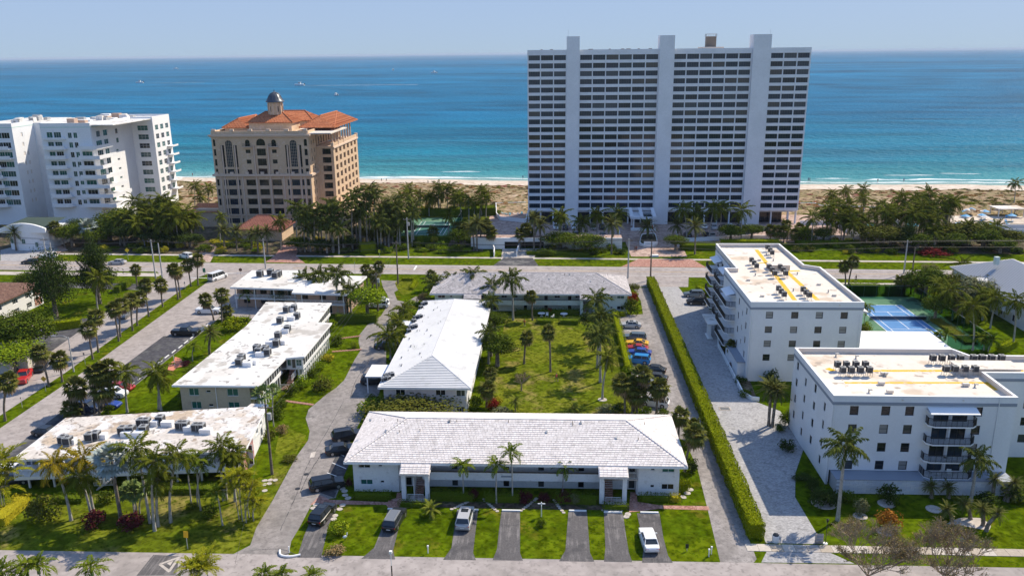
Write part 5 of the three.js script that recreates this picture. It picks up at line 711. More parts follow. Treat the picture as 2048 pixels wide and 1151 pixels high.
  for (let i = 0; i < nf; i++) { const y = fy(i) - .15; if (y < 1) continue; tray(bulge(X(89), X(135), i ? 2.6 : 1.4), y, i ? 1.1 : .5); if (i > 0) tray(bulge(a1 - 15.5, a1 - (i > 2 ? 5 : 1), 2.6), y, 1); if (i > 0) { const e = 1.6 + i * .75; tray([[X(162 - i), z0 + .01, 1], [X(163 - i), z0 + 2.2], [b1 + e - 1.2, z0 + 2.8], [b1 + e, z0 + 2], [b1 + e, z0 - 9 - i * .5], [b1 + .01, z0 - 12, 1], [b1 + .01, z0 + .01, 1]], y, 1.05); } if (i > 1) { tray([[c1 - .01, zf - 10, 1], [c1 - .01, zf - 14.9, 1], [c1 + 2.6, zf - 14.9], [c1 + 2.6, zf - 10]], y, .5); } }
  G().prism([[b1, z0 - 5], [b1 + 4, z0 - 5], [b1 + 4, z0 - 18], [b1, z0 - 18]], 0, 4.2).mesh('podium', cw, o);
  rebase(o);
  const g = thing('gatehouse', 'low white entrance gatehouse with curved front and green sloping roof', 'building'); const p = px(52, 500), gx = p.x; G().prism(range(0, 10, 10).map(k => [gx + 7 * Math.cos(PI * k / 10), p.z - 4 + 4.6 * Math.sin(PI * k / 10)]).concat([[gx - 7, p.z - 14], [gx + 7, p.z - 14]]), 0, 6.2).mesh('wall', cw, g); const arch = new THREE.Shape(); arch.moveTo(-7.6, 0); arch.quadraticCurveTo(0, 3.4, 7.6, 0); arch.lineTo(7.6, -1.4); arch.lineTo(-7.6, -1.4); const ag = new THREE.ExtrudeGeometry(arch, { depth: .8, bevelEnabled: false }); const am = addMesh('arched_front', uvBox(ag.index ? ag.toNonIndexed() : ag, 20), cw, g); am.position.set(gx, 7.2, p.z - .4);
  G().quad(V3(gx - 7.2, 7.4, p.z - .5), V3(gx + 7.2, 7.4, p.z - .5), V3(gx + 8, 8.6, p.z - 12), V3(gx - 6, 8.6, p.z - 12)).mesh('roof', plain([.04, .065, .05], .95), g); for (const [u, y, w] of [[-4, 2.2, 1.6], [0, 2.2, 1.2], [3.6, 1, 1.4]]) winAt(g, gx + u, y, p.z - 4 + 4.6 * Math.sin(Math.acos(u / 7)) + .12, 0, { w, h: 1.7, nx: 2, g: M.glassGreen, inset: 0 }); rebase(g);
  lay('condo_drive', pxs([[0, 540 - 17], [60, 521], [135, 500], [125, 492], [108, 488], [0, 510]]), .03, M.plazaBrick); lay('entrance_drive', pxs([[0, 500], [40, 490], [110, 488], [118, 500], [40, 522], [0, 522]]), .034, M.pavers);
  lay('brick_court', pxs([[548, 512], [565, 490], [600, 488], [592, 512], [610, 526], [530, 524]]), .036, M.brick); lay('brick_court', pxs([[395, 512], [405, 490], [440, 490], [430, 505], [420, 524], [360, 524]]), .036, M.plazaBrick);
}
// ---------------------------------------------------------------- smaller houses at the frame edges
{
  const o = thing('house', 'pale two-storey house with ribbed grey metal hip roof beside palms', 'house'); const x0 = 103.2, x1 = 124, z0 = -177, z1 = -213.5; const rm = plain([.42, .43, .45], .45, .3); const r = hip(o, x0, x1, z0, z1, 5.6, 10, -186, -204, false, rm, .25);
  for (const [a, b, c, d] of [[V3(x0, 5.6, z1), V3(x0, 5.6, z0), V3(113.6, 10, -186), V3(113.6, 10, -204)], [V3(x0, 5.6, z0), V3(x1, 5.6, z0), V3(113.6, 10, -186), V3(113.6, 10, -186)], [V3(x1, 5.6, z1), V3(x0, 5.6, z1), V3(113.6, 10, -204), V3(113.6, 10, -204)]]) for (let k = 0; k < 26; k++) { const t = k / 26; G().bar(a.clone().lerp(d, t).add(V3(0, .04, 0)), b.clone().lerp(c, t).add(V3(0, .04, 0)), .055, 4).mesh('roof_rib', rm, r); }
  const wm = mottled(10, [.62, .65, .70], [[[.56, .58, .63], 6, 94, .5, .9]], { grain: .04 }); facade(o, 104, z1 + .8, 104, z0 - .8, 0, 5.4, [3, 8, 13, 18, 24, 30].flatMap(u => [{ u, v: 3.2, w: 2, h: 1.3, nx: 2 }, { u, v: .6, w: 2, h: 1.6, nx: 2 }]), wm); facade(o, 104, z0 - .8, x1 - .8, z0 - .8, 0, 5.4, [4, 10, 15].flatMap(u => [{ u, v: 3.2, w: 2, h: 1.3, nx: 2 }, { u, v: .6, w: 2, h: 1.4, nx: 2 }]), wm); facade(o, x1 - .8, z1 + .8, 104, z1 + .8, 0, 5.4, [], wm); facade(o, x1 - .8, z0 - .8, x1 - .8, z1 + .8, 0, 5.4, [], wm);
  G().quad(V3(101.6, 5.4, -194), V3(104, 7.2, -196.5), V3(104, 5.4, -199), V3(101.6, 5.4, -199)).quad(V3(101.6, 5.4, -194), V3(104, 5.4, -194), V3(104, 7.2, -196.5), V3(101.6, 7.2, -196.5)).mesh('gable', rm, o); G().box(102.4, 104, 2.5, 2.7, -197, -184).mesh('balcony', M.whiteTrim, o); railing(o, [[102.5, -197], [102.5, -184]], 2.7, 1, M.frameWhite, .16, .025); G().box(108.4, 109.4, 9, 10.9, -203, -202).mesh('chimney', M.paleGreen, r); rebase(o);
  const h = thing('house', 'white two-storey house with brown shingle roof and brick panels', 'house'); const sh = mottled(10, [.15, .085, .065], [[[.2, .12, .09], 12, 95, .4, .8], [[.1, .06, .05], 40, 96, .5, .9]], { grain: .3 }); hip(h, -156, -128.6, -164, -196.5, 5.2, 8.2, -176, -185, false, sh, .25); const bp = mottled(3, [.4, .2, .15], [[[.5, .3, .24], 20, 97, .4, .8]], { grain: .2 });
  facade(h, -129.4, -165, -129.4, -195.7, 0, 5, [8, 14, 20, 25].flatMap(u => [{ u, v: 3.1, w: 2, h: 1.2, nx: 3, ny: 2 }, { u, v: .6, w: 2, h: 1.3, nx: 3, ny: 2 }]), M.white); for (const y of [.3, 2.9]) G().box(-129.39, -129.34, y, y + 1.9, -195, -192.2).mesh('brick_panel', bp, h); facade(h, -155, -165, -129.4, -165, 0, 5, [4, 10, 16, 22].map(u => ({ u, v: 3, w: 2, h: 1.2, nx: 2 })), M.white); facade(h, -129.4, -195.7, -155, -195.7, 0, 5, [], M.white); facade(h, -155, -195.7, -155, -165, 0, 5, [], M.white); rebase(h);
}
// ---------------------------------------------------------------- tennis courts
function court(label, cx, zf, cw, surround, play, sx0, sx1, sz0, sz1) {
  lay('court_surround', [[sx0, sz0], [sx1, sz0], [sx1, sz1], [sx0, sz1]], .032, surround); const a = cx - 5.485, b = cx + 5.485, n = zf + 23.77; lay('tennis_court', [[a, zf], [b, zf], [b, n], [a, n]], .037, play);
  const g = G(), y = .042, L = (x0, z0, x1, z1) => { const w = .07; Math.abs(x1 - x0) > Math.abs(z1 - z0) ? g.sheet([[x0, z0 - w], [x1, z0 - w], [x1, z0 + w], [x0, z0 + w]], y) : g.sheet([[x0 - w, z0], [x0 + w, z0], [x0 + w, z1], [x0 - w, z1]], y + .004); };
  L(a, zf, b, zf); L(a, n, b, n); L(a, zf, a, n); L(b, zf, b, n); L(cx - 4.115, zf, cx - 4.115, n); L(cx + 4.115, zf, cx + 4.115, n); L(cx - 4.115, zf + 5.485, cx + 4.115, zf + 5.485); L(cx - 4.115, n - 5.485, cx + 4.115, n - 5.485); L(cx, zf + 5.485, cx, n - 5.485); struct(g.mesh('court_line', M.paint));
  const t = thing('tennis_net', 'tennis net across the ' + label, 'net'); const zm = (zf + n) / 2; const net = new THREE.MeshPhysicalMaterial({ color: col([.3, .3, .34]), roughness: 0, transmission: 1, thickness: 0, specularIntensity: 0 }); G().box(cx - 6.3, cx + 6.3, .1, .95, zm - .01, zm + .01).mesh('mesh_panel', net, t); G().box(cx - 6.3, cx + 6.3, .95, 1.03, zm - .02, zm + .02).mesh('tape', M.paint, t); for (const x of [cx - 6.4, cx + 6.4]) G().cyl(.05, .05, 1.1, x, .04, zm, 6).mesh('post', M.darkMetal, t); rebase(t);
}
const greenC = mottled(30, [.09, .19, .11], [[[.12, .23, .14], 5, 98, .4, .8], [[.05, .1, .06], 14, 100, .65, .9]], { grain: .08 }), blueC = mottled(30, [.095, .225, .44], [[[.115, .255, .48], 5, 101, .4, .8]], { grain: .05 }), greenD = mottled(30, [.055, .15, .115], [[[.07, .18, .13], 5, 102, .4, .8]], { grain: .06 });
court('blue court', 79.6, -197.3, 11, greenC, blueC, 66, 91, -204.5, -166); court('green court', -43.2, -302, 11, greenC, greenD, -53, -34, -309, -273);
function fence(label, pts, h) { const f = thing('court_fence', label, 'fence'); const meshM = new THREE.MeshPhysicalMaterial({ color: col([.5, .68, .6]), roughness: 0, transmission: 1, thickness: 0, specularIntensity: 0 }); for (let i = 0; i < pts.length - 1; i++) { const [a, b] = pts[i], [c, d] = pts[i + 1], L = Math.hypot(c - a, d - b), n = Math.round(L / 3); const m = G().box(.03, L - .03, .05, h - .05, -.01, .01).mesh('mesh_panel', meshM, f); m.position.set(a, 0, b); m.rotation.y = Math.atan2(-(d - b), c - a); G().bar(V3(a, h, b), V3(c, h, d), .03, 5).mesh('top_rail', M.greyTrim, f); for (let k = 0; k <= n; k++) G().cyl(.035, .035, h, lerp(a, c, k / n), 0, lerp(b, d, k / n), 5).mesh('post', plain2, f); } return rebase(f); }
const plain2 = plain([.03, .09, .07], .6);
fence('green mesh fence around the blue tennis court', [[66.2, -172], [66.2, -204.3], [90.8, -204.3], [90.8, -166.2], [82, -166.2]], 3);
fence('green mesh fence beside the green tennis court', [[-52.8, -273.2], [-52.8, -308.8]], 3.2); fence('green mesh fence between the green court and the tower garden', [[-34.2, -308.8], [-34.2, -286]], 3.2);
// ---------------------------------------------------------------- condensers on the roofs
const acCase = plain([.36, .37, .37], .5, .3), acDark = plain([.22, .22, .22], .6, .3);
function acProto(w, h, d, legs, dark) { const o = new THREE.Group(); const y = legs; const cas = G().box(-w / 2, w / 2, y, y + .06, -d / 2, d / 2).box(-w / 2, w / 2, y + h - .08, y + h, -d / 2, d / 2); for (const [a, b] of [[-1, -1], [1, -1], [1, 1], [-1, 1]]) cas.bx(.07, h - .14, .07, a * (w / 2 - .035), y + h / 2 - .01, b * (d / 2 - .035)); cas.mesh('casing', dark ? acDark : acCase, o); const gr = G().box(-w / 2 + .05, w / 2 - .05, y + .06, y + h - .08, -d / 2 + .05, d / 2 - .05); for (let k = 0; k < 6; k++) { const yy = y + .12 + k * (h - .25) / 6; gr.box(-w / 2 + .02, w / 2 - .02, yy, yy + .025, -d / 2 + .02, d / 2 - .02); } gr.mesh('louvre_panel', M.grille, o); G().cyl(w * .4, w * .4, .05, 0, y + h, 0, 14).mesh('fan_guard', M.galv, o); const fan = G(); for (let k = 0; k < 4; k++) fan.bx(w * .6, .02, .12, 0, y + h + .06, 0, k * PI / 4); fan.mesh('fan', M.grille, o); if (legs > .1) for (const [a, b] of [[-1, -1], [1, -1], [1, 1], [-1, 1]]) G().box(a * w * .45 - .03, a * w * .45 + .03, 0, legs, b * d * .45 - .03, b * d * .45 + .03).mesh('leg', M.galv, o); o.name = 'condenser'; return o; }
const acA = acProto(.95, 1.05, .95, .75, true), acB = acProto(1.0, .95, 1.0, .15, false), acC = acProto(.8, .7, .8, .1, false);
const putAc = (proto, u, v, h, label, group, s = 1) => { const p = px(u, v, h); const r = dup(proto, p, rr(-.08, .08), label, group, s); tag(r, label, 'air conditioner', group); return r; };
for (const [us, v] of [[[1674.5, 1692, 1711, 1730], 741], [[1685, 1702, 1720, 1738], 752], [[1865, 1883, 1902, 1920, 1946, 1963, 1982, 2002], 728], [[1891, 1909, 1929, 1949], 750]]) us.forEach(u => putAc(acA, u, v, deckY8, 'dark condenser on a rack on the roof of the balcony block', 'condensers on the roof of the balcony block', .86));
for (const [u, v] of [[1503, 529], [1508, 535], [1513, 541], [1535, 503], [1540, 509], [1544, 514], [1538, 543], [1544, 549], [1549, 556], [1560, 543], [1566, 549], [1571, 556], [1557, 587], [1562, 593], [1568, 599], [1606, 589], [1612, 595], [1618, 600]]) putAc(acA, u, v, deckY7, 'dark condenser in a cluster on the yellow-striped roof', 'condensers on the yellow-striped roof', .9);
for (const [u, v] of [[573, 624], [588, 621], [594, 637], [560, 646], [575, 663], [556, 676], [553, 692], [514, 702], [530, 704], [518, 708], [483, 722], [479, 730], [535, 710]]) putAc(acB, u, v, 5.2, 'grey condenser on the white roof of the L-shaped building', 'condensers on the L-shaped roof', 1.25);
for (const [u, v] of [[127, 887], [136, 889], [180, 881], [192, 878], [283, 852], [293, 852], [321, 846], [246, 868], [262, 867], [288, 866], [361, 858], [370, 858], [393, 862], [402, 862]]) putAc(acB, u, v, 4.62, 'weathered condenser on the stained flat roof', 'condensers on the stained roof', 1.2);
for (const [u, v] of [[520, 553], [541, 550], [551, 556], [557, 553]]) putAc(acB, u, v, 5.6, 'grey condenser on the roof of the salmon building', 'condensers on the salmon building', 1.5);
for (const [u0, v0, n] of [[846, 609, 4], [835, 636, 5], [826, 656, 5], [778, 753, 6]]) for (let k = 0; k < n; k++) { const u = u0 - 6 + (k % 3) * 6 + (n > 4 ? -(k > 2) * 8 : 0), v = v0 - 2 + Math.floor(k / 3) * 6; const x = px(u, v, 5.6).x, z = px(u, v, 5.6).z; const y = lerp(5, 7.1, clamp((x + 29.9) / 8, 0, 1)); const r = dup(acC, V3(Math.max(x, -29.4), Math.max(5.05, y) - .02, z), rr(0, 1), 'small grey condenser clustered on the white metal roof', 'condensers on the metal roof'); tag(r, r.userData.label, 'air conditioner', r.userData.group); }
[[140, 886], [202, 876], [305, 850], [335, 851], [380, 861], [412, 866], [255, 872], [275, 872]].forEach(([u, v]) => { const p = px(u, v, 4.62); const m = G().box(-.9, .9, 0, .8, -.5, .5).mesh('duct_box', M.whiteTrim); m.position.copy(p); tag(m, 'white sheet-metal duct box on the stained flat roof', 'duct box', 'duct boxes on the stained roof'); });
[[581, 622], [582, 640], [570, 665], [540, 690], [520, 712], [505, 728], [495, 732], [492, 729], [563, 688]].forEach(([u, v]) => { const p = px(u, v, 5.2); const m = G().box(-.8, .8, 0, .85, -.45, .45).mesh('duct_box', M.whiteTrim); m.position.copy(p); tag(m, 'white duct box on the roof of the L-shaped building', 'duct box', 'duct boxes on the L-shaped roof'); });
// ---------------------------------------------------------------- utility poles, wires, lamps
function pole(name, label, u, v, ut, vt, conc, arm) { const p = px(u, v), h = heightTo(p, vt); const top = px(ut, vt, h).sub(p); const o = thing(name, label, 'pole', p); G().cyl(.24, .14, h, 0, 0, 0, 8).mesh('shaft', conc ? M.concretePole : M.wood, o); if (arm) { G().box(-1.1, 1.1, h - .7, h - .55, -.06, .06).mesh('crossarm', M.wood, o); for (const x of [-1, -.4, .4, 1]) G().cyl(.05, .04, .25, x, h - .55, 0, 6).mesh('insulator', M.galv, o); } if (arm === 2) { G().cyl(.32, .32, 1, .5, h - 2.4, .2, 10).mesh('transformer', M.galv, o); } o.rotation.z = 0; return V3(p.x, h, p.z); }
const pA = pole('utility_pole', 'tall grey utility pole beside the curved-balcony condominium drive', 94, 527, 86, 476, true, 1); pole('utility_pole', 'short companion pole beside the condominium drive', 105, 522, 95, 485, true);
const pB = pole('utility_pole', 'tall grey utility pole at the corner of the boulevard', 311, 557, 301, 479, true, 1); pole('utility_pole', 'leaner grey pole next to the boulevard corner pole', 325, 560, 312, 486, true);
const pD = pole('utility_pole', 'utility pole with street light behind the salmon building', 531, 537, 523, 477, true, 1); const pE = pole('utility_pole', 'wooden utility pole on the small lane island', 796, 567, 791, 482, false, 1); const pF = pole('utility_pole', 'thick concrete pole with equipment box beside the far sidewalk', 817, 517, 811, 435, true, 2); const pH = pole('utility_pole', 'utility pole at the end of the pale green building', 1256, 556, 1258, 477, true, 1); pole('utility_pole', 'brown wooden pole at the head of the long hedge', 1301, 560, 1306, 480, false);
const pJ = pole('utility_pole', 'tall concrete pole with street light beyond the tennis court', 1808, 547, 1815, 480, true, 1); pole('utility_pole', 'wooden pole beside the concrete pole beyond the tennis court', 1825, 545, 1832, 495, false); const pL = pole('utility_pole', 'wooden pole with transformer at the corner of the stained-roof building', 544, 948, 523, 807, false, 2); const pM = pole('utility_pole', 'wooden pole with transformer beside the bush near the salmon building', 756, 622, 754, 545, false, 2);
function wire(label, a, b, off, sag, r = .04) { const m = a.clone().lerp(b, .5); m.y -= sag; const o = V3(...off); const g = G().tube([a.clone().add(o), m.add(o), b.clone().add(o)], r, 4, 16).mesh('power_line', M.darkMetal); tag(g, label, 'wire', 'overhead power lines'); }
const pN = V3(-190, 13, -236), pO = V3(200, 14, -222);
[[pN, pA, 'power line over the condominium drive'], [pA, pB, 'power line along the coast road before the boulevard'], [pB, pD, 'power line across the end of the boulevard'], [pD, pE, 'power line along the coast road behind the salmon building'], [pE, pH, 'power line along the coast road behind the pale green building'], [pH, pJ, 'power line above the far end of the long hedge'], [pJ, pO, 'power line running on past the metal-roofed house']].forEach(([a, b, l]) => { wire(l, a, b, [0, -.3, .5], 1); wire(l, a, b, [0, -.3, -.5], 1.1); wire(l, a, b, [0, -2, 0], 1.2); });
[[pL, pM, 'power line above the lane beside the L-shaped building'], [pM, pE, 'power line from the lane to the coast road']].forEach(([a, b, l]) => { wire(l, a, b, [.4, -.4, 0], 1, .022); wire(l, a, b, [-.4, -.4, 0], 1.1, .022); wire(l, a, b, [0, -1.8, 0], 1.3, .028); });
wire('power line sagging towards the near street', pL, V3(-34, 8, -76), [0, -.5, 0], .8, .014);
{ const p = px(147, 743), h = heightTo(p, 674), o = thing('street_lamp', 'grey street lamp with curved arm in the grass median', 'street lamp', p); G().cyl(.16, .09, h, 0, 0, 0, 8).mesh('post', M.concretePole, o); G().tube([V3(0, h - .3, 0), V3(-.8, h + .25, 0), V3(-2.6, h + .3, 0)], .06, 6).mesh('arm', M.galv, o); G().bx(.8, .14, .3, -2.9, h + .27, 0).mesh('lamp_head', M.galv, o);
  const p2 = px(1651, 1087), o2 = thing('lamp_post', 'slim black garden lamp post on the lawn by the paved drive', 'lamp post', p2), h2 = 3; G().cyl(.3, .3, .12, 0, 0, 0, 8).mesh('base', M.paint, o2); G().cyl(.045, .04, h2, 0, .1, 0, 6).mesh('post', M.darkMetal, o2); G().cyl(.12, .17, .35, 0, h2 + .1, 0, 6).cyl(.2, .02, .18, 0, h2 + .45, 0, 6).mesh('lantern', M.darkMetal, o2);
  const p3 = px(781, 1102, 7.4), o3 = thing('street_lamp', 'thin pole with small white lamp beside the near street', 'street lamp', V3(p3.x, 0, p3.z)); G().cyl(.1, .08, 5.6, 0, 0, 0, 7).mesh('post', M.wood, o3); G().cyl(.04, .04, 1.6, 0, 5.6, 0, 6).mesh('neck', M.paint, o3); G().bx(.3, .3, .3, 0, 7.3, 0).mesh('lamp_head', M.paint, o3);
  const pf = px(1306, 478), of = thing('flag_pole', 'white flag pole with limp flag at the tower entrance', 'flag pole', pf); const hf = heightTo(pf, 446); G().cyl(.06, .04, hf, 0, 0, 0, 6).mesh('pole', M.paint, of); G().bx(.35, 1.6, .08, -.22, hf - 1.4, 0, 0, 0, .15).mesh('flag', M.red, of); }
// ---------------------------------------------------------------- vehicles
const CT = { // length, width, belt and roof height, then z stations (front is -z): hood end, windscreen top, rear window top, rear window base, ground clearance
  sedan: { L: 4.8, W: 1.86, belt: .92, roof: 1.44, cowl: -.95, ra: -.25, rb: 1.15, rc: 1.85, hood: .78, tail: .95, wr: .33 },
  coupe: { L: 4.6, W: 1.88, belt: .86, roof: 1.3, cowl: -.8, ra: 0, rb: .9, rc: 1.8, hood: .72, tail: .9, wr: .34 },
  suv: { L: 4.75, W: 1.92, belt: 1.08, roof: 1.7, cowl: -1.15, ra: -.5, rb: 1.85, rc: 2.25, hood: .98, tail: 1.05, wr: .37 },
  wagon: { L: 4.9, W: 1.9, belt: 1.0, roof: 1.6, cowl: -1.1, ra: -.45, rb: 1.95, rc: 2.35, hood: .9, tail: 1.0, wr: .36 },
  pickup: { L: 5.8, W: 2.0, belt: 1.15, roof: 1.85, cowl: -1.25, ra: -.6, rb: .75, rc: .95, hood: 1.1, tail: 1.12, wr: .4 },
  van: { L: 5.6, W: 2.0, belt: 1.15, roof: 2.15, cowl: -2.0, ra: -1.35, rb: 2.55, rc: 2.72, hood: 1.05, tail: 1.15, wr: .38 }
};
const carCache = {};
function carGeos(k) {
  if (carCache[k]) return carCache[k]; const t = CT[k], h = t.L / 2, gc = .22;
  const s = new THREE.Shape(); const wf = -h + .92, wb = h - 1.0, r = t.wr + .06;
  s.moveTo(-h + .06, gc + .12); s.lineTo(-h, gc + .3); s.lineTo(-h + .05, t.hood - .16); s.quadraticCurveTo(-h + .12, t.hood - .04, -h + .5, t.hood); s.lineTo(t.cowl, t.belt - .02); s.lineTo(t.rc, t.belt); if (k === 'pickup') { s.lineTo(h - .12, t.belt); } else s.lineTo(h - .25, t.tail - .04); s.quadraticCurveTo(h, t.tail - .08, h, t.tail - .3); s.lineTo(h - .04, gc + .25); s.lineTo(h - .2, gc + .05);
  s.lineTo(wb + r, gc); s.absarc(wb, t.wr + .02, r, -.5, PI + .5, false); s.lineTo(wf + r, gc); s.absarc(wf, t.wr + .02, r, -.5, PI + .5, false); s.lineTo(-h + .2, gc);
  const bev = .09; let g = new THREE.ExtrudeGeometry(s, { depth: t.W - 2 * bev, bevelEnabled: true, bevelSize: bev * .6, bevelThickness: bev, bevelSegments: 2, curveSegments: 6 }); g.translate(0, 0, -(t.W - 2 * bev) / 2); g.rotateY(-PI / 2); // profile x -> z
  { const P = g.attributes.position; for (let i = 0; i < P.count; i++) { const z = Math.abs(P.getZ(i)) / h, y = P.getY(i); P.setX(i, P.getX(i) * (1 - .13 * Math.pow(clamp(z), 8)) * (1 - .07 * sm(.6, t.belt + .1, y))); } g.computeVertexNormals(); }
  const body = G().add(g);
  if (k === 'pickup') { body.bx(t.W - .3, .02, h - t.rc - .3, 0, t.belt + .012, (h + t.rc) / 2); }
  const wb2 = t.W / 2 - .1, wt = t.W / 2 - (k === 'van' ? .2 : .3);
  const P = [V3(-wb2, t.belt - .03, t.cowl), V3(wb2, t.belt - .03, t.cowl), V3(wb2, t.belt - .03, t.rc), V3(-wb2, t.belt - .03, t.rc)], T = [V3(-wt, t.roof - .05, t.ra), V3(wt, t.roof - .05, t.ra), V3(wt, t.roof - .05, t.rb), V3(-wt, t.roof - .05, t.rb)];
  const gl = G(); for (let i = 0; i < 4; i++) { const j = (i + 1) % 4; gl.quad(P[i], T[i], T[j], P[j]); } gl.quad(T[0], T[3], T[2], T[1]);
  const roofS = new THREE.Shape(); const rw = wt + .03, rl0 = t.ra - .08, rl1 = t.rb + .08; roofS.moveTo(-rw + .1, rl0); roofS.lineTo(rw - .1, rl0); roofS.quadraticCurveTo(rw, rl0, rw, rl0 + .12); roofS.lineTo(rw, rl1 - .12); roofS.quadraticCurveTo(rw, rl1, rw - .1, rl1); roofS.lineTo(-rw + .1, rl1); roofS.quadraticCurveTo(-rw, rl1, -rw, rl1 - .12); roofS.lineTo(-rw, rl0 + .12); roofS.quadraticCurveTo(-rw, rl0, -rw + .1, rl0);
  const rg = new THREE.ExtrudeGeometry(roofS, { depth: .03, bevelEnabled: true, bevelSize: .03, bevelThickness: .03, bevelSegments: 2 }); rg.rotateX(PI / 2); rg.translate(0, t.roof - .02, 0);
  const pil = G(); for (let i = 0; i < 4; i++) pil.bar(P[i].clone().multiplyScalar(1).setX(P[i].x * 1.005), T[i].clone().setX(T[i].x * 1.02), .055, 5); const zmid = (t.ra + t.rb) / 2 + .1; for (const sx of [-1, 1]) { pil.bar(V3(sx * wb2 * 1.005, t.belt - .03, zmid), V3(sx * wt * 1.02, t.roof - .05, zmid), .045, 5); if (t.rb - zmid > 1.0) pil.bar(V3(sx * wb2 * 1.005, t.belt - .03, zmid + 1), V3(sx * wt * 1.02, t.roof - .05, zmid + .95), .045, 5); }
  const tyre = new THREE.CylinderGeometry(t.wr, t.wr, .24, 16); tyre.rotateZ(PI / 2); const rim = new THREE.CylinderGeometry(t.wr * .62, t.wr * .62, .26, 12); rim.rotateZ(PI / 2);
  const hl = G().bx(.42, .13, .14, 0, 0, 0).geo(1), tl = G().bx(.36, .15, .12, 0, 0, 0).geo(1), mir = G().bx(.2, .14, .12, 0, 0, 0).geo(1);
  return carCache[k] = { t, body: body.geo(1), glass: gl.geo(1), roof: uvBox(rg.index ? rg.toNonIndexed() : rg, 1), pil: pil.geo(1), tyre: uvBox(tyre.toNonIndexed(), 1), rim: uvBox(rim.toNonIndexed(), 1), hl, tl, mir, plate: G().bx(.5, .13, .02, 0, 0, 0).geo(1), under: G().box(-t.W / 2 + .15, t.W / 2 - .15, .2, .55, -h + .3, h - .3).geo(1), wf, wb };
}
const paintCache = {}; const carPaint = c => paintCache[c] ??= new THREE.MeshPhysicalMaterial({ color: col(c), roughness: .38, metalness: .1, clearcoat: .6, clearcoatRoughness: .05 });
const lampW = plain([.7, .72, .75], .15), lampR = plain([.35, .01, .01], .25), carGlass = new THREE.MeshPhysicalMaterial({ color: col([.03, .036, .042]), roughness: .04, ior: 1.6 });
const PT = { black: [.004, .004, .0045], dark: [.012, .013, .016], grey: [.16, .17, .18], silver: [.45, .45, .45], white: [.78, .78, .77], red: [.36, .012, .014], redBright: [.5, .02, .02], yellow: [.75, .42, .01], blue: [.015, .05, .3], sky: [.01, .22, .52], navy: [.012, .025, .07], bluegrey: [.1, .14, .18] };
const catOf = { pickup: 'pickup truck', van: 'van' };
function car(kind, color, u, v, deg, label, o2 = {}) {
  const q = carGeos(kind), t = q.t, p = px(u, v, o2.h ?? .75); p.y = o2.y ?? .03; const o = thing(kind === 'pickup' ? 'pickup_truck' : kind === 'van' ? 'van' : kind === 'suv' || kind === 'wagon' ? 'parked_suv' : 'parked_car', label, catOf[kind] || 'car', p, R(deg), o2.group); const pm = carPaint(PT[color]);
  addMesh('body', q.body, pm, o); addMesh('underbody', q.under, M.rubber, o); addMesh('window_glass', q.glass, carGlass, o); const rf = addMesh('roof', q.roof, o2.roof ? carPaint(PT[o2.roof]) : pm, o); addMesh('pillar_set', q.pil, pm, o);
  for (const [x, z] of [[-1, q.wf], [1, q.wf], [-1, q.wb], [1, q.wb]]) { const w = addMesh('wheel', q.tyre, M.rubber, o); w.position.set(x * (t.W / 2 - .14), t.wr, z); addMesh('rim', q.rim, M.rim, w); }
  for (const x of [-1, 1]) { addMesh('headlight', q.hl, lampW, o).position.set(x * (t.W / 2 - .36), t.hood - .2, -t.L / 2 + .07); addMesh('taillight', q.tl, lampR, o).position.set(x * (t.W / 2 - .3), t.tail - .24, t.L / 2 - .02); addMesh('mirror', q.mir, pm, o).position.set(x * (t.W / 2 + .05), t.belt + .06, t.cowl + .35); }
  addMesh('licence_plate', q.plate, M.paint, o).position.set(0, t.tail - .42, t.L / 2 + .03); if (o2.sunroof) G().box(-.45, .45, t.roof + .012, t.roof + .03, t.ra + .15, t.ra + .95).mesh('sunroof', carGlass, rf); if (o2.rails) for (const x of [-1, 1]) G().box(x * .6 - .02, x * .6 + .02, t.roof + .03, t.roof + .09, t.ra + .2, t.rb - .1).mesh('roof_rail', M.steel, rf);
  o.scale.setScalar(o2.s ?? 1.06); return o;
}
car('suv', 'black', 645, 1026, -12, 'black sport utility vehicle in the driveway beside the lane', { sunroof: 1 });
car('wagon', 'dark', 789, 1036, -8, 'dark wagon with silver roof rails in the driveway', { rails: 1, roof: 'grey' });
car('suv', 'silver', 930, 1034, -3, 'silver sport utility vehicle with sunroof in the driveway', { sunroof: 1 });
car('sedan', 'white', 1298, 1076, 4, 'white sedan parked on the driveway nearest the long hedge');
car('suv', 'black', 653, 966, -68, 'black sport utility vehicle on the parking pad beside the white building');
car('sedan', 'dark', 683, 896, -72, 'dark sedan parked beside the hip-roofed white building');
car('suv', 'dark', 694, 869, -68, 'dark grey sport utility vehicle beside the flowering bush and lane', { rails: 1 });
car('suv', 'black', 748, 759, -82, 'black hatchback under the side canopy of the metal-roofed building');
car('sedan', 'dark', 772, 690, -84, 'dark sedan half hidden beneath palms beside the metal-roofed building');
car('sedan', 'silver', 1260, 648, 88, 'silver sedan with sunroof at the head of the car park', { sunroof: 1 });
car('wagon', 'bluegrey', 1269, 673, 82, 'grey-blue hatchback parked beside the yellow car');
car('coupe', 'yellow', 1274, 684, 80, 'bright yellow sports car in the car park row');
car('coupe', 'red', 1273, 694, 80, 'red car between the yellow and blue cars');
car('sedan', 'blue', 1278, 703, 79, 'dark blue sedan between the red and bright blue cars');
car('suv', 'sky', 1276, 718, 78, 'bright blue sport utility vehicle at the end of the coloured row');
car('sedan', 'black', 1306, 737, 75, 'black sedan beside the cabbage palm cluster in the car park'); car('sedan', 'dark', 1309, 753, 75, 'dark car half hidden behind the cabbage palms'); car('sedan', 'grey', 1303, 768, 75, 'grey car behind the cabbage palm trunks'); car('suv', 'white', 1310, 803, 72, 'white sport utility vehicle parked under cabbage palms');
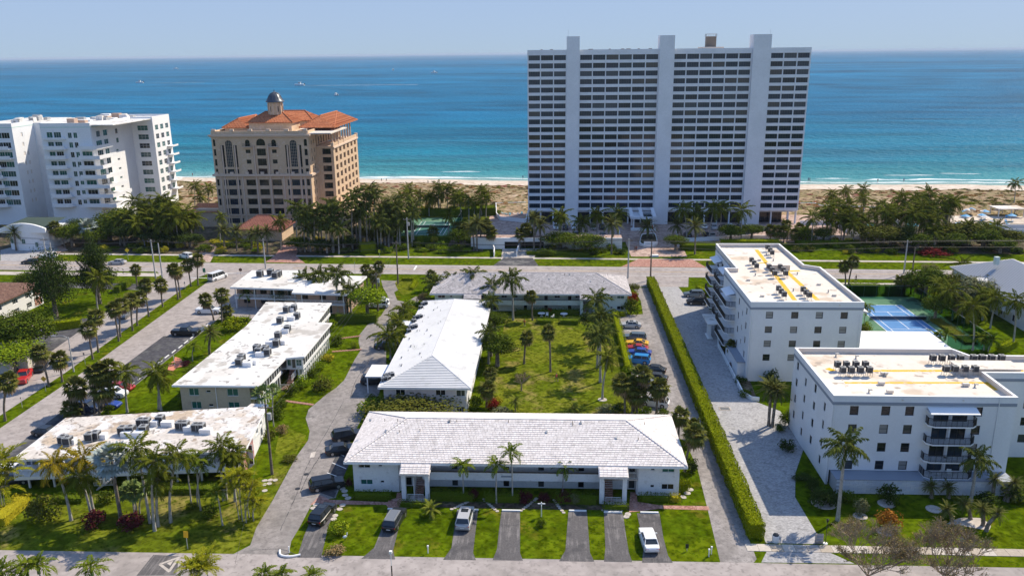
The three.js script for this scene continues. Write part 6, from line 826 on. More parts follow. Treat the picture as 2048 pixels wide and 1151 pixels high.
car('wagon', 'bluegrey', 1388, 587, 90, 'blue-grey car on the paved drive beside the clipped hedge'); car('suv', 'black', 1394, 602, 90, 'black sport utility vehicle on the paved drive beside the round bush');
car('pickup', 'black', 371, 663, -90, 'black pickup truck in the dark parking strip'); car('sedan', 'red', 240, 772, -95, 'red sedan in the dark parking strip'); car('suv', 'white', 226, 785, -95, 'white sport utility vehicle next to the red sedan'); car('sedan', 'blue', 212, 806, -95, 'blue car behind the cabbage palms of the parking strip'); car('suv', 'navy', 173, 813, -95, 'navy sport utility vehicle beneath cabbage palms of the parking strip'); car('sedan', 'dark', 95, 862, -98, 'dark car in shade beside the stained-roof building');
car('pickup', 'white', 417, 620, -92, 'white pickup truck behind the pair of cabbage palms'); car('pickup', 'redBright', 47, 752, 200, 'bright red pickup truck on the left boulevard lane'); car('sedan', 'black', 80, 731, 200, 'black car parked behind the red pickup truck'); car('sedan', 'grey', 250, 627, 185, 'grey car driving between the median palms');
car('van', 'white', 435, 553, -22, 'white passenger van turning at the end of the boulevard'); car('sedan', 'silver', 234, 523, 91, 'silver sedan driving on the coast road'); car('sedan', 'dark', 60, 522, 91, 'dark sedan driving on the coast road'); car('suv', 'white', 372, 511, 60, 'white sport utility vehicle turning out of the brick court'); car('suv', 'white', 96, 511, 100, 'white car behind the utility pole at the condominium drive');
car('suv', 'white', 758, 608, 88, 'white sport utility vehicle beside the lane hedge'); car('sedan', 'white', 757, 600, 88, 'white car behind the white sport utility vehicle at the lane'); car('suv', 'white', 24, 943, -80, 'white car at the end of the balustrade building'); car('sedan', 'dark', 28, 955, -80, 'dark car beside the balustrade building');
[['white', 1112], ['dark', 1131], ['white', 1148], ['silver', 1186], ['black', 1204], ['white', 1408], ['silver', 1428], ['black', 1446], ['white', 1461], ['dark', 1480], ['white', 1497]].forEach(([c, u], i) => car(i % 3 ? 'sedan' : 'suv', c, u, u < 1300 ? 453 + (i % 2) : 454 - (i % 3), i % 2 ? 0 : 180, `${c} car parked at the foot of the tall tower`, { group: 'cars at the foot of the tower' }));
[['dark', 1135, 468], ['navy', 1152, 467], ['grey', 1206, 469], ['black', 1412, 468], ['dark', 1376, 468], ['silver', 1424, 469]].forEach(([c, u, v]) => car('sedan', c, u, v, 4, `${c} car parked on the shaded brick forecourt of the tower`, { group: 'cars on the tower forecourt' }));
// ---------------------------------------------------------------- people
function personGeo(walk) {
  const N = 72, mc = new MarchingCubes(N, new THREE.MeshBasicMaterial(), false, false, 60000); const S = .98, bones = []; // cube of +-S metres around y = .93
  const b = (a, c, r1, r2) => bones.push([V3(...a), V3(...c), r1, r2]); const w = walk ? .24 : .05;
  b([0, .98, 0], [0, 1.38, 0], .14, .16); b([-.13, 1.4, 0], [.13, 1.4, 0], .08, .08); b([0, 1.42, 0], [0, 1.52, -.01], .06, .055); b([0, 1.6, -.01], [0, 1.68, 0], .095, .1); b([0, 1.6, -.1], [0, 1.58, -.11], .02, .015);
  b([-.09, .95, 0], [-.1, .52, -w], .1, .065); b([-.1, .52, -w], [-.1, .1, -w * .9], .065, .045); b([-.1, .06, -w * .9], [-.1, .04, -w * .9 - .15], .045, .035); b([.09, .95, 0], [.1, .52, w * .7], .1, .065); b([.1, .52, w * .7], [.1, .12, w * 1.3], .065, .045); b([.1, .08, w * 1.3], [.1, .04, w * 1.3 - .14], .045, .035);
  b([-.19, 1.38, 0], [-.24, 1.1, w * .5], .055, .045); b([-.24, 1.1, w * .5], [-.23, .87, w * .2 - .1], .045, .035); b([.19, 1.38, 0], [.24, 1.1, -w * .5], .055, .045); b([.24, 1.1, -w * .5], [.23, .87, -w - .06], .045, .035);
  for (const s of [-1, 1]) { const hx = s * .23, hz = s < 0 ? w * .2 - .1 : -w - .06; b([hx, .86, hz], [hx, .8, hz - .01], .034, .032); for (let k = 0; k < 4; k++) b([hx, .8, hz - .03 + k * .02], [hx, .72 - (k === 1 ? .012 : 0), hz - .04 + k * .02], .011, .009); b([hx, .84, hz - .03], [hx, .78, hz - .065], .012, .01); }
  const q = V3(), ab = V3(), ap = V3(); for (let z = 0; z < N; z++) for (let y = 0; y < N; y++) for (let x = 0; x < N; x++) { q.set((x / (N / 2) - 1) * S, (y / (N / 2) - 1) * S + .93, (z / (N / 2) - 1) * S); if (Math.abs(q.x) > .36 || Math.abs(q.z) > .6) { mc.field[x + y * N + z * N * N] = -1; continue; } let acc = 0; for (const [a, c, r1, r2] of bones) { ab.copy(c).sub(a); ap.copy(q).sub(a); const t = clamp(ap.dot(ab) / ab.lengthSq()); const d = ap.addScaledVector(ab, -t).length() - lerp(r1, r2, t); acc += Math.exp(-d * 55); } mc.field[x + y * N + z * N * N] = Math.log(acc + 1e-9) / 55; }
  mc.isolation = 0; mc.update(); const n = mc.count, g = new THREE.BufferGeometry(); const pos = new Float32Array(n * 3); for (let i = 0; i < n; i++) { pos[3 * i] = mc.positionArray[3 * i] * S; pos[3 * i + 1] = mc.positionArray[3 * i + 1] * S + .93; pos[3 * i + 2] = mc.positionArray[3 * i + 2] * S; } g.setAttribute('position', new THREE.BufferAttribute(pos, 3)); g.setAttribute('normal', new THREE.BufferAttribute(new Float32Array(mc.normalArray.slice(0, n * 3)), 3)); return g;
}
const bodyStand = personGeo(false), bodyWalk = personGeo(true), skinM = new THREE.MeshStandardMaterial({ vertexColors: true, roughness: .8 });
function person(label, p, ry, walk, shirt, pants, skin = [.42, .24, .16], group) {
  const g = (walk ? bodyWalk : bodyStand).clone(), P = g.attributes.position, c = new Float32Array(P.count * 3); for (let i = 0; i < P.count; i++) { const y = P.getY(i), x = Math.abs(P.getX(i)), z = P.getZ(i); let k = skin; if (y > 1.64 || (y > 1.54 && z > .02)) k = [.05, .03, .02]; else if (y > .96 && y < 1.46 && x < .27 && !(x > .2 && y < 1.16)) k = shirt; else if (y > (pants[3] || .5) && y <= .97 && x < .2) k = pants; else if (y < .09) k = [.5, .5, .5]; c.set(k.slice(0, 3), 3 * i); }
  g.setAttribute('color', new THREE.BufferAttribute(c, 3)); g.setAttribute('uv', new THREE.BufferAttribute(new Float32Array(P.count * 2), 2)); const m = addMesh('person', g, skinM); m.position.copy(p); m.rotation.y = ry; return tag(m, label, 'person', group);
}
const onG = (u, v, y = .03) => { const p = px(u, v); p.y = y; return p; };
person('person in red top walking across the courtyard lawn', onG(1113, 763), 1.2, true, [.5, .03, .03], [.05, .05, .06]); person('person in orange top near the courtyard hedge', onG(1049, 652), -.8, true, [.55, .15, .04], [.08, .07, .06]); person('person in dark top walking beside the head of the long hedge', onG(1324, 596), .4, true, [.12, .06, .05], [.3, .22, .16]);
person('person in black walking on the brick tower entrance', onG(1270, 503), .5, true, [.03, .03, .03], [.04, .04, .05]); person('second person standing on the brick tower entrance', onG(1273, 502), 2.5, false, [.2, .05, .05], [.04, .04, .05]); person('runner in black on the path beyond the tennis court', onG(1712, 562), 1.6, true, [.02, .02, .02], [.02, .02, .02, .2]);
[[1617, 362], [1620, 362], [1756, 364], [1808, 363], [856, 367], [868, 367], [1046, 357], [763, 363], [773, 363], [385, 352]].forEach(([u, v], i) => { const p = px(u, v, -.3); p.y = -.35; person('distant person walking on the sand near the water', p, i, true, pick([[.03, .03, .04], [.3, .05, .05], [.05, .1, .3]]), [.05, .05, .07], undefined, 'people on the beach'); });
// ---------------------------------------------------------------- boats and wakes
function boat(label, u, v, s, ry, wake) { const p = px(u, v, -.4); const o = thing('motor_boat', label, 'boat', V3(p.x, -.5, p.z), ry); const sh = new THREE.Shape(); sh.moveTo(-1.3, 4); sh.lineTo(1.3, 4); sh.lineTo(1.4, 0); sh.quadraticCurveTo(1.1, -3, 0, -4.5); sh.quadraticCurveTo(-1.1, -3, -1.4, 0); const g = new THREE.ExtrudeGeometry(sh, { depth: 1.1, bevelEnabled: true, bevelSize: .1, bevelThickness: .1, bevelSegments: 1 }); g.rotateX(PI / 2); g.translate(0, 1.4, 0); addMesh('hull', uvBox(g.index ? g.toNonIndexed() : g, 1), M.paint, o); G().box(-.8, .8, 1.45, 2.9, -.9, 1).mesh('cabin', M.paint, o); G().box(-.82, .82, 2.1, 2.6, -.95, .6).mesh('cabin_window', M.glassDark, o); G().box(-1, 1, 3, 3.1, -1.2, 1.6).mesh('hard_top', M.paint, o); G().box(-.3, .3, .6, 1.9, 4.1, 4.7).mesh('outboard_motor', M.darkMetal, o); o.scale.setScalar(s);
  if (wake) { const [L, w] = wake; const n = 40, pos = [], idx = []; for (let i = 0; i <= n; i++) { const t = i / n, hw = w * (.2 + t) * (1 - .6 * t) * (.6 + .8 * fbm(i * .5, u)); pos.push(-hw, 0, 4 * s + t * L, hw, 0, 4 * s + t * L); if (i) { const k = 2 * i; idx.push(k - 2, k, k - 1, k - 1, k, k + 1); } } const wg = new THREE.BufferGeometry(); wg.setAttribute('position', new THREE.Float32BufferAttribute(pos, 3)); wg.setIndex(idx); wg.computeVertexNormals(); const m = addMesh('boat_wake', uvBox(wg.toNonIndexed(), 1), M.foam); m.position.set(p.x, -.38, p.z); m.rotation.y = ry; stuff(m); m.userData.label = 'white foam wake trailing ' + label.replace(/^small /, 'the '); m.userData.category = 'wake'; } return o; }
boat('white motor boat speeding with the longest wake', 599, 171, 2.4, PI / 2, [240, 4.5]); boat('white motor boat with shorter wake off the left condominium', 279, 166, 2.2, PI / 2 + .05, [150, 4]); boat('small dark-topped boat drifting beyond the domed condominium', 672, 191, 1.5, .6); boat('small boat far out between the condominium and the tower', 868, 146, 2.6, 1.2); boat('small distant boat near the horizon', 351, 138, 3, 1.6, [90, 5]); boat('tiny boat on the horizon left of the tower', 786, 141, 2.6, .3);
// ---------------------------------------------------------------- signs and small street furniture
function sign(label, u, v, vt, shape, c, o2 = {}) { const p = onG(u, v, 0), h = heightTo(p, vt), o = thing('road_sign', label, 'sign', p, o2.ry || 0); G().cyl(.045, .045, h, 0, 0, 0, 6).mesh('post', M.galv, o); const s = o2.s || .5; const pl = shape === 'diamond' ? G().bx(s * 1.4, s * 1.4, .03, 0, h, .05, 0, 0, PI / 4) : shape === 'oct' ? G().add(new THREE.CylinderGeometry(s, s, .03, 8).rotateY(PI / 8).rotateX(PI / 2).translate(0, h, .05)) : G().bx(s * 1.3, s * 2, .03, 0, h, .05, 0, 0, o2.rz || 0); pl.mesh('panel', plain(c, .5), o); return o; }
sign('tilted yellow rectangular sign on the lawn beside the near street', 375, 1097, 1068, 'rect', [.75, .42, .01], { s: .45, rz: -.1 }); sign('yellow diamond warning sign in the grass median', 91, 782, 757, 'diamond', [.5, .3, .02], { s: .6 }); sign('bright yellow pedestrian sign beside the coast road', 256, 519, 500, 'diamond', [.8, .55, .01], { s: .75 }); sign('back of a stop sign at the boulevard corner', 482, 554, 539, 'oct', [.12, .06, .05], { s: .5 }); sign('green street name sign at the end of the median', 409, 552, 540, 'rect', [.03, .2, .12], { s: .6 }); sign('crossing signal post with yellow sign behind the salmon building', 710, 547, 520, 'rect', [.7, .65, .02], { s: .5 }); sign('yellow crossing sign beside the far sidewalk', 759, 516, 502, 'rect', [.65, .65, .02], { s: .5 }); sign('small sign among the median palms', 170, 728, 707, 'rect', [.3, .25, .22], { s: .25 }); sign('thin sign post in the lower part of the median', 44, 815, 795, 'rect', [.12, .1, .08], { s: .12 }); sign('small grey sign near the end of the median', 370, 578, 565, 'rect', [.3, .3, .3], { s: .25 }); sign('small black notice board on the lawn beside the white sedan', 1374, 1101, 1091, 'rect', [.02, .025, .02], { s: .3 });
{ const p = onG(1083, 1033), o = thing('sign_post', 'white real-estate style post on the lawn between two driveways', 'sign post', p); G().box(-.06, .06, 0, 2.2, -.06, .06).mesh('post', M.paint, o); G().box(-.5, .5, 1.9, 2.0, -.05, .05).mesh('arm', M.paint, o); G().box(-.42, .3, 1.2, 1.85, -.015, .015).mesh('board', M.paint, o).rotation.y = PI / 2;
  const q = onG(1638, 1086), s = thing('lawn_sign', 'small grey tablet sign on the lawn by the black lamp post', 'sign', q); G().box(-.5, .5, 0, 1.3, -.12, .12).mesh('tablet', M.concrete, s); G().box(-.36, .36, .85, 1.2, .12, .135).box(-.36, .36, .45, .75, .12, .135).mesh('plate', M.greyTrim, s);
  const b = thing('litter_bin', 'white round litter bin at the edge of the paved drive', 'bin', onG(1551, 1083)); G().cyl(.42, .45, .95, 0, 0, 0, 12).mesh('drum', M.paint, b); G().cyl(.4, .34, .12, 0, .95, 0, 12).mesh('lid', M.frameDark, b);
  const st = thing('kerb_marker', 'curved white kerb with short post at the lane corner', 'kerb', onG(582, 1107)); G().tube([V3(-1.6, .12, -.5), V3(-1.2, .12, .5), V3(0, .12, .8), V3(1.3, .12, .35)], .16, 6).mesh('kerb_stone', M.paint, st); G().cyl(.08, .08, .9, -.3, 0, -.2, 8).mesh('post', M.paint, st);
  for (const [u, v, n] of [[856, 1106, 'lawn beside the silver car driveway'], [1418, 1113, 'lawn corner beside the right lane'], [1423, 1108, 'lawn edge by the right lane, shorter of the pair']]) { const m = G().cyl(.07, .07, .95, 0, 0, 0, 8).bx(.2, .18, .2, 0, 1, 0).mesh('marker_post', M.paint); m.position.copy(onG(u, v)); tag(m, 'short white marker post on the ' + n, 'post'); }
  const d = thing('garden_statue', 'small white heron statue on the lawn beside a bush', 'statue', onG(690, 1080)); G().cyl(.03, .03, .4, -.05, 0, 0, 5).cyl(.03, .03, .4, .05, 0, 0, 5).mesh('leg_pair', M.darkMetal, d); const bd = new THREE.SphereGeometry(.22, 10, 8); bd.scale(1.4, .8, .8); bd.rotateZ(.4); const bm = addMesh('body', uvBox(bd.toNonIndexed(), 1), M.paint, d); bm.position.y = .5; G().tube([V3(.2, .6, 0), V3(.32, .85, 0), V3(.25, 1.05, 0), V3(.4, 1.1, 0)], .05, 6).mesh('neck', M.paint, d);
  const hy = thing('fire_hydrant', 'pale hydrant on the lawn near the bare trees', 'hydrant', onG(1923, 1084)); G().cyl(.16, .14, .7, 0, 0, 0, 10).cyl(.17, .05, .2, 0, .7, 0, 10).bx(.5, .14, .14, 0, .5, 0).mesh('body', M.galv, hy);
  const dr = thing('drain_grate', 'square drain grate in the paved drive', 'drain', onG(1450, 817)); G().box(-1, 1, 0, .03, -.8, .8).mesh('frame', M.concrete, dr); const gg = G(); for (let k = 0; k < 9; k++) gg.box(-.75, .75, .031, .045, -.55 + k * .13, -.5 + k * .13); G().box(-.8, .8, .03, .036, -.6, .6).mesh('pit', M.frameDark, dr); gg.mesh('bars', M.steel, dr);
  [[163, 729, 'taller'], [9, 768, 'wider']].forEach(([u, v, n], i) => { const e = thing('utility_box', n + ' beige utility cabinet beside the red pickup truck', 'cabinet', onG(u === 163 ? 50 : 14, 735 + i * 10)); G().box(-1.1, 1.1, 0, 2.1, -.7, .7).mesh('cabinet', M.cream, e); G().box(-1.15, 1.15, 2.1, 2.18, -.75, .75).mesh('lid', M.cream, e); });
  const bt = thing('brick_terrace', 'orange brick terrace corner beside the parking strip', 'terrace'); G().prism(pxs([[347, 722], [350, 714], [362, 718], [368, 732], [352, 736], [345, 742], [335, 740], [337, 728]]), 0, .12).mesh('paving', plain([.55, .2, .12], .9), bt); G().cyl(.06, .06, 2.2, px(349, 731).x, 0, px(349, 731).z, 6).mesh('post', M.paint, bt); rebase(bt);
  [[1083, 632], [1105, 636], [1128, 633], [1094, 633]].forEach(([u, v], i) => { const p = px(u, v); p.y = .03; const t = i % 2 ? thing('garden_chair', 'white garden chair beside the courtyard hedge', 'chair', p, i, 'white garden chairs') : thing('garden_table', 'round white garden table beside the courtyard hedge', 'table', p, 0, 'white garden tables'); if (i % 2) { G().box(-.3, .3, .4, .46, -.3, .3).mesh('seat', M.paint, t); G().box(-.3, .3, .46, 1, .26, .31).mesh('backrest', M.paint, t); for (const [a, b] of [[-1, -1], [1, -1], [1, 1], [-1, 1]]) G().box(a * .27 - .03, a * .27 + .03, 0, .4, b * .27 - .03, b * .27 + .03).mesh('leg', M.paint, t); } else { G().cyl(.9, .9, .05, 0, .7, 0, 16).mesh('top', M.paint, t); G().cyl(.06, .06, .7, 0, 0, 0, 6).cyl(.4, .35, .05, 0, 0, 0, 10).mesh('pedestal', M.paint, t); } });
  for (const [x, y] of [[1.0, 2.2], [3.0, 2.2]]) { const p = onZ(1840 + x * 12, 940, -107.8); const t = thing('garden_chair', 'white plastic chair on the lowest balcony', 'chair', V3(p.x + 1.4, 2.33, -107.3), x, 'chairs on the lowest balcony'); G().box(-.3, .3, .4, .46, -.3, .3).mesh('seat', M.paint, t); G().box(-.3, .3, .46, 1, .26, .31).mesh('backrest', M.paint, t); for (const [a, b] of [[-1, -1], [1, -1], [1, 1], [-1, 1]]) G().box(a * .27 - .03, a * .27 + .03, 0, .4, b * .27 - .03, b * .27 + .03).mesh('leg', M.paint, t); }
}
{ // beach club at the right edge, pool deck
  lay('club_deck', pxs([[1905, 424], [2060, 418], [2060, 448], [1900, 446]]), .04, M.sand); lay('pool_water', pxs([[1720, 452], [1744, 446], [1752, 449], [1738, 455], [1722, 456]]), .05, plain([.08, .42, .5], .1)); lay('pool_water', pxs([[1815, 447], [1836, 446], [1838, 452], [1816, 453]]), .05, plain([.08, .42, .5], .1));
  for (let i = 0; i < 16; i++) { const p = px(rr(1908, 2046), rr(428, 446)); p.y = .04; const c = i % 3; const o = thing('parasol', ['blue beach parasol on the sandy club deck', 'thatched parasol on the sandy club deck', 'pale beach parasol on the sandy club deck'][c], 'parasol', p, rr(0, 3), 'parasols on the club deck'); G().cyl(.05, .05, 2.3, 0, 0, 0, 6).mesh('pole', M.wood, o); G().cyl(1.6, .05, .7, 0, 2, 0, 8).mesh('canopy', [plain([.05, .3, .55], .7), plain([.2, .15, .1], .9), M.cream][c], o); }
  for (let i = 0; i < 12; i++) { const p = px(rr(1912, 2046), rr(430, 450)); p.y = .04; const o = thing('sun_lounger', 'blue sun lounger on the sandy club deck', 'lounger', p, rr(0, 6), 'loungers on the club deck'); G().box(-.35, .35, .25, .35, -.9, .5).mesh('bed', plain([.1, .35, .6], .7), o); G().bx(.7, .08, .8, 0, .55, .8, 0, -.6).mesh('backrest', plain([.1, .35, .6], .7), o); for (const x of [-.3, .3]) for (const z of [-.8, .4]) G().box(x - .03, x + .03, 0, .25, z - .03, z + .03).mesh('leg', M.paint, o); }
  const k = thing('beach_pavilion', 'flat-roofed white pavilion on the club deck', 'pavilion'); const p = px(2015, 432); G().box(p.x - 5, p.x + 5, 3, 3.3, p.z - 4, p.z + 3).mesh('roof', M.roofCream, k); for (const x of [-4.5, 0, 4.5]) for (const z of [-3.5, 2.5]) G().box(p.x + x - .15, p.x + x + .15, 0, 3, p.z + z - .15, p.z + z + .15).mesh('post', M.cream, k); rebase(k); const w = thing('garden_wall', 'grey retaining wall below the club deck', 'wall'); const a = px(1920, 462), b = px(2060, 470); G().box(a.x, b.x + 10, 0, 2.2, a.z - .3, a.z).mesh('wall_segment', bigWall, w); G().box(a.x + 4, b.x + 10, 0, 2.8, a.z + 10, a.z + 10.3).mesh('wall_segment', bigWall, w); rebase(w);
  for (let i = 0; i < 7; i++) { const p2 = px(1008 + i * 6, 428 + (i % 3)); p2.y = .03; const o = thing('sun_lounger', 'coloured lounger stacked on the left terrace of the tower', 'lounger', p2, rr(0, 6), 'loungers on the tower terrace'); const m = plain(pick([[.6, .2, .1], [.1, .3, .35], [.7, .6, .5]]), .7); G().box(-.35, .35, .25, .35, -.9, .5).mesh('bed', m, o); G().bx(.7, .08, .8, 0, .55, .8, 0, -.6).mesh('backrest', m, o); for (const x of [-.3, .3]) for (const z of [-.8, .4]) G().box(x - .03, x + .03, 0, .25, z - .03, z + .03).mesh('leg', M.paint, o); }
}
console.log('objects done');
// ---------------------------------------------------------------- vegetation
const leafMat = (c, t = .12) => new THREE.MeshPhysicalMaterial({ color: col(c), vertexColors: true, roughness: .9, side: THREE.DoubleSide, transmission: t, thickness: 0, specularIntensity: .05 });
class Leaves { // loose triangles with a colour each
  constructor() { this.p = []; this.c = []; }
  tri(a, b, c, k) { this.p.push(a.x, a.y, a.z, b.x, b.y, b.z, c.x, c.y, c.z); for (let i = 0; i < 3; i++) this.c.push(k[0], k[1], k[2]); }
  geo() { const g = new THREE.BufferGeometry(); g.setAttribute('position', new THREE.Float32BufferAttribute(this.p, 3)); g.setAttribute('color', new THREE.Float32BufferAttribute(this.c, 3)); g.setAttribute('uv', new THREE.BufferAttribute(new Float32Array(this.p.length / 3 * 2), 2)); g.computeVertexNormals(); return g; }
}
const shade = (v = .35, warm = .12) => { const k = 1 + rr(-v, v), w = rr(-warm, warm); return [k * (1 + w), k, k * (1 - w)]; };
function frondGeo(o, e0) { // one feather frond growing along +x
  const L = new Leaves(), P = [], T = []; let x = 0, y = 0; const N = 14; for (let i = 0; i <= N; i++) { const t = i / N, a = e0 - o.droop * Math.pow(t, 1.35); P.push(V3(x, y, 0)); T.push(V3(Math.cos(a), Math.sin(a), 0)); x += Math.cos(a) * o.L / N; y += Math.sin(a) * o.L / N; }
  const at = t => { const f = t * N, i = Math.min(N - 1, Math.floor(f)); return [P[i].clone().lerp(P[i + 1], f - i), T[i]]; };
  for (let i = 0; i < N; i++) { const w = .05 * (1 - i / N) + .012, z = V3(0, 0, w), k = [1.1, 1.05, .8]; L.tri(P[i].clone().sub(z), P[i].clone().add(z), P[i + 1].clone().add(z), k); L.tri(P[i].clone().sub(z), P[i + 1].clone().add(z), P[i + 1].clone().sub(z), k); }
  for (let i = 0; i < o.n; i++) for (const s of [-1, 1]) {
    const t = lerp(.14, .985, (i + rr(.1, .9)) / o.n), [p, tg] = at(t); const up = V3(-tg.y, tg.x, 0); const prof = Math.pow(Math.sin(PI * Math.pow(lerp(.12, .97, t), .8)), .6); const ll = o.leaf * prof * rr(.8, 1.15); const sweep = lerp(.35, 1.0, t) + rr(-.1, .1);
    const dir = V3(0, 0, s).multiplyScalar(Math.cos(sweep)).addScaledVector(tg, Math.sin(sweep)).addScaledVector(up, o.v + rr(-.15, .15) * (o.fluff || 1)).normalize(); const m = p.clone().addScaledVector(dir, ll * .5), tip = p.clone().addScaledVector(dir, ll * .95); m.y -= ll * o.hang * .18; tip.y -= ll * o.hang * .62; const w = o.w * rr(.8, 1.2); const k = shade(.25, .1); L.tri(p, m.clone().addScaledVector(tg, w), m.clone().addScaledVector(tg, -w), k); L.tri(m.clone().addScaledVector(tg, w), tip, m.clone().addScaledVector(tg, -w), k);
  }
  return L.geo();
}
function fanGeo(o, e0) { // one fan leaf on its stalk along +x
  const L = new Leaves(), d = V3(Math.cos(e0), Math.sin(e0), 0), up = V3(-d.y, d.x, 0), z = V3(0, 0, 1), h = d.clone().multiplyScalar(o.stalk); h.y -= o.stalk * .12; const k0 = [1.1, 1.1, .8]; L.tri(V3(0, 0, -.03), V3(0, 0, .03), h.clone().add(V3(0, 0, .02)), k0); L.tri(V3(0, 0, -.03), h.clone().add(V3(0, 0, .02)), h.clone().add(V3(0, 0, -.02)), k0);
  for (let i = 0; i < o.n; i++) { const a = lerp(-2.0, 2.0, (i + .5) / o.n) + rr(-.05, .05), r = o.r * (1 - .12 * Math.abs(a)) * rr(.88, 1.08); const dir = d.clone().multiplyScalar(Math.cos(a)).addScaledVector(z, Math.sin(a)).addScaledVector(up, .22 * Math.cos(a) - .1).normalize(); const sd = d.clone().multiplyScalar(-Math.sin(a)).addScaledVector(z, Math.cos(a)); const m = h.clone().addScaledVector(dir, r * .55), t = h.clone().addScaledVector(dir, r); t.y -= r * o.hang; const w = o.r * .14, k = shade(.22, .08); const fold = up.clone().multiplyScalar(i % 2 ? .03 : -.03); L.tri(h, m.clone().addScaledVector(sd, w).add(fold), m.clone().addScaledVector(sd, -w).sub(fold), k); L.tri(m.clone().addScaledVector(sd, w).add(fold), t, m.clone().addScaledVector(sd, -w).sub(fold), k); }
  return L.geo();
}
const PK = {
  coconut: { f: { L: 3.9, droop: 1.2, leaf: 1.0, n: 20, v: .1, hang: .9, w: .13 }, nf: 20, e: [1.35, -.75], mat: leafMat([.105, .12, .012]), trunk: M.barkGrey, r: [.2, .13] },
  golden: { f: { L: 4.1, droop: 1.25, leaf: 1.0, n: 19, v: .08, hang: 1, w: .13 }, nf: 19, e: [1.35, -.8], mat: leafMat([.24, .18, .012]), trunk: M.barkGrey, r: [.2, .13] },
  royal: { f: { L: 3.5, droop: 1.15, leaf: .95, n: 21, v: .05, hang: .95, w: .13, fluff: 3 }, nf: 18, e: [1.4, -.55], mat: leafMat([.09, .108, .02]), trunk: M.barkGrey, r: [.26, .17], shaft: 1 },
  date: { f: { L: 3.0, droop: .85, leaf: .55, n: 20, v: .25, hang: .5, w: .09 }, nf: 34, e: [1.45, -.6], mat: leafMat([.115, .122, .032]), trunk: M.bark, r: [.26, .24] },
  pygmy: { f: { L: 1.7, droop: 1.1, leaf: .36, n: 14, v: .15, hang: .5, w: .07 }, nf: 24, e: [1.4, -.5], mat: leafMat([.16, .18, .025]), trunk: M.bark, r: [.1, .1] },
  manila: { f: { L: 2.3, droop: 1.45, leaf: .68, n: 14, v: .35, hang: .6, w: .12 }, nf: 13, e: [1.3, -.15], mat: leafMat([.11, .145, .01]), trunk: M.barkGrey, r: [.11, .075], shaft: .6 },
  areca: { f: { L: 2.5, droop: 1.2, leaf: .65, n: 14, v: .35, hang: .5, w: .1 }, nf: 12, e: [1.4, .1], mat: leafMat([.19, .195, .01]), trunk: M.barkGrey, r: [.07, .05] },
  sabal: { fan: { stalk: .8, r: 1.0, n: 11, hang: .28 }, nf: 30, e: [1.4, -.75], mat: leafMat([.115, .12, .025]), dead: 10, trunk: M.bark, r: [.2, .17] },
  bismarck: { fan: { stalk: 1.3, r: 1.5, n: 13, hang: .15 }, nf: 22, e: [1.4, -.6], mat: leafMat([.3, .34, .31]), trunk: M.bark, r: [.26, .22] },
  thatch: { fan: { stalk: .7, r: .7, n: 10, hang: .2 }, nf: 18, e: [1.3, -.4], mat: leafMat([.15, .2, .06]), trunk: M.barkGrey, r: [.1, .08] }
};
const deadMat = leafMat([.3, .21, .12], .15), shaftMat = plain([.16, .24, .07], .5), budMat = plain([.13, .12, .05], .8), nutMat = plain([.28, .2, .06], .7);
let pseed = 500;
for (const [name, k] of Object.entries(PK)) { seed(pseed++ * 31); k.bins = range(0, 4, 4).map(i => { const e = lerp(k.e[0], k.e[1], i / 4); return k.f ? [frondGeo(k.f, e), frondGeo(k.f, e)] : [fanGeo(k.fan, e), fanGeo(k.fan, e)]; }); if (k.dead) k.deadBins = [fanGeo({ ...k.fan, hang: .5 }, -.95), fanGeo({ ...k.fan, hang: .4 }, -1.25)];
  k.layout = s => { seed(s * 77 + 5); const out = []; for (let i = 0; i < k.nf; i++) { const t = i / (k.nf - 1); out.push({ b: Math.min(4, Math.round(Math.pow(t, .85) * 4)), v: rnd() < .5 ? 0 : 1, a: i * 2.399963 + rr(-.25, .25), s: rr(.86, 1.1) * (t < .15 ? .8 : 1), tilt: rr(-.1, .1) }); } return out; };
  k.merged = range(0, 2, 2).map(s => { const g = G(), dg = G(); const lay2 = k.layout(s + 11); lay2.forEach(q => g.add(k.bins[q.b][q.v], new THREE.Matrix4().makeRotationY(q.a).multiply(new THREE.Matrix4().makeRotationZ(q.tilt)).scale(V3(q.s, q.s, q.s)))); return uvBox(mergeGeometries(g.g), 1); });
  if (k.dead) { const g = G(); for (let i = 0; i < k.dead; i++) g.add(k.deadBins[i % 2], new THREE.Matrix4().makeRotationY(i * 2.4 + .3)); k.deadGeo = uvBox(mergeGeometries(g.g), 1); }
}
const budGeo = (() => { const g = new THREE.SphereGeometry(.24, 8, 6); g.scale(1, 1.3, 1); return uvBox(g.toNonIndexed(), 1); })(), shaftGeo = G().cyl(.19, .12, 1.3, 0, -1.1, 0, 8).geo(1);
const nutGeo = (() => { const g = G(); for (let i = 0; i < 7; i++) { const s = new THREE.SphereGeometry(.13, 6, 5); s.translate(.3 * Math.cos(i * .9), -.3 - .1 * (i % 2), .3 * Math.sin(i * .9)); g.add(s); } return g.geo(1); })();
let palmN = 0;
const PNAME = { coconut: 'coconut_palm', golden: 'coconut_palm', royal: 'royal_palm', date: 'date_palm', pygmy: 'pygmy_date_palm', manila: 'manila_palm', areca: 'areca_palm', sabal: 'cabbage_palm', bismarck: 'silver_fan_palm', thatch: 'fan_palm' };
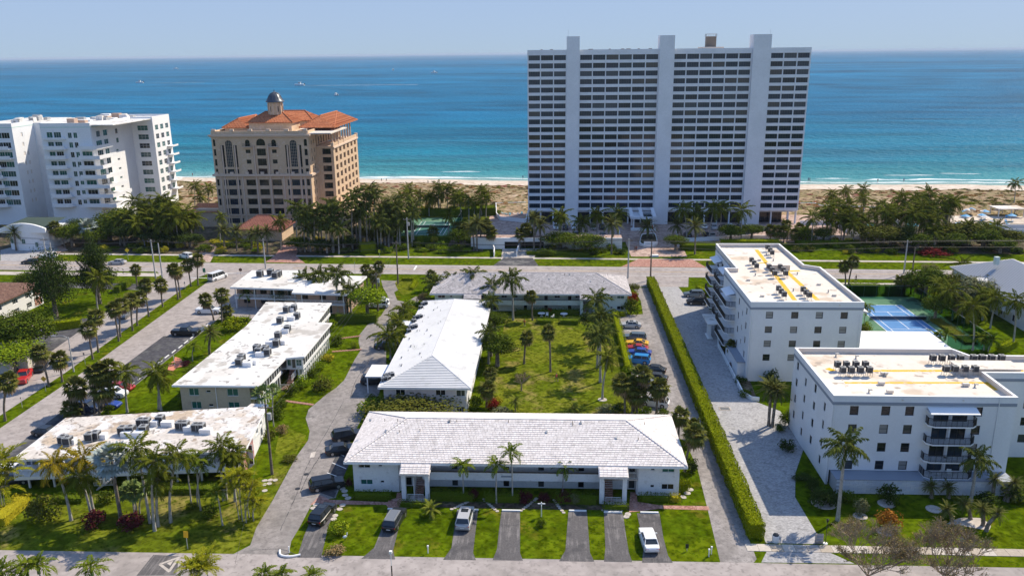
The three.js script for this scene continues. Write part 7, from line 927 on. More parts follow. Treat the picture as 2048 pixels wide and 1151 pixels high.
function palmXYZ(kind, p, h, lean, label, group, o = {}) {
  const k = PK[kind], t = thing(PNAME[kind], label, 'palm', V3(p.x, 0, p.z), 0, group), id = palmN++; seed(9000 + id * 13); const s = o.s || 1;
  const lx = lean, lz = rr(-.03, .03) * h, pts = [V3(0, -.1, 0), V3(lx * .12 + rr(-.06, .06), h * .33, lz * .2), V3(lx * .5 + rr(-.08, .08), h * .68, lz * .6), V3(lx, h, lz)];
  const curve = new THREE.CatmullRomCurve3(pts), seg = o.far ? 4 : 7, sd = o.far ? 5 : 7, tg = new THREE.TubeGeometry(curve, seg, 1, sd); { const P = tg.attributes.position; for (let i = 0; i <= seg; i++) { const c = curve.getPointAt(i / seg); const base = i === 0 ? 1.35 : 1; const r = lerp(k.r[0], k.r[1], i / seg) * base * (o.tr || 1); for (let j = 0; j <= sd; j++) { const q = i * (sd + 1) + j; P.setXYZ(q, c.x + (P.getX(q) - c.x) * r, c.y + (P.getY(q) - c.y) * r, c.z + (P.getZ(q) - c.z) * r); } } const uv = tg.attributes.uv; for (let i = 0; i < uv.count; i++) uv.setXY(i, uv.getX(i) * h / 3, uv.getY(i) * .5); tg.computeVertexNormals(); }
  addMesh('trunk', tg, k.trunk, t); const top = V3(lx, h, lz), ry = rr(0, 6.28);
  if (o.far) { const c = addMesh('crown', k.merged[id % 3], o.mat || k.mat, t); c.position.copy(top); c.rotation.y = ry; c.scale.setScalar(s); if (k.deadGeo) { const d = addMesh('dead_leaves', k.deadGeo, deadMat, t); d.position.copy(top); d.rotation.y = ry; d.scale.setScalar(s); } if (k.shaft) { const c2 = addMesh('crownshaft', shaftGeo, shaftMat, t); c2.position.copy(top); c2.scale.setScalar(k.shaft * s); } }
  else { const c = addMesh('crown', k.shaft ? shaftGeo : budGeo, k.shaft ? shaftMat : budMat, t); c.position.copy(top); c.rotation.y = ry; c.scale.setScalar(s); const inv = k.shaft && k.shaft !== 1 ? k.shaft : 1; k.layout(id + 40).forEach(q => { const f = addMesh(k.f ? 'frond' : 'fan_leaf', k.bins[q.b][q.v], o.mat || k.mat, c); f.rotation.set(0, q.a, q.tilt, 'YXZ'); f.scale.setScalar(q.s); }); if (k.dead) for (let i = 0; i < k.dead; i++) { const f = addMesh('dead_leaf', k.deadBins[i % 2], deadMat, c); f.rotation.y = i * 2.4 + id; } if (kind === 'coconut' || kind === 'golden') addMesh('coconuts', nutGeo, nutMat, c); }
  return t;
}
const palm = (kind, u, v, uc, vc, label, group, o = {}) => { const p = px(u, v), h = heightTo(p, vc); const q = onZ(uc, vc, p.z); return palmXYZ(kind, p, h, clamp(q.x - p.x, -h * .45, h * .45), label, group, o); };
const palmTop = (kind, u, v, h, label, group, o = {}) => { const p = px(u, v, h); return palmXYZ(kind, p, h, o.lean ?? rr(-.3, .3), label, group, o); };
// ---- broad-leaved crowns, shrubs, hedges
function cloudGeo(n, rx, ry, rz2, leaf, clumps, sd, fill = .35) {
  seed(sd); const L = new Leaves(), cs = []; for (let i = 0; i < clumps; i++) { const a = rr(0, 6.28), c = rr(-.75, 1), q = Math.sqrt(1 - c * c), r = Math.pow(rr(.2, 1), .5) * .72; cs.push([V3(rx * q * Math.cos(a) * r, ry * c * r, rz2 * q * Math.sin(a) * r), rr(.3, .5)]); }
  for (let i = 0; i < n; i++) { const [c, cr] = cs[i % clumps]; const a = rr(0, 6.28), y = rr(-.9, 1), q = Math.sqrt(1 - y * y), r = rnd() < fill ? Math.sqrt(rnd()) : rr(.85, 1.08); const nrm = V3(q * Math.cos(a), y, q * Math.sin(a)); const p = c.clone().add(V3(nrm.x * rx * cr * r, nrm.y * ry * cr * r, nrm.z * rz2 * cr * r)); nrm.add(V3(rr(-.9, .9), rr(-.4, 1.1), rr(-.9, .9))).normalize(); const t1 = nrm.clone().cross(V3(rr(-1, 1), rr(-1, 1), rr(-1, 1))).normalize(), t2 = nrm.clone().cross(t1); const l = leaf * rr(.7, 1.3), w = l * .42, k = shade(.3, .12); const A = p.clone().addScaledVector(t1, -l * .5), B = p.clone().addScaledVector(t2, w), C = p.clone().addScaledVector(t1, l * .5).addScaledVector(nrm, -l * .12), D = p.clone().addScaledVector(t2, -w); L.tri(A, B, C, k); L.tri(A, C, D, k); }
  return L.geo();
}
const CL = { tree: [1, 2, 3].map(i => cloudGeo(4200, 1, .85, 1, .085, 34, 300 + i)), big: [1, 2].map(i => cloudGeo(5200, 1, .7, 1, .058, 70, 310 + i)), bush: [1, 2, 3].map(i => cloudGeo(850, 1, .9, 1, .15, 16, 320 + i)), sparse: [1, 2].map(i => cloudGeo(420, 1, .8, 1, .12, 40, 330 + i, .9)), column: [1, 2].map(i => cloudGeo(9000, 1, 1, 1, .055, 110, 340 + i)), cone: [1].map(i => { const g = cloudGeo(9000, 1, 1, 1, .055, 120, 350); const P = g.attributes.position; for (let j = 0; j < P.count; j++) { const y = clamp((P.getY(j) + 1) / 2); const f = lerp(1.15, .22, y) * (1 + .25 * Math.sin(y * 21)); P.setX(j, P.getX(j) * f); P.setZ(j, P.getZ(j) * f); } return g; }), low: [1, 2].map(i => cloudGeo(300, 1, .6, 1, .24, 10, 360 + i)) };
const LM = { mid: leafMat([.08, .112, .01]), bright: leafMat([.19, .26, .01]), dark: leafMat([.05, .075, .015]), olive: leafMat([.11, .115, .018]), yellow: leafMat([.38, .33, .02]), crimson: leafMat([.14, .014, .014]), red: leafMat([.26, .028, .018]), burgundy: leafMat([.08, .018, .022]), orange: leafMat([.36, .15, .025]), grey: leafMat([.16, .165, .08]), straw: leafMat([.27, .19, .085]), lime: leafMat([.22, .27, .012]), hedge: leafMat([.19, .225, .006]), hedgeDark: leafMat([.1, .14, .01]) };
function branches(g, p, dir, len, r, depth, sd, tips) { const q = p.clone().addScaledVector(dir, len); g.bar(p, q, Math.max(r, .022), depth > 1 ? 5 : 3); if (!depth) { tips && tips.push(q); return; } const n = depth > 2 ? 3 : 3 + (rnd() < .4); for (let i = 0; i < n; i++) { const d = dir.clone().add(V3(rr(-.85, .85), rr(-.1, .55), rr(-.85, .85))).normalize(); branches(g, p.clone().lerp(q, rr(.55, 1)), d, len * rr(.62, .85), r * .62, depth - 1, sd, tips); } }
let treeN = 0;
function tree(label, p, h, w, mat, cat = 'tree', o = {}) { // p ground point, h total height, w crown width
  const id = treeN++; seed(70000 + id * 17); const t = thing(o.name || 'broadleaf_tree', label, cat, V3(p.x, 0, p.z), rr(0, 6), o.group); const ch = o.ch || h * .72, cy = h - ch / 2; const g = G(); const d0 = V3(rr(-.08, .08), 1, rr(-.08, .08)).normalize(); g.cyl(w * .05 + .06, w * .035 + .04, cy * .8, 0, 0, 0, 7); for (let i = 0; i < 5; i++) { const a = i * 1.257 + rr(-.3, .3); g.bar(V3(0, cy * .6, 0), V3(Math.cos(a) * w * .3, cy + rr(-.1, .25) * ch, Math.sin(a) * w * .3), .03 + w * .012, 5); } g.mesh('trunk', M.bark, t);
  const c = addMesh('crown', pick(CL[o.kind || 'tree']), LM[mat], t); c.position.y = cy; c.scale.set(w / 2 * 1.05, ch / 2 * 1.1, w / 2 * 1.05); return t; }
function bush(label, p, w, h, mat, group, o = {}) { const id = treeN++; seed(80000 + id * 19); const t = thing(o.name || 'shrub', label, 'shrub', V3(p.x, o.y || 0, p.z), rr(0, 6), group); const c = addMesh('foliage', pick(CL[o.kind || 'bush']), LM[mat], t); c.position.y = h * .42; c.scale.set(w / 2, h * .62, w / 2 * (o.flat || 1)); const g = G(); for (let i = 0; i < 4; i++) g.bar(V3(0, 0, 0), V3(rr(-.3, .3) * w, h * .5, rr(-.3, .3) * w), .03, 4); g.mesh('stems', M.bark, t); return t; }
function hedge(label, x0, z0, x1, z1, w, h, mat, group, o = {}) { // leafy box along a line
  const id = treeN++; seed(60000 + id * 23); const L = Math.hypot(x1 - x0, z1 - z0), t = thing('hedge', label, 'hedge', V3((x0 + x1) / 2, 0, (z0 + z1) / 2), Math.atan2(-(z1 - z0), x1 - x0), group); const lv = new Leaves(), lf = o.leaf || .17, den = o.den || 34; const put = (x, y, z, nx, ny, nz) => { const bump = (fbm(x * .8 + id * 7, z * .8 + y * .6, 3) - .5) * (o.rough ?? .5); const p = V3(x + nx * bump, y + ny * bump, z + nz * bump), nrm = V3(nx + rr(-.8, .8), ny + rr(-.5, .9), nz + rr(-.8, .8)).normalize(); const t1 = nrm.clone().cross(V3(rr(-1, 1), rr(-1, 1), rr(-1, 1))).normalize(), t2 = nrm.clone().cross(t1), l = lf * rr(.7, 1.3), k = shade(.3, .12); const A = p.clone().addScaledVector(t1, -l * .55), B = p.clone().addScaledVector(t2, l * .3), C = p.clone().addScaledVector(t1, l * .55), D = p.clone().addScaledVector(t2, -l * .3); lv.tri(A, B, C, k); lv.tri(A, C, D, k); };
  const S = (n, f) => { for (let i = 0; i < n; i++) f(); }; S(L * w * den, () => put(rr(-L / 2, L / 2), h + rr(-.1, .02), rr(-w / 2, w / 2), 0, 1, 0)); for (const s of [-1, 1]) { S(L * h * den, () => put(rr(-L / 2, L / 2), rr(.03, h), s * (w / 2 + rr(-.1, .02)), 0, 0, s)); S(w * h * den, () => put(s * (L / 2 + rr(-.1, .02)), rr(.03, h), rr(-w / 2, w / 2), s, 0, 0)); }
  addMesh('foliage', lv.geo(), LM[mat], t); G().box(-L / 2 + .3, L / 2 - .3, .02, h - .38, -w / 2 + .3, w / 2 - .3).mesh('inner_foliage', coreOf(mat), t); return t; }
const coreMats = {}, coreOf = k => coreMats[k] ??= new THREE.MeshPhysicalMaterial({ color: LM[k].color.clone(), roughness: 1, specularIntensity: 0 });
const hedgePx = (label, u0, v0, u1, v1, w, h, mat, group, o) => { const a = px(u0, v0), b = px(u1, v1); return hedge(label, a.x, a.z, b.x, b.z, w, h, mat, group, o); };
console.log('vegetation protos');
// ---- palms on this side of the coast road
const nf = { };
// garden of the balustrade building
const gG = 'palms in front of the balustrade building';
palm('golden', 142, 1040, 105, 928, 'golden leaning coconut palm beside the yellow hedge', null, { s: .85 }); palm('golden', 187, 1026, 165, 915, 'golden coconut palm rising beside the silver fan palm', null, { s: .85 }); palm('coconut', 184, 1037, 160, 950, 'short green palm beneath the golden coconut palm', null, { s: .8 });
palm('bismarck', 242, 1041, 220, 916, 'silver-blue fan palm in front of the balustrade', null, { s: 1.15 }); palm('coconut', 300, 1045, 269, 898, 'tall green coconut palm curving over the stained roof', null, { s: .9 }); [[309, 1061, 304, 924], [316, 1052, 314, 958], [341, 1044, 351, 906]].forEach(a => palm('coconut', ...a, 'green coconut palm on the lawn before the balustrade', gG, { s: .8 }));
[[401, 1020, 390, 918], [382, 1007, 375, 922], [395, 1012, 402, 930], [445, 1050, 432, 985]].forEach(a => palm('manila', ...a, 'slender green palm at the lawn end near the lane', 'slender palms near the lane', { s: .95 }));
[[447, 1000, 440, 890], [452, 998, 465, 900], [470, 1002, 462, 918]].forEach(a => palm('coconut', ...a, 'feathery palm beside the pink brick end wall', 'palms beside the pink brick wall', { s: .75 }));
for (const [a, b, c, d] of [[478, 1038, 460, 960], [485, 1042, 478, 950], [490, 1036, 492, 965], [483, 1030, 470, 972], [492, 1045, 500, 978], [507, 1041, 506, 1000], [505, 1035, 515, 1005], [498, 1034, 486, 955]]) palm('areca', a, b, c, d, 'yellow-green clumping palm stem at the lane corner of the lawn', 'clumping palms at the lane corner', { s: .95 });
for (const [a, b, c, d] of [[268, 1027, 260, 978], [273, 1028, 268, 982], [279, 1026, 290, 975], [271, 1024, 254, 985]]) palm('thatch', a, b, c, d, 'small multi-stemmed fan palm amid dark red shrubs', 'small fan palms amid red shrubs', { s: 1.3 });
for (const [a, b, c, d] of [[3, 1010, 6, 922], [9, 1012, 14, 945], [-6, 1015, 2, 975]]) palm('areca', a, b, c, d, 'leafy palm stem beside the cars at the balustrade end', 'palms beside the parked cars', { s: 1.4 });
[[5, 1142], [45, 1134], [80, 1128]].forEach(([u, v]) => palmTop('manila', u, v, 6.5, 'arching young palm standing across the near street', 'young palms across the near street', { s: 1.0 })); palmTop('manila', 184, 1134, 6.2, 'single arching palm across the street by the painted hatch', null, { s: 1.0 }); for (const [u, v] of [[392, 1128], [408, 1122], [400, 1140], [384, 1138], [416, 1136]]) palmTop('areca', u, v, 5.5, 'bright yellow-green clumping palm across the near street', 'yellow-green palms across the near street', { s: .85 }); for (const [u, v] of [[532, 1148], [565, 1148], [620, 1150], [1656, 1140]].slice(0, 3)) palmTop('manila', u, v, 6, 'palm tip rising from below the near street', 'palm tips below the near street', { s: .8 });
// in front of the white building
[[927, 997, 926, 932], [993, 1006, 992, 930], [1025, 1002, 1021, 905], [1125, 990, 1129, 935]].forEach((a, i) => palm('manila', ...a, 'slim arching palm rising from the hedge before the white building', 'slim palms before the white building', { s: .92 })); palm('pygmy', 861, 1033, 862, 1018, 'low bushy date palm on the front lawn', null, { s: 1.05 });
palm('sabal', 1370, 942, 1389, 866, 'leaning cabbage palm at the right end of the white building', null, { s: 1.25 }); palm('sabal', 1356, 886, 1361, 830, 'cabbage palm behind the right end of the white roof', null, { s: 1.1 }); palm('sabal', 1388, 880, 1386, 850, 'short cabbage palm against the long hedge', null, { s: 1.1 });
// courtyard
palm('sabal', 1048, 727, 1054, 672, 'lone cabbage palm on the courtyard lawn beside the bare shrub', null, { s: 1.05 }); palm('sabal', 1101, 743, 1097, 662, 'tall lone cabbage palm in the middle of the courtyard lawn', null, { s: 1.1 }); [[1196, 682, 1193, 600], [1198, 706, 1203, 632], [1195, 735, 1198, 664]].forEach(a => palm('royal', ...a, 'grey-trunked royal palm in the courtyard row', 'royal palms in the courtyard row', { s: 1.12 })); palm('royal', 1201, 764, 1200, 670, 'royal palm in the courtyard row beside the slim pale palm', null); palm('coconut', 1205, 798, 1216, 712, 'slim pale palm on a concrete ring in the courtyard', null, { s: .8 });
[[1250, 828, 1244, 764], [1268, 822, 1284, 746], [1264, 826, 1275, 786], [1313, 827, 1319, 772], [1274, 824, 1262, 772]].forEach(a => palm('sabal', ...a, 'cabbage palm in the cluster at the car park end', 'cabbage palms at the car park end', { s: 1.35 })); palm('pygmy', 1146, 826, 1146, 815, 'small palm on the lawn behind the long white roof', null); palm('pygmy', 1031, 822, 1031, 801, 'tiny palm on the courtyard lawn near the bare shrub', null);
palm('royal', 984, 655, 982, 600, 'royal palm at the far right side of the metal roof', null, { s: .9 }); palm('royal', 977, 727, 977, 665, 'royal palm halfway along the right side of the metal roof', null, { s: .95 }); palm('sabal', 980, 772, 981, 744, 'short cabbage palm beside the metal-roofed building', null, { s: 1.0 }); palm('sabal', 973, 814, 974, 776, 'cabbage palm at the near corner of the metal-roofed building', null, { s: 1.15 }); palm('coconut', 781, 718, 778, 668, 'drooping palm on the lane side of the metal-roofed building', null, { s: 1.15 }); [[796, 690, 796, 640], [804, 662, 808, 618]].forEach(a => palm('coconut', ...a, 'bushy palm on the lane side of the metal roof', 'palms on the lane side of the metal roof', { s: .9 }));
[[872, 605, 870, 566], [906, 600, 905, 560], [946, 606, 946, 550], [1026, 640, 1024, 556], [986, 618, 983, 572]].forEach(a => palm('royal', ...a, 'royal palm before the pale green building', 'royal palms before the pale green building', { s: 1.2 })); palm('sabal', 1065, 640, 1062, 590, 'cabbage palm before the pale green gallery', null, { s: 1.1 }); palm('sabal', 864, 580, 862, 548, 'cabbage palm at the left end of the pale green building', null, { s: 1.1 });
[[608, 597, 608, 556], [639, 603, 637, 550], [676, 627, 673, 546], [702, 625, 700, 580]].forEach(a => palm('royal', ...a, 'royal palm in front of the salmon building', 'royal palms before the salmon building', { s: 1.2 })); [[734, 575, 732, 537], [758, 572, 757, 530], [745, 585, 748, 550]].forEach(a => palm('sabal', ...a, 'cabbage palm at the lane end of the salmon building', 'cabbage palms by the lane', { s: 1.2 }));
// boulevard median
[[10, 841, 12, 760], [97, 772, 77, 703], [124, 763, 117, 716], [185, 718, 175, 655], [196, 704, 191, 630], [237, 682, 226, 615], [240, 673, 240, 607], [265, 661, 260, 598], [274, 651, 277, 593], [297, 632, 290, 567], [325, 613, 320, 567], [356, 598, 346, 536], [360, 594, 352, 540], [381, 572, 374, 527], [396, 570, 395, 517]].forEach(a => palm('sabal', ...a, 'cabbage palm in the grass median of the boulevard', 'cabbage palms in the median', { s: 1.3 }));
palm('sabal', 274, 575, 270, 537, 'small cabbage palm near the corner utility poles', null, { s: 1.1 }); palm('sabal', 427, 640, 410, 597, 'leaning cabbage palm beside the white pickup', null, { s: 1.2 }); palm('sabal', 444, 648, 442, 587, 'upright cabbage palm beside the white pickup', null, { s: 1.35 }); palm('sabal', 452, 640, 452, 620, 'low cabbage palm under the upright one beside the white pickup', null, { s: 1.2 });
[[190, 826, 192, 742], [168, 826, 150, 772], [205, 820, 215, 734], [198, 828, 205, 775]].forEach(a => palm('sabal', ...a, 'tall cabbage palm over the parked cars', 'cabbage palms over the parked cars', { s: 1.5 })); palm('sabal', 141, 832, 140, 815, 'low cabbage palm at the edge of the parking strip', null, { s: 1.2 }); palm('coconut', 254, 824, 250, 742, 'lone coconut palm beside the red sedan', null, { s: .85 }); palm('coconut', 322, 820, 312, 742, 'double coconut palm trunk on the side lawn, taller', null, { s: .95 }); palm('coconut', 317, 818, 322, 756, 'double coconut palm trunk on the side lawn, shorter', null, { s: .8 });
palm('date', 419, 708, 420, 664, 'date palm on the lawn beside the black pickup', null, { s: .9 }); palm('manila', 385, 722, 386, 692, 'small palm beside the brick terrace corner', null, { s: .95 }); [[367, 812, 367, 792], [374, 810, 380, 788], [479, 812, 479, 795]].forEach(a => palm('manila', ...a, 'small palm against the tan end wall', 'small palms against the tan wall', { s: .9 })); palm('thatch', 547, 852, 545, 778, 'thin fan palm at the corner of the stained roof', null, { s: 1.1 }); palm('thatch', 524, 830, 522, 786, 'grey-leaved fan palm beside the tan wall', null, { s: 1.5 }); palm('manila', 495, 614, 493, 585, 'palm before the balcony of the salmon building', null, { s: 1.2 });
palm('coconut', 195, 622, 194, 555, 'big coconut palm between the dark conifers', null, { s: 1.1 });
// right side gardens
palm('royal', 1676, 1040, 1693, 890, 'tall royal palm on the lawn beside the paved drive', null, { s: 1.0 }); palm('royal', 1942, 1003, 1956, 915, 'royal palm against the balcony block', null, { s: .85 }); [[1863, 995, 1863, 972], [1898, 995, 1898, 974], [1986, 996, 1991, 958], [2010, 1000, 2031, 966], [2015, 1002, 2028, 985]].forEach(a => palm('date', ...a, 'small date palm against the blockwork basement', 'small date palms at the basement wall', { s: .5 })); [[1905, 1043, 1893, 1018], [1942, 1038, 1926, 1008], [1966, 1051, 1966, 1018], [1973, 1061, 1998, 1026]].forEach(a => palm('date', ...a, 'small leaning date palm around the white gravel bed', 'small date palms round the gravel bed', { s: .5 }));
palm('date', 1538, 851, 1542, 776, 'left trunk of the twin palms beside the paved drive', null, { s: .95 }); palm('date', 1545, 853, 1556, 780, 'right trunk of the twin palms beside the paved drive', null, { s: .85 }); palm('sabal', 1467, 722, 1466, 690, 'small fan palm in the bed beside the apartment drive', null, { s: 1.0 });
palm('sabal', 1691, 571, 1690, 530, 'left of the cabbage palm pair beyond the striped roof', null, { s: 1.2 }); palm('sabal', 1697, 571, 1708, 520, 'right of the cabbage palm pair beyond the striped roof', null, { s: 1.2 }); palm('coconut', 1923, 568, 1928, 530, 'broad coconut palm beside the grey metal roof', null, { s: 1.25 });
[[1946, 700, 1946, 612], [1981, 656, 1993, 594], [2026, 694, 2033, 600], [1905, 640, 1900, 580], [1965, 640, 1968, 590], [1884, 626, 1880, 570]].forEach(a => palm('coconut', ...a, 'coconut palm between the blue court and the metal-roofed house', 'coconut palms beside the blue court', { s: 1.05 })); [[1876, 692, 1873, 672], [1886, 694, 1892, 668], [1968, 700, 1965, 676], [1977, 702, 1985, 680], [1722, 650, 1724, 618], [1728, 652, 1732, 614]].forEach(a => palm('manila', ...a, 'arching palm at the edge of the blue court', 'arching palms by the blue court', { s: 1.15 })); [[1805, 590, 1803, 560], [1822, 588, 1820, 558], [1843, 596, 1842, 570], [1925, 645, 1920, 605]].forEach(a => palm('sabal', ...a, 'fan palm behind the blue court fence', 'fan palms behind the blue court', { s: 1.2 }));
// ---- palms beyond the coast road (crowns as one mesh each)
const F = { far: 1 }; const list = (kind, label, group, s, arr) => arr.forEach(a => palm(kind, ...a, label, group, { far: 1, s: (a[4] || 1) * s * 1.22 }));
list('coconut', 'coconut palm in the grove before the curved-balcony condominium', 'palms before the white condominium', 1.1, [[290, 496, 272, 445], [300, 490, 297, 432], [325, 495, 317, 445], [337, 495, 335, 440], [357, 495, 350, 435], [370, 492, 362, 437], [377, 487, 382, 437], [270, 480, 270, 402], [296, 480, 295, 407], [322, 478, 322, 397], [346, 480, 345, 412], [285, 486, 284, 420], [310, 484, 309, 415], [335, 482, 333, 405], [255, 488, 255, 430], [240, 490, 240, 440], [330, 490, 328, 428]]);
palm('sabal', 130, 496, 107, 452, 'leaning cabbage palm at the condominium drive', null, { far: 1, s: 1.6 }); palm('bismarck', 180, 492, 175, 450, 'silver palm before the curved-balcony condominium', null, { far: 1, s: 1.3 }); palm('date', 32, 501, 27, 465, 'broad date palm on the condominium corner island', null, { far: 1, s: 1.35 });
list('date', 'date palm along the front of the domed condominium', 'date palms before the domed condominium', 1.0, [[449, 500, 447, 460], [474, 502, 472, 462], [504, 503, 502, 467], [535, 505, 532, 463], [516, 505, 515, 466]]); palm('coconut', 562, 500, 560, 440, 'bright palm beside the brick court of the domed condominium', null, { far: 1 }); palm('coconut', 441, 490, 440, 432, 'coconut palm left of the domed condominium entrance', null, { far: 1, s: .8 });
list('royal', 'tall palm along the right flank of the domed condominium', 'palms flanking the domed condominium', 1.0, [[595, 500, 592, 412], [616, 502, 614, 420], [644, 502, 642, 420], [664, 500, 664, 407], [687, 503, 684, 415], [705, 498, 704, 402], [714, 490, 712, 387], [740, 490, 739, 380], [749, 492, 749, 390], [722, 496, 722, 415], [610, 504, 609, 437], [666, 505, 664, 443], [678, 508, 677, 455], [654, 506, 652, 447], [630, 504, 628, 432], [756, 498, 754, 437], [770, 490, 769, 417], [795, 490, 794, 412], [827, 488, 827, 408], [800, 494, 799, 437], [762, 500, 762, 447], [785, 486, 784, 402], [735, 494, 733, 404]]);
list('coconut', 'wind-bent palm along the dune edge behind the green court', 'palms along the dune edge', .85, [[818, 425, 817, 375], [840, 430, 839, 387], [858, 432, 858, 395], [878, 430, 876, 372], [895, 428, 897, 373], [922, 440, 922, 392], [938, 448, 937, 400], [963, 432, 962, 378], [972, 434, 974, 387], [390, 420, 390, 370], [417, 424, 417, 374], [400, 430, 400, 392], [800, 430, 800, 392], [910, 432, 908, 398], [949, 440, 948, 402]]); palm('coconut', 897, 478, 897, 432, 'palm in front of the green court fence', null, { far: 1, s: .9 });
list('date', 'date palm between the green court and the garage ramp', 'date palms near the garage ramp', 1.0, [[954, 502, 954, 445], [948, 500, 944, 455], [960, 497, 964, 452]]); list('sabal', 'cabbage palm beside the garage ramp', 'cabbage palms near the garage ramp', 1.25, [[981, 497, 982, 462], [974, 494, 972, 447], [1050, 494, 1051, 455], [1043, 496, 1042, 466], [1057, 492, 1058, 462], [930, 490, 930, 455], [915, 486, 914, 452], [866, 480, 866, 462]]);
list('date', 'date palm in the planting before the tower', 'date palms before the tower', 1.15, [[1068, 501, 1068, 437], [1081, 498, 1081, 450], [1223, 508, 1224, 447], [1390, 508, 1390, 452], [1355, 474, 1355, 450], [1295, 480, 1295, 452]]); list('coconut', 'coconut palm in the planting before the tower', 'coconut palms before the tower', 1.05, [[1120, 496, 1121, 430], [1163, 476, 1163, 442], [1194, 480, 1194, 428], [1235, 482, 1235, 425], [1374, 478, 1366, 417], [1395, 476, 1394, 425], [1418, 480, 1429, 415], [1440, 474, 1444, 413], [1482, 484, 1484, 420]]);
list('sabal', 'cabbage palm at the right foot of the tower', 'cabbage palms at the right of the tower', 1.15, [[1541, 484, 1541, 457], [1556, 486, 1555, 460], [1568, 486, 1568, 460], [1591, 488, 1590, 465], [1575, 480, 1574, 448], [1600, 480, 1600, 455]]);
list('coconut', 'coconut palm around the right terrace and pool of the tower', 'palms around the pool terrace', 1.0, [[1623, 491, 1626, 435], [1658, 486, 1658, 415], [1682, 484, 1686, 432], [1689, 482, 1692, 440], [1720, 484, 1721, 430], [1698, 476, 1698, 410], [1748, 480, 1748, 422], [1765, 470, 1765, 410], [1787, 478, 1786, 420], [1806, 470, 1806, 395], [1833, 470, 1833, 395], [1842, 486, 1843, 412], [1861, 484, 1861, 420], [1811, 488, 1811, 432], [1891, 476, 1891, 418], [1868, 498, 1868, 462], [1825, 488, 1824, 424], [1858, 460, 1858, 385], [1780, 488, 1778, 440], [1850, 492, 1850, 442], [1733, 488, 1733, 445], [1996, 490, 1996, 452], [1975, 495, 1973, 458], [1940, 492, 1942, 452]]); list('coconut', 'palm standing on the dunes right of the tower', 'palms on the right dunes', .85, [[1665, 425, 1665, 387], [1692, 425, 1692, 380], [1728, 425, 1727, 378], [1727, 440, 1726, 395], [2028, 413, 2031, 365]]);
for (const [u0, u1, v0, v1, n, kind, l, g, sd] of [[585, 835, 482, 506, 16, 'royal', 'tall palm along the right flank of the domed condominium', 'palms flanking the domed condominium', 71], [1640, 1905, 470, 494, 16, 'coconut', 'coconut palm around the right terrace and pool of the tower', 'palms around the pool terrace', 72], [235, 392, 478, 494, 10, 'coconut', 'coconut palm in the grove before the curved-balcony condominium', 'palms before the white condominium', 73], [790, 1000, 424, 440, 8, 'coconut', 'wind-bent palm along the dune edge behind the green court', 'palms along the dune edge', 74]]) { seed(sd); const sp = range(1, n, n - 1).map(() => [rr(u0, u1), rr(v0, v1), rr(7, 13), rr(-1.5, 1.5)]); sp.forEach(([u, v, h, q]) => { const p = px(u, v); if (p.x > -53 && p.x < -34 && p.z > -309 && p.z < -273) return; palmXYZ(kind, p, sd === 74 ? h * .7 : h, q, l, g, { far: 1, s: 1.15 }); }); }
// ---------------------------------------------------------------- trees, shrubs and hedges
const gp = (u, v) => px(u, v);
hedge('very long clipped green hedge between the lane and the paved drive', 26.1, -94.2, 26.3, -215.5, 2.1, 2.3, 'hedge', null, { den: 60, leaf: .24 });
hedge('clipped hedge between the courtyard lawn and the car park', 14.9, -151, 14.7, -187, 1.5, 1.7, 'hedge'); hedgePx('low hedge left of the white building entrance', 706, 996, 783, 998, 1.2, 1.1, 'hedgeDark'); hedgePx('low hedge right of the white building entrance', 1278, 1001, 1340, 1002, 1.2, 1.1, 'hedgeDark'); hedgePx('yellow-green end of the low hedge by the right corner', 1340, 1002, 1361, 1002, 1.2, 1.1, 'yellow'); hedgePx('hedge under the gallery left of the first path', 858, 998, 950, 1000, 1.6, 1.3, 'hedgeDark', null, { rough: .5 }); hedgePx('hedge under the gallery between the two path pairs', 967, 1001, 1042, 1002, 1.6, 1.3, 'hedgeDark', null, { rough: .5 }); hedgePx('hedge under the gallery right of the last path', 1110, 1003, 1197, 1006, 1.6, 1.3, 'hedgeDark', null, { rough: .5 }); hedgePx('dark box hedge at the foot of the right stair porch', 1205, 1018, 1258, 1019, 1, 1, 'hedgeDark'); hedgePx('dark box hedge at the foot of the left stair porch', 797, 1012, 858, 1013, 1, .9, 'hedgeDark');
hedgePx('square hedge beside the garden tables, left half', 1072, 646, 1106, 647, 2.2, 1.3, 'hedgeDark'); hedgePx('square hedge beside the garden tables, right half', 1118, 646, 1159, 647, 2.2, 1.3, 'hedgeDark'); hedgePx('dark hedge against the pale green gallery', 1030, 628, 1160, 628, 1.5, 1.4, 'hedgeDark'); hedgePx('hedge at the right end of the pale green building', 1224, 632, 1252, 632, 1.6, 1.4, 'hedge');
hedgePx('dark hedge before the salmon building beside the lane', 672, 645, 756, 643, 2.2, 2.2, 'hedgeDark'); hedgePx('hedge behind the cabbage palm pair', 452, 646, 500, 645, 2, 1.6, 'hedgeDark'); hedgePx('yellow hedge at the left end of the near lawn', -6, 1054, 50, 1004, 2.4, 1.5, 'yellow'); hedgePx('dark shrub border under the balustrade gallery', 300, 985, 432, 984, 1.6, 1.2, 'hedgeDark', null, { rough: .6 }); hedgePx('low shrub border below the balustrade steps', 105, 1003, 170, 1002, 1.6, 1.1, 'hedgeDark', null, { rough: .6 });
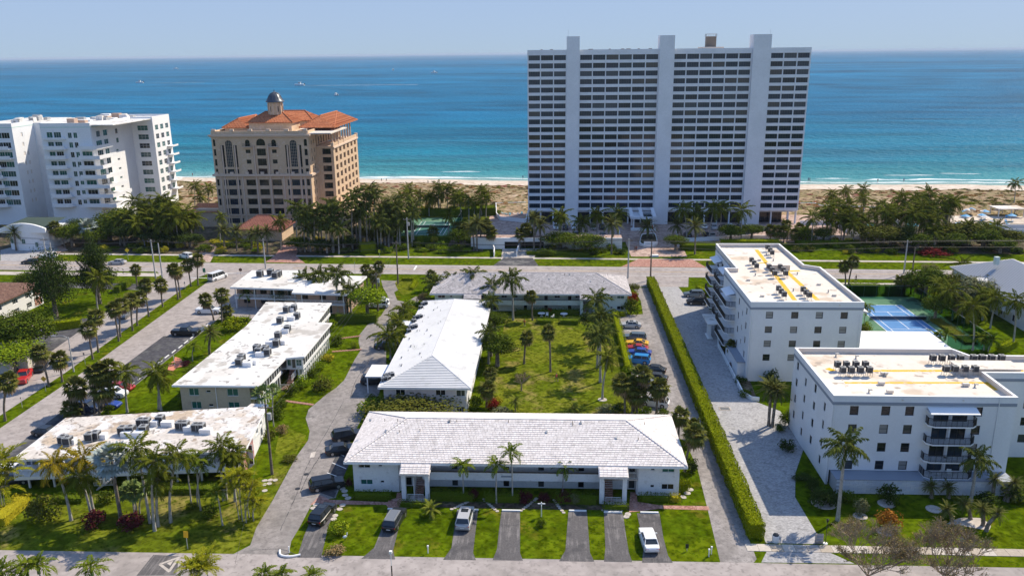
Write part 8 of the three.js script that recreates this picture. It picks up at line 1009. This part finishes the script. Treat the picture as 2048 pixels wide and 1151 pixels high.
hedgePx('dark hedge behind the left boulevard lane', 95, 662, 165, 652, 2.4, 2.2, 'hedge'); hedgePx('clipped hedge beside the corner utility poles', 232, 586, 258, 570, 2, 2, 'hedgeDark'); hedgePx('tall dark hedge behind the blue tennis court', 1697, 588, 1755, 589, 2.5, 3, 'hedgeDark', null, { rough: .6 }); hedgePx('second dark hedge behind the blue tennis court', 1770, 588, 1810, 588, 2.5, 2.4, 'hedgeDark', null, { rough: .7 }); hedgePx('clipped hedge at the right of the blue court', 2000, 706, 2028, 690, 2, 1.6, 'hedge'); hedgePx('planted strip between court fence and metal-roofed house', 1870, 640, 1945, 690, 3, .9, 'olive', null, { rough: .7 });
hedgePx('clipped hedge beside the cars on the paved drive', 1395, 577, 1440, 600, 1.6, 1.2, 'hedge'); hedgePx('hedge ring on the small lane island', 803, 560, 830, 561, 1.4, 1.1, 'hedge'); hedgePx('side of the hedge ring on the lane island', 832, 563, 822, 580, 1.4, 1.0, 'hedge');
hedgePx('long dark hedge below the green tennis court', 772, 484, 900, 484, 2.4, 2.2, 'hedgeDark', null, { rough: .6 }); hedgePx('clipped hedge beside the pole at the far sidewalk', 720, 504, 752, 502, 4, 3, 'hedge'); hedgePx('low hedge row along the front of the tower planting', 1052, 508, 1180, 510, 3, 1.2, 'hedgeDark', null, { rough: .7 }); hedgePx('hedge row on the right of the tower entrance', 1360, 498, 1440, 498, 4, 2, 'hedgeDark', null, { rough: .6 }); hedgePx('hedge row between the tower wall and the striped roof block', 1440, 490, 1560, 490, 3, 2, 'hedge', null, { rough: .6 }); hedgePx('hedge row below the right terrace of the tower', 1590, 492, 1720, 492, 3, 2, 'hedgeDark', null, { rough: .6 }); hedgePx('dark hedge behind the green tennis court', 842, 430, 900, 431, 3, 3, 'hedgeDark', null, { rough: .8 }); hedgePx('dark dune-edge thicket left of the tower terrace', 900, 432, 990, 428, 6, 3.4, 'hedgeDark', null, { rough: 1 });
// big trees
tree('tall dark columnar tree beside the brown-roofed house', gp(113, 640), 17, 10.5, 'dark', 'tree', { kind: 'column', ch: 15.5, name: 'evergreen_tree' }); tree('dark pointed conifer behind the big coconut palm', gp(198, 607), 18, 13, 'dark', 'tree', { kind: 'cone', ch: 17, name: 'evergreen_tree' });
[[20, 715, 10, 11, 'mid'], [65, 712, 10, 11, 'mid'], [45, 700, 9, 9, 'olive']].forEach(([u, v, h, w, m], i) => tree(['bushy tree at the frame edge by the utility cabinets', 'bushy tree beside the dark side drive', 'olive-green tree between the two bushy trees'][i], gp(u, v), h, w, m)); tree('bright lime-green spreading tree behind the red pickup', gp(25, 742), 7, 14, 'bright', 'tree', { kind: 'big', ch: 5.5 }); tree('bright green tree at the lane beside the salmon building', gp(735, 632), 7.5, 9, 'bright'); tree('small grey-green tree before the salmon balcony', gp(568, 612), 5, 7, 'grey'); tree('round tree on the lawn left of the conifers', gp(62, 592), 7, 8, 'mid');
tree('wide flowering tree behind the long white roof', px(826, 838), 4.6, 17, 'olive', 'tree', { kind: 'big', ch: 4.4 }); bush('bright green bush at the left of the flowering tree', gp(742, 826), 5, 3, 'bright'); tree('dense broad-leaved tree at the right side of the metal roof', gp(995, 732), 7, 8.5, 'mid'); tree('second broad-leaved tree nearer the metal-roofed building', gp(982, 712), 6, 6, 'bright'); tree('tree at the far right corner of the metal roof', gp(990, 668), 5.5, 6, 'mid'); bush('leafy bush under the palms beside the metal roof', gp(985, 690), 5, 3.4, 'mid');
bush('tall red and green shrubs at the right end of the pale green building', gp(1262, 628), 4.4, 4, 'mid'); bush('red-leaved shrub at the right end of the pale green building', gp(1266, 606), 3, 3.2, 'red'); bush('lime shrub at the corner of the pale green building', gp(1266, 598), 3, 2.8, 'lime'); bush('bush by the coast road corner of the pale green building', gp(1266, 582), 4, 2.4, 'olive');
[[1121, 500, 6, 12], [1174, 505, 6, 13], [1461, 484, 6, 9], [1503, 482, 6, 8.5], [1611, 488, 6, 8], [1647, 488, 6, 7.5], [1351, 500, 5, 8]].forEach(([u, v, h, w]) => tree('round-headed tree in the tower planting', gp(u, v), h, w, 'mid', 'tree', { group: 'round-headed trees before the tower' })); tree('broad tree in front of the green court', gp(922, 492), 6, 10, 'mid'); tree('feathery conical tree among the pool palms', gp(1813, 500), 10, 9, 'dark', 'tree', { kind: 'cone', ch: 9.5 }); [[1753, 496, 8, 14, 'olive'], [1930, 490, 8, 16, 'olive'], [1965, 500, 7, 12, 'mid'], [1890, 485, 6, 12, 'mid'], [2020, 495, 6, 12, 'olive'], [1780, 494, 7, 9, 'mid'], [1905, 502, 6, 10, 'mid'], [2000, 506, 5, 10, 'mid'], [1835, 502, 6, 9, 'mid']].forEach(([u, v, h, w, m]) => tree('spreading tree in the thicket right of the tower', gp(u, v), h, w, m, 'tree', { group: 'trees in the right thicket' }));
[[220, 485, 9, 16, 'mid'], [145, 492, 8, 12, 'mid'], [170, 480, 8, 12, 'dark'], [200, 492, 7, 12, 'mid'], [250, 492, 8, 10, 'dark'], [310, 490, 7, 14, 'dark'], [345, 492, 6, 12, 'dark'], [275, 480, 10, 14, 'dark'], [240, 470, 10, 14, 'mid'], [380, 494, 5, 9, 'dark']].forEach(([u, v, h, w, m]) => tree('dense tree beneath the palms before the curved-balcony condominium', gp(u, v), h, w, m, 'tree', { group: 'trees before the white condominium' }));
[[600, 503, 5, 9, 'mid'], [640, 506, 5, 9, 'dark'], [690, 500, 5, 9, 'dark'], [780, 486, 6, 10, 'dark'], [812, 474, 6, 9, 'dark'], [745, 488, 6, 10, 'olive'], [715, 484, 6, 9, 'dark'], [765, 468, 7, 12, 'dark'], [790, 462, 7, 12, 'mid']].forEach(([u, v, h, w, m]) => tree('low tree in the grove beside the domed condominium', gp(u, v), h, w, m, 'tree', { group: 'trees beside the domed condominium' }));
[[1850, 600, 9, 10, 'mid'], [1870, 640, 6, 7, 'mid'], [1960, 615, 8, 11, 'grey'], [1940, 632, 7, 9, 'grey'], [2040, 605, 8, 10, 'mid'], [1900, 600, 7, 8, 'olive'], [2005, 625, 7, 8, 'mid']].forEach(([u, v, h, w, m]) => tree('tree between the blue court and the metal-roofed house', gp(u, v), h, w, m, 'tree', { group: 'trees beside the metal-roofed house' }));
// shrubs in the gardens
const near = [['large round shrub by the balustrade steps', 88, 1040, 4.6, 3.8, 'olive'], ['dark red cordyline clump by the silver palm', 190, 1052, 3.6, 2.4, 'burgundy'], ['second dark red cordyline clump under the coconut palms', 265, 1056, 3.8, 2.5, 'burgundy'], ['green bush beside the balustrade steps', 213, 1006, 2.6, 2.2, 'mid'], ['round dark bush under the slender palms', 422, 1032, 2.6, 1.8, 'mid'], ['small bush under the thin palm pair', 385, 1018, 1.8, 1.2, 'mid'], ['yellow-green shrub on the front lawn', 678, 1066, 3.0, 2.0, 'lime'], ['brown-leaved low shrub by the near street', 669, 1108, 2.8, 1.2, 'straw'], ['small round bush below the white sign post', 1082, 1052, 1.4, 1.2, 'mid'], ['dark red shrub beside the third driveway path', 946, 998, 1.8, 1.7, 'burgundy'], ['dark red shrub in the bed left of the centre path', 1050, 1004, 2.4, 1.9, 'burgundy'], ['dark red shrub in the bed at the centre path', 1088, 1005, 2.0, 1.8, 'burgundy'], ['dark red shrub in the bed right of the centre path', 1128, 1003, 2.6, 1.9, 'burgundy'], ['grassy fountain plant in the front bed', 1150, 1008, 1.4, 1.8, 'grey'], ['red shrub at the left corner of the white building', 697, 972, 1.2, 1.5, 'burgundy'], ['dark round shrub at the right corner of the white building', 1384, 944, 2.4, 2.6, 'dark'], ['clipped round bush beside the right end wall', 1371, 982, 1.8, 2.2, 'hedge'], ['second clipped bush along the right end wall', 1362, 985, 1.0, 2.4, 'hedge'], ['narrow bush along the far right end wall', 1368, 905, 1.6, 2.2, 'mid'], ['dark umbrella topiary beside the blockwork basement', 1778, 1006, 3.4, 3, 'dark'], ['orange croton bush on the lawn before the balcony block', 1776, 1058, 3.4, 3.0, 'orange'], ['dark shrub at the corner of the balcony block', 1640, 1010, 4, 3, 'dark'], ['second dark shrub at the corner of the balcony block', 1662, 1008, 3.4, 2.4, 'dark'], ['dark clipped bush along the blockwork basement', 1693, 1000, 3, 1.6, 'hedgeDark'], ['conical shrub beside the side wall of the balcony block', 1625, 985, 2, 3, 'dark'], ['low dark hedge bush beside the paved drive', 1604, 958, 3.0, .9, 'dark'], ['shrub by the far side wall of the balcony block', 1575, 900, 3, 2, 'dark'], ['sparse plumeria shrub on the white ring', 1722, 1030, 2.4, 2.6, 'grey'], ['dark bush beside the royal palm by the balcony block', 1975, 1010, 3.4, 2, 'dark'], ['bush in shade at the end of the balcony block', 2030, 1000, 4, 2.6, 'dark'], ['round topiary tree beside the striped-roof block wall', 1542, 770, 3.2, 3.6, 'dark'], ['bush below the twin palms', 1572, 850, 2.6, 3, 'mid'], ['small bush beside the twin palms', 1560, 862, 2, 1.4, 'mid'], ['dark shrubs in the drive bed, far end', 1455, 700, 2.6, 1.8, 'dark'], ['reddish shrubs in the drive bed, middle', 1470, 735, 3.0, 1.6, 'burgundy'], ['dark shrubs in the drive bed, near middle', 1480, 765, 2.8, 1.5, 'dark'], ['green bush at the near end of the drive bed', 1490, 792, 2.8, 1.3, 'mid'], ['round bush on the kerb beside the black vehicle', 1420, 612, 2.6, 2.2, 'bright'], ['oblong brown-topped bush on the lane lawn', 580, 922, 2.6, 1.2, 'olive'], ['round bush beside the white end wall', 540, 880, 2.2, 2.2, 'olive'], ['dry bush on the lane lawn', 565, 866, 2.4, 1.6, 'straw'], ['large round bush beside the dark parking strip', 468, 660, 6.4, 3.2, 'hedge'], ['bush at the near corner of the L-shaped building', 583, 790, 3, 2.4, 'mid'], ['bush beside the brick steps', 606, 775, 3.4, 2.6, 'bright'], ['spiky yellow bush beside the brick steps', 645, 780, 4.4, 3, 'olive'], ['yellow hedge bush along the screened walkway', 655, 722, 3, 1.8, 'yellow'], ['green bush along the screened walkway', 640, 738, 3, 1.8, 'bright'], ['lower hedge bush along the screened walkway', 625, 752, 3, 1.6, 'mid'], ['bush beside the second brick path', 674, 690, 3.2, 2.8, 'mid'], ['lime shrub on the lane lawn', 709, 695, 2.2, 1.6, 'lime'], ['round bush behind the L-shaped building', 664, 660, 3, 2.6, 'bright'], ['clipped bush at the corner near the transformer pole', 562, 815, 3, 2, 'mid'], ['clipped bush lower down near the transformer pole', 555, 836, 3, 2, 'mid'], ['small tree-like shrub beside the metal roof end', 742, 812, 3, 2.4, 'dark'], ['bush under palms along the lane', 792, 645, 4, 3, 'bright'], ['second bush under palms along the lane', 815, 640, 5, 3.4, 'bright'], ['leafy shrub by the lane fork', 820, 614, 4, 2.2, 'bright'], ['red flowering shrub at the metal roof corner', 985, 818, 2.4, 2.2, 'red'], ['yellow shrub at the metal roof corner', 994, 812, 2.2, 2, 'yellow'], ['green shrub at the metal roof corner', 950, 818, 3.4, 2.6, 'mid'], ['low spiky plants behind the long white roof', 1005, 828, 4, 1.2, 'grey'], ['grey-green agave clump behind the long white roof', 1215, 826, 4, 1.6, 'grey'], ['dark bush under the cabbage palm cluster', 1240, 824, 3, 1.8, 'dark'], ['bush between cabbage palm trunks', 1290, 828, 3, 1.4, 'bright'], ['bush at the foot of the tall cabbage palm', 1325, 832, 2.6, 1.4, 'mid'], ['climbing shrub at the end of the courtyard hedge', 1258, 745, 3.2, 1.8, 'bright'], ['shrubs before the right porch of the pale green building', 1196, 640, 4.4, 2.2, 'olive'], ['dark shrub beside the right porch of the pale green building', 1172, 640, 3.4, 2, 'dark'], ['red shrub against the pale green gallery', 1100, 628, 1.4, 1.8, 'red'], ['palm-like shrub at the left of the pale green building', 848, 605, 4, 2.6, 'straw'], ['red shrub beside the brick terrace', 372, 730, 2.4, 1, 'burgundy'], ['low green shrubs beside the brick terrace', 390, 742, 4.6, 1.2, 'mid'], ['round bush at the edge of the side lawn', 217, 826, 2.2, 1.8, 'mid'], ['yellow bush left of the blue court', 1733, 664, 2.8, 2.6, 'lime'], ['bush beside the yellow one left of the blue court', 1722, 668, 3.4, 2.4, 'olive'], ['red flowering bougainvillea bank beyond the coast road', 1866, 509, 10, 2.2, 'crimson']];
near.forEach(([l, u, v, w, h, m]) => bush(l, gp(u, v), w, h, m, null, m === 'grey' || m === 'straw' ? {} : {}));
{ // bare shrub tree in the courtyard and bare trees at the bottom right
  const twigM = new THREE.MeshPhysicalMaterial({ color: col([.3, .235, .17]), roughness: 1, specularIntensity: 0 }), bare = (label, p, h, w, depth, sd, mat) => { seed(sd); const t = thing('bare_tree', label, 'tree', V3(p.x, 0, p.z)); const g = G(), tips = []; g.cyl(.16, .12, h * .32, 0, 0, 0, 7); for (let i = 0; i < 6; i++) { const a = i * 1.05 + rr(-.3, .3), d = V3(Math.cos(a) * .8, rr(.5, 1), Math.sin(a) * .8).normalize(); branches(g, V3(0, h * .3, 0), d, w * .16, .07, depth, sd, tips); } g.mesh('trunk', twigM, t); const lv = new Leaves(); tips.forEach(q => { for (let k = 0; k < 3; k++) { const p = q.clone().add(V3(rr(-.2, .2), rr(-.1, .15), rr(-.2, .2))); const a = V3(rr(-.14, .14), rr(-.14, .14), rr(-.14, .14)), b = V3(rr(-.14, .14), rr(-.14, .14), rr(-.14, .14)); lv.tri(p, p.clone().add(a), p.clone().add(b), shade(.3, .2)); } }); addMesh('crown', lv.geo(), mat, t); return t; };
  bare('spreading bare-branched tree beside the near street, left of the pair', px(1740, 1120, 4.2), 7, 16, 5, 111, leafMat([.27, .21, .09])); bare('spreading bare-branched tree beside the near street, right of the pair', px(1895, 1122, 4.2), 7, 15, 5, 222, leafMat([.27, .21, .09])); bare('low bare-branched tree on the courtyard lawn', gp(1043, 781), 4.2, 6.4, 3, 333, LM.olive); bare('bare-branched tree beside the coast road pole', gp(1860, 562), 6, 9, 3, 444, LM.straw);
}
{ // gravel rings and beds
  [[1721, 1032, .9], [1773, 1007, 1.1], [1868, 1018, 1.0], [1648, 1006, 1.6], [1205, 799, .8], [1770, 1063, 1.0]].forEach(([u, v, r]) => { const p = px(u, v); const g = new THREE.CylinderGeometry(r, r * 1.05, .08, 18); const m = addMesh('gravel_ring', uvBox(g.toNonIndexed(), 3), M.concrete); m.position.set(p.x, .05, p.z); struct(m); }); lay('gravel_bed', smooth([[1895, 1047], [1920, 1036], [1962, 1036], [1982, 1050], [1978, 1060], [1950, 1056], [1920, 1050]], 40), .05, M.concrete); lay('gravel_bed', [[35.4, -166], [38.4, -166], [37.6, -150], [36.8, -140], [35.2, -141]], .05, M.soil);
}
{ // thickets: many low shrubs under the palms beyond the road
  const groups = [[190, 520, 484, 506, 60, 'shrub in the planting before the two condominiums', 'shrubs before the condominiums'], [600, 960, 480, 506, 70, 'shrub in the planting beside the far sidewalk', 'shrubs beside the far sidewalk'], [1590, 2048, 470, 508, 90, 'shrub in the thicket right of the tower', 'shrubs in the right thicket'], [1050, 1240, 498, 512, 26, 'shrub in the bed before the tower', 'shrubs in the tower bed'], [770, 1000, 412, 432, 40, 'dark shrub along the dune edge', 'shrubs along the dune edge']];
  groups.forEach(([u0, u1, v0, v1, n, l, gr], gi) => { seed(4400 + gi); const spots = range(1, n, n - 1).map(() => [rr(u0, u1), rr(v0, v1), rr(2, 5), rr(1, 2.6), pick(['mid', 'mid', 'dark', 'olive', 'bright', 'hedgeDark', 'yellow'])]); spots.forEach(([u, v, w, h, m]) => { const p = gp(u, v); if (p.z > -247.5) return; if (p.x > -17 && p.x < -4 && p.z > -258) return; if (p.x > -54 && p.x < -33 && p.z < -272 && p.z > -309) return; bush(l, p, w, h, m, gr); }); });
  // dune scrub, one mass
  seed(5151); const g = CL.low[0], n = 1500, im = new THREE.InstancedMesh(g, LM.olive, n), im2 = new THREE.InstancedMesh(CL.low[1], LM.straw, n); const mt = new THREE.Matrix4(), c = new THREE.Color(); for (const [q, k] of [[im, 0], [im2, 1]]) { for (let i = 0; i < n; i++) { const x = rr(-320, 330); let z = lerp(-322 + .04 * x, duneZ(x) + 1, Math.pow(rnd(), .8)); const dense = fbm(x * .03 + k * 30, z * .05, 3); const s = rr(.5, 1.5) * (dense > .5 ? 1.2 : .55); mt.makeRotationY(rr(0, 6)); mt.scale(V3(s * rr(1, 1.8), s * rr(.35, .6), s)); const t = clamp((z - (-318 + .04 * x)) / (duneZ(x) - 3 - (-318 + .04 * x))); mt.setPosition(x, .1 + 1.9 * Math.sin(PI * Math.min(1, t * 1.02)) * (.45 + .8 * fbm(x * .05, z * .07)), z); q.setMatrixAt(i, mt); c.setRGB(rr(.9, 1.7), rr(.8, 1.3), rr(.9, 1.6)); q.setColorAt(i, c); } q.name = numbered('dune_scrub'); q.userData = { kind: 'stuff', label: k ? 'straw-coloured dune grass tufts behind the beach' : 'low green scrub spread across the dunes', category: 'scrub' }; shadows(q); scene.add(q); }
  const pr = new THREE.InstancedMesh(CL.low[0], LM.lime, 260); for (let i = 0; i < 260; i++) { const x = rr(120, 330), z = rr(-358, -336) + .03 * x; mt.makeRotationY(rr(0, 6)); const s = rr(1.2, 2.6); mt.scale(V3(s * 1.4, s * .35, s)); mt.setPosition(x, 1.2, z); pr.setMatrixAt(i, mt); c.setRGB(rr(.5, .8), rr(.5, .75), rr(.4, .8)); pr.setColorAt(i, c); } pr.name = 'sea_grape_bank'; pr.userData = { kind: 'stuff', label: 'yellow-green sea grape bank on the right dunes', category: 'scrub' }; shadows(pr); scene.add(pr);
}
console.log('trees done', treeN);
scene.fog = new THREE.FogExp2(new THREE.Color().setRGB(.6, .7, .84), 4e-5);
renderer.render(scene, camera);
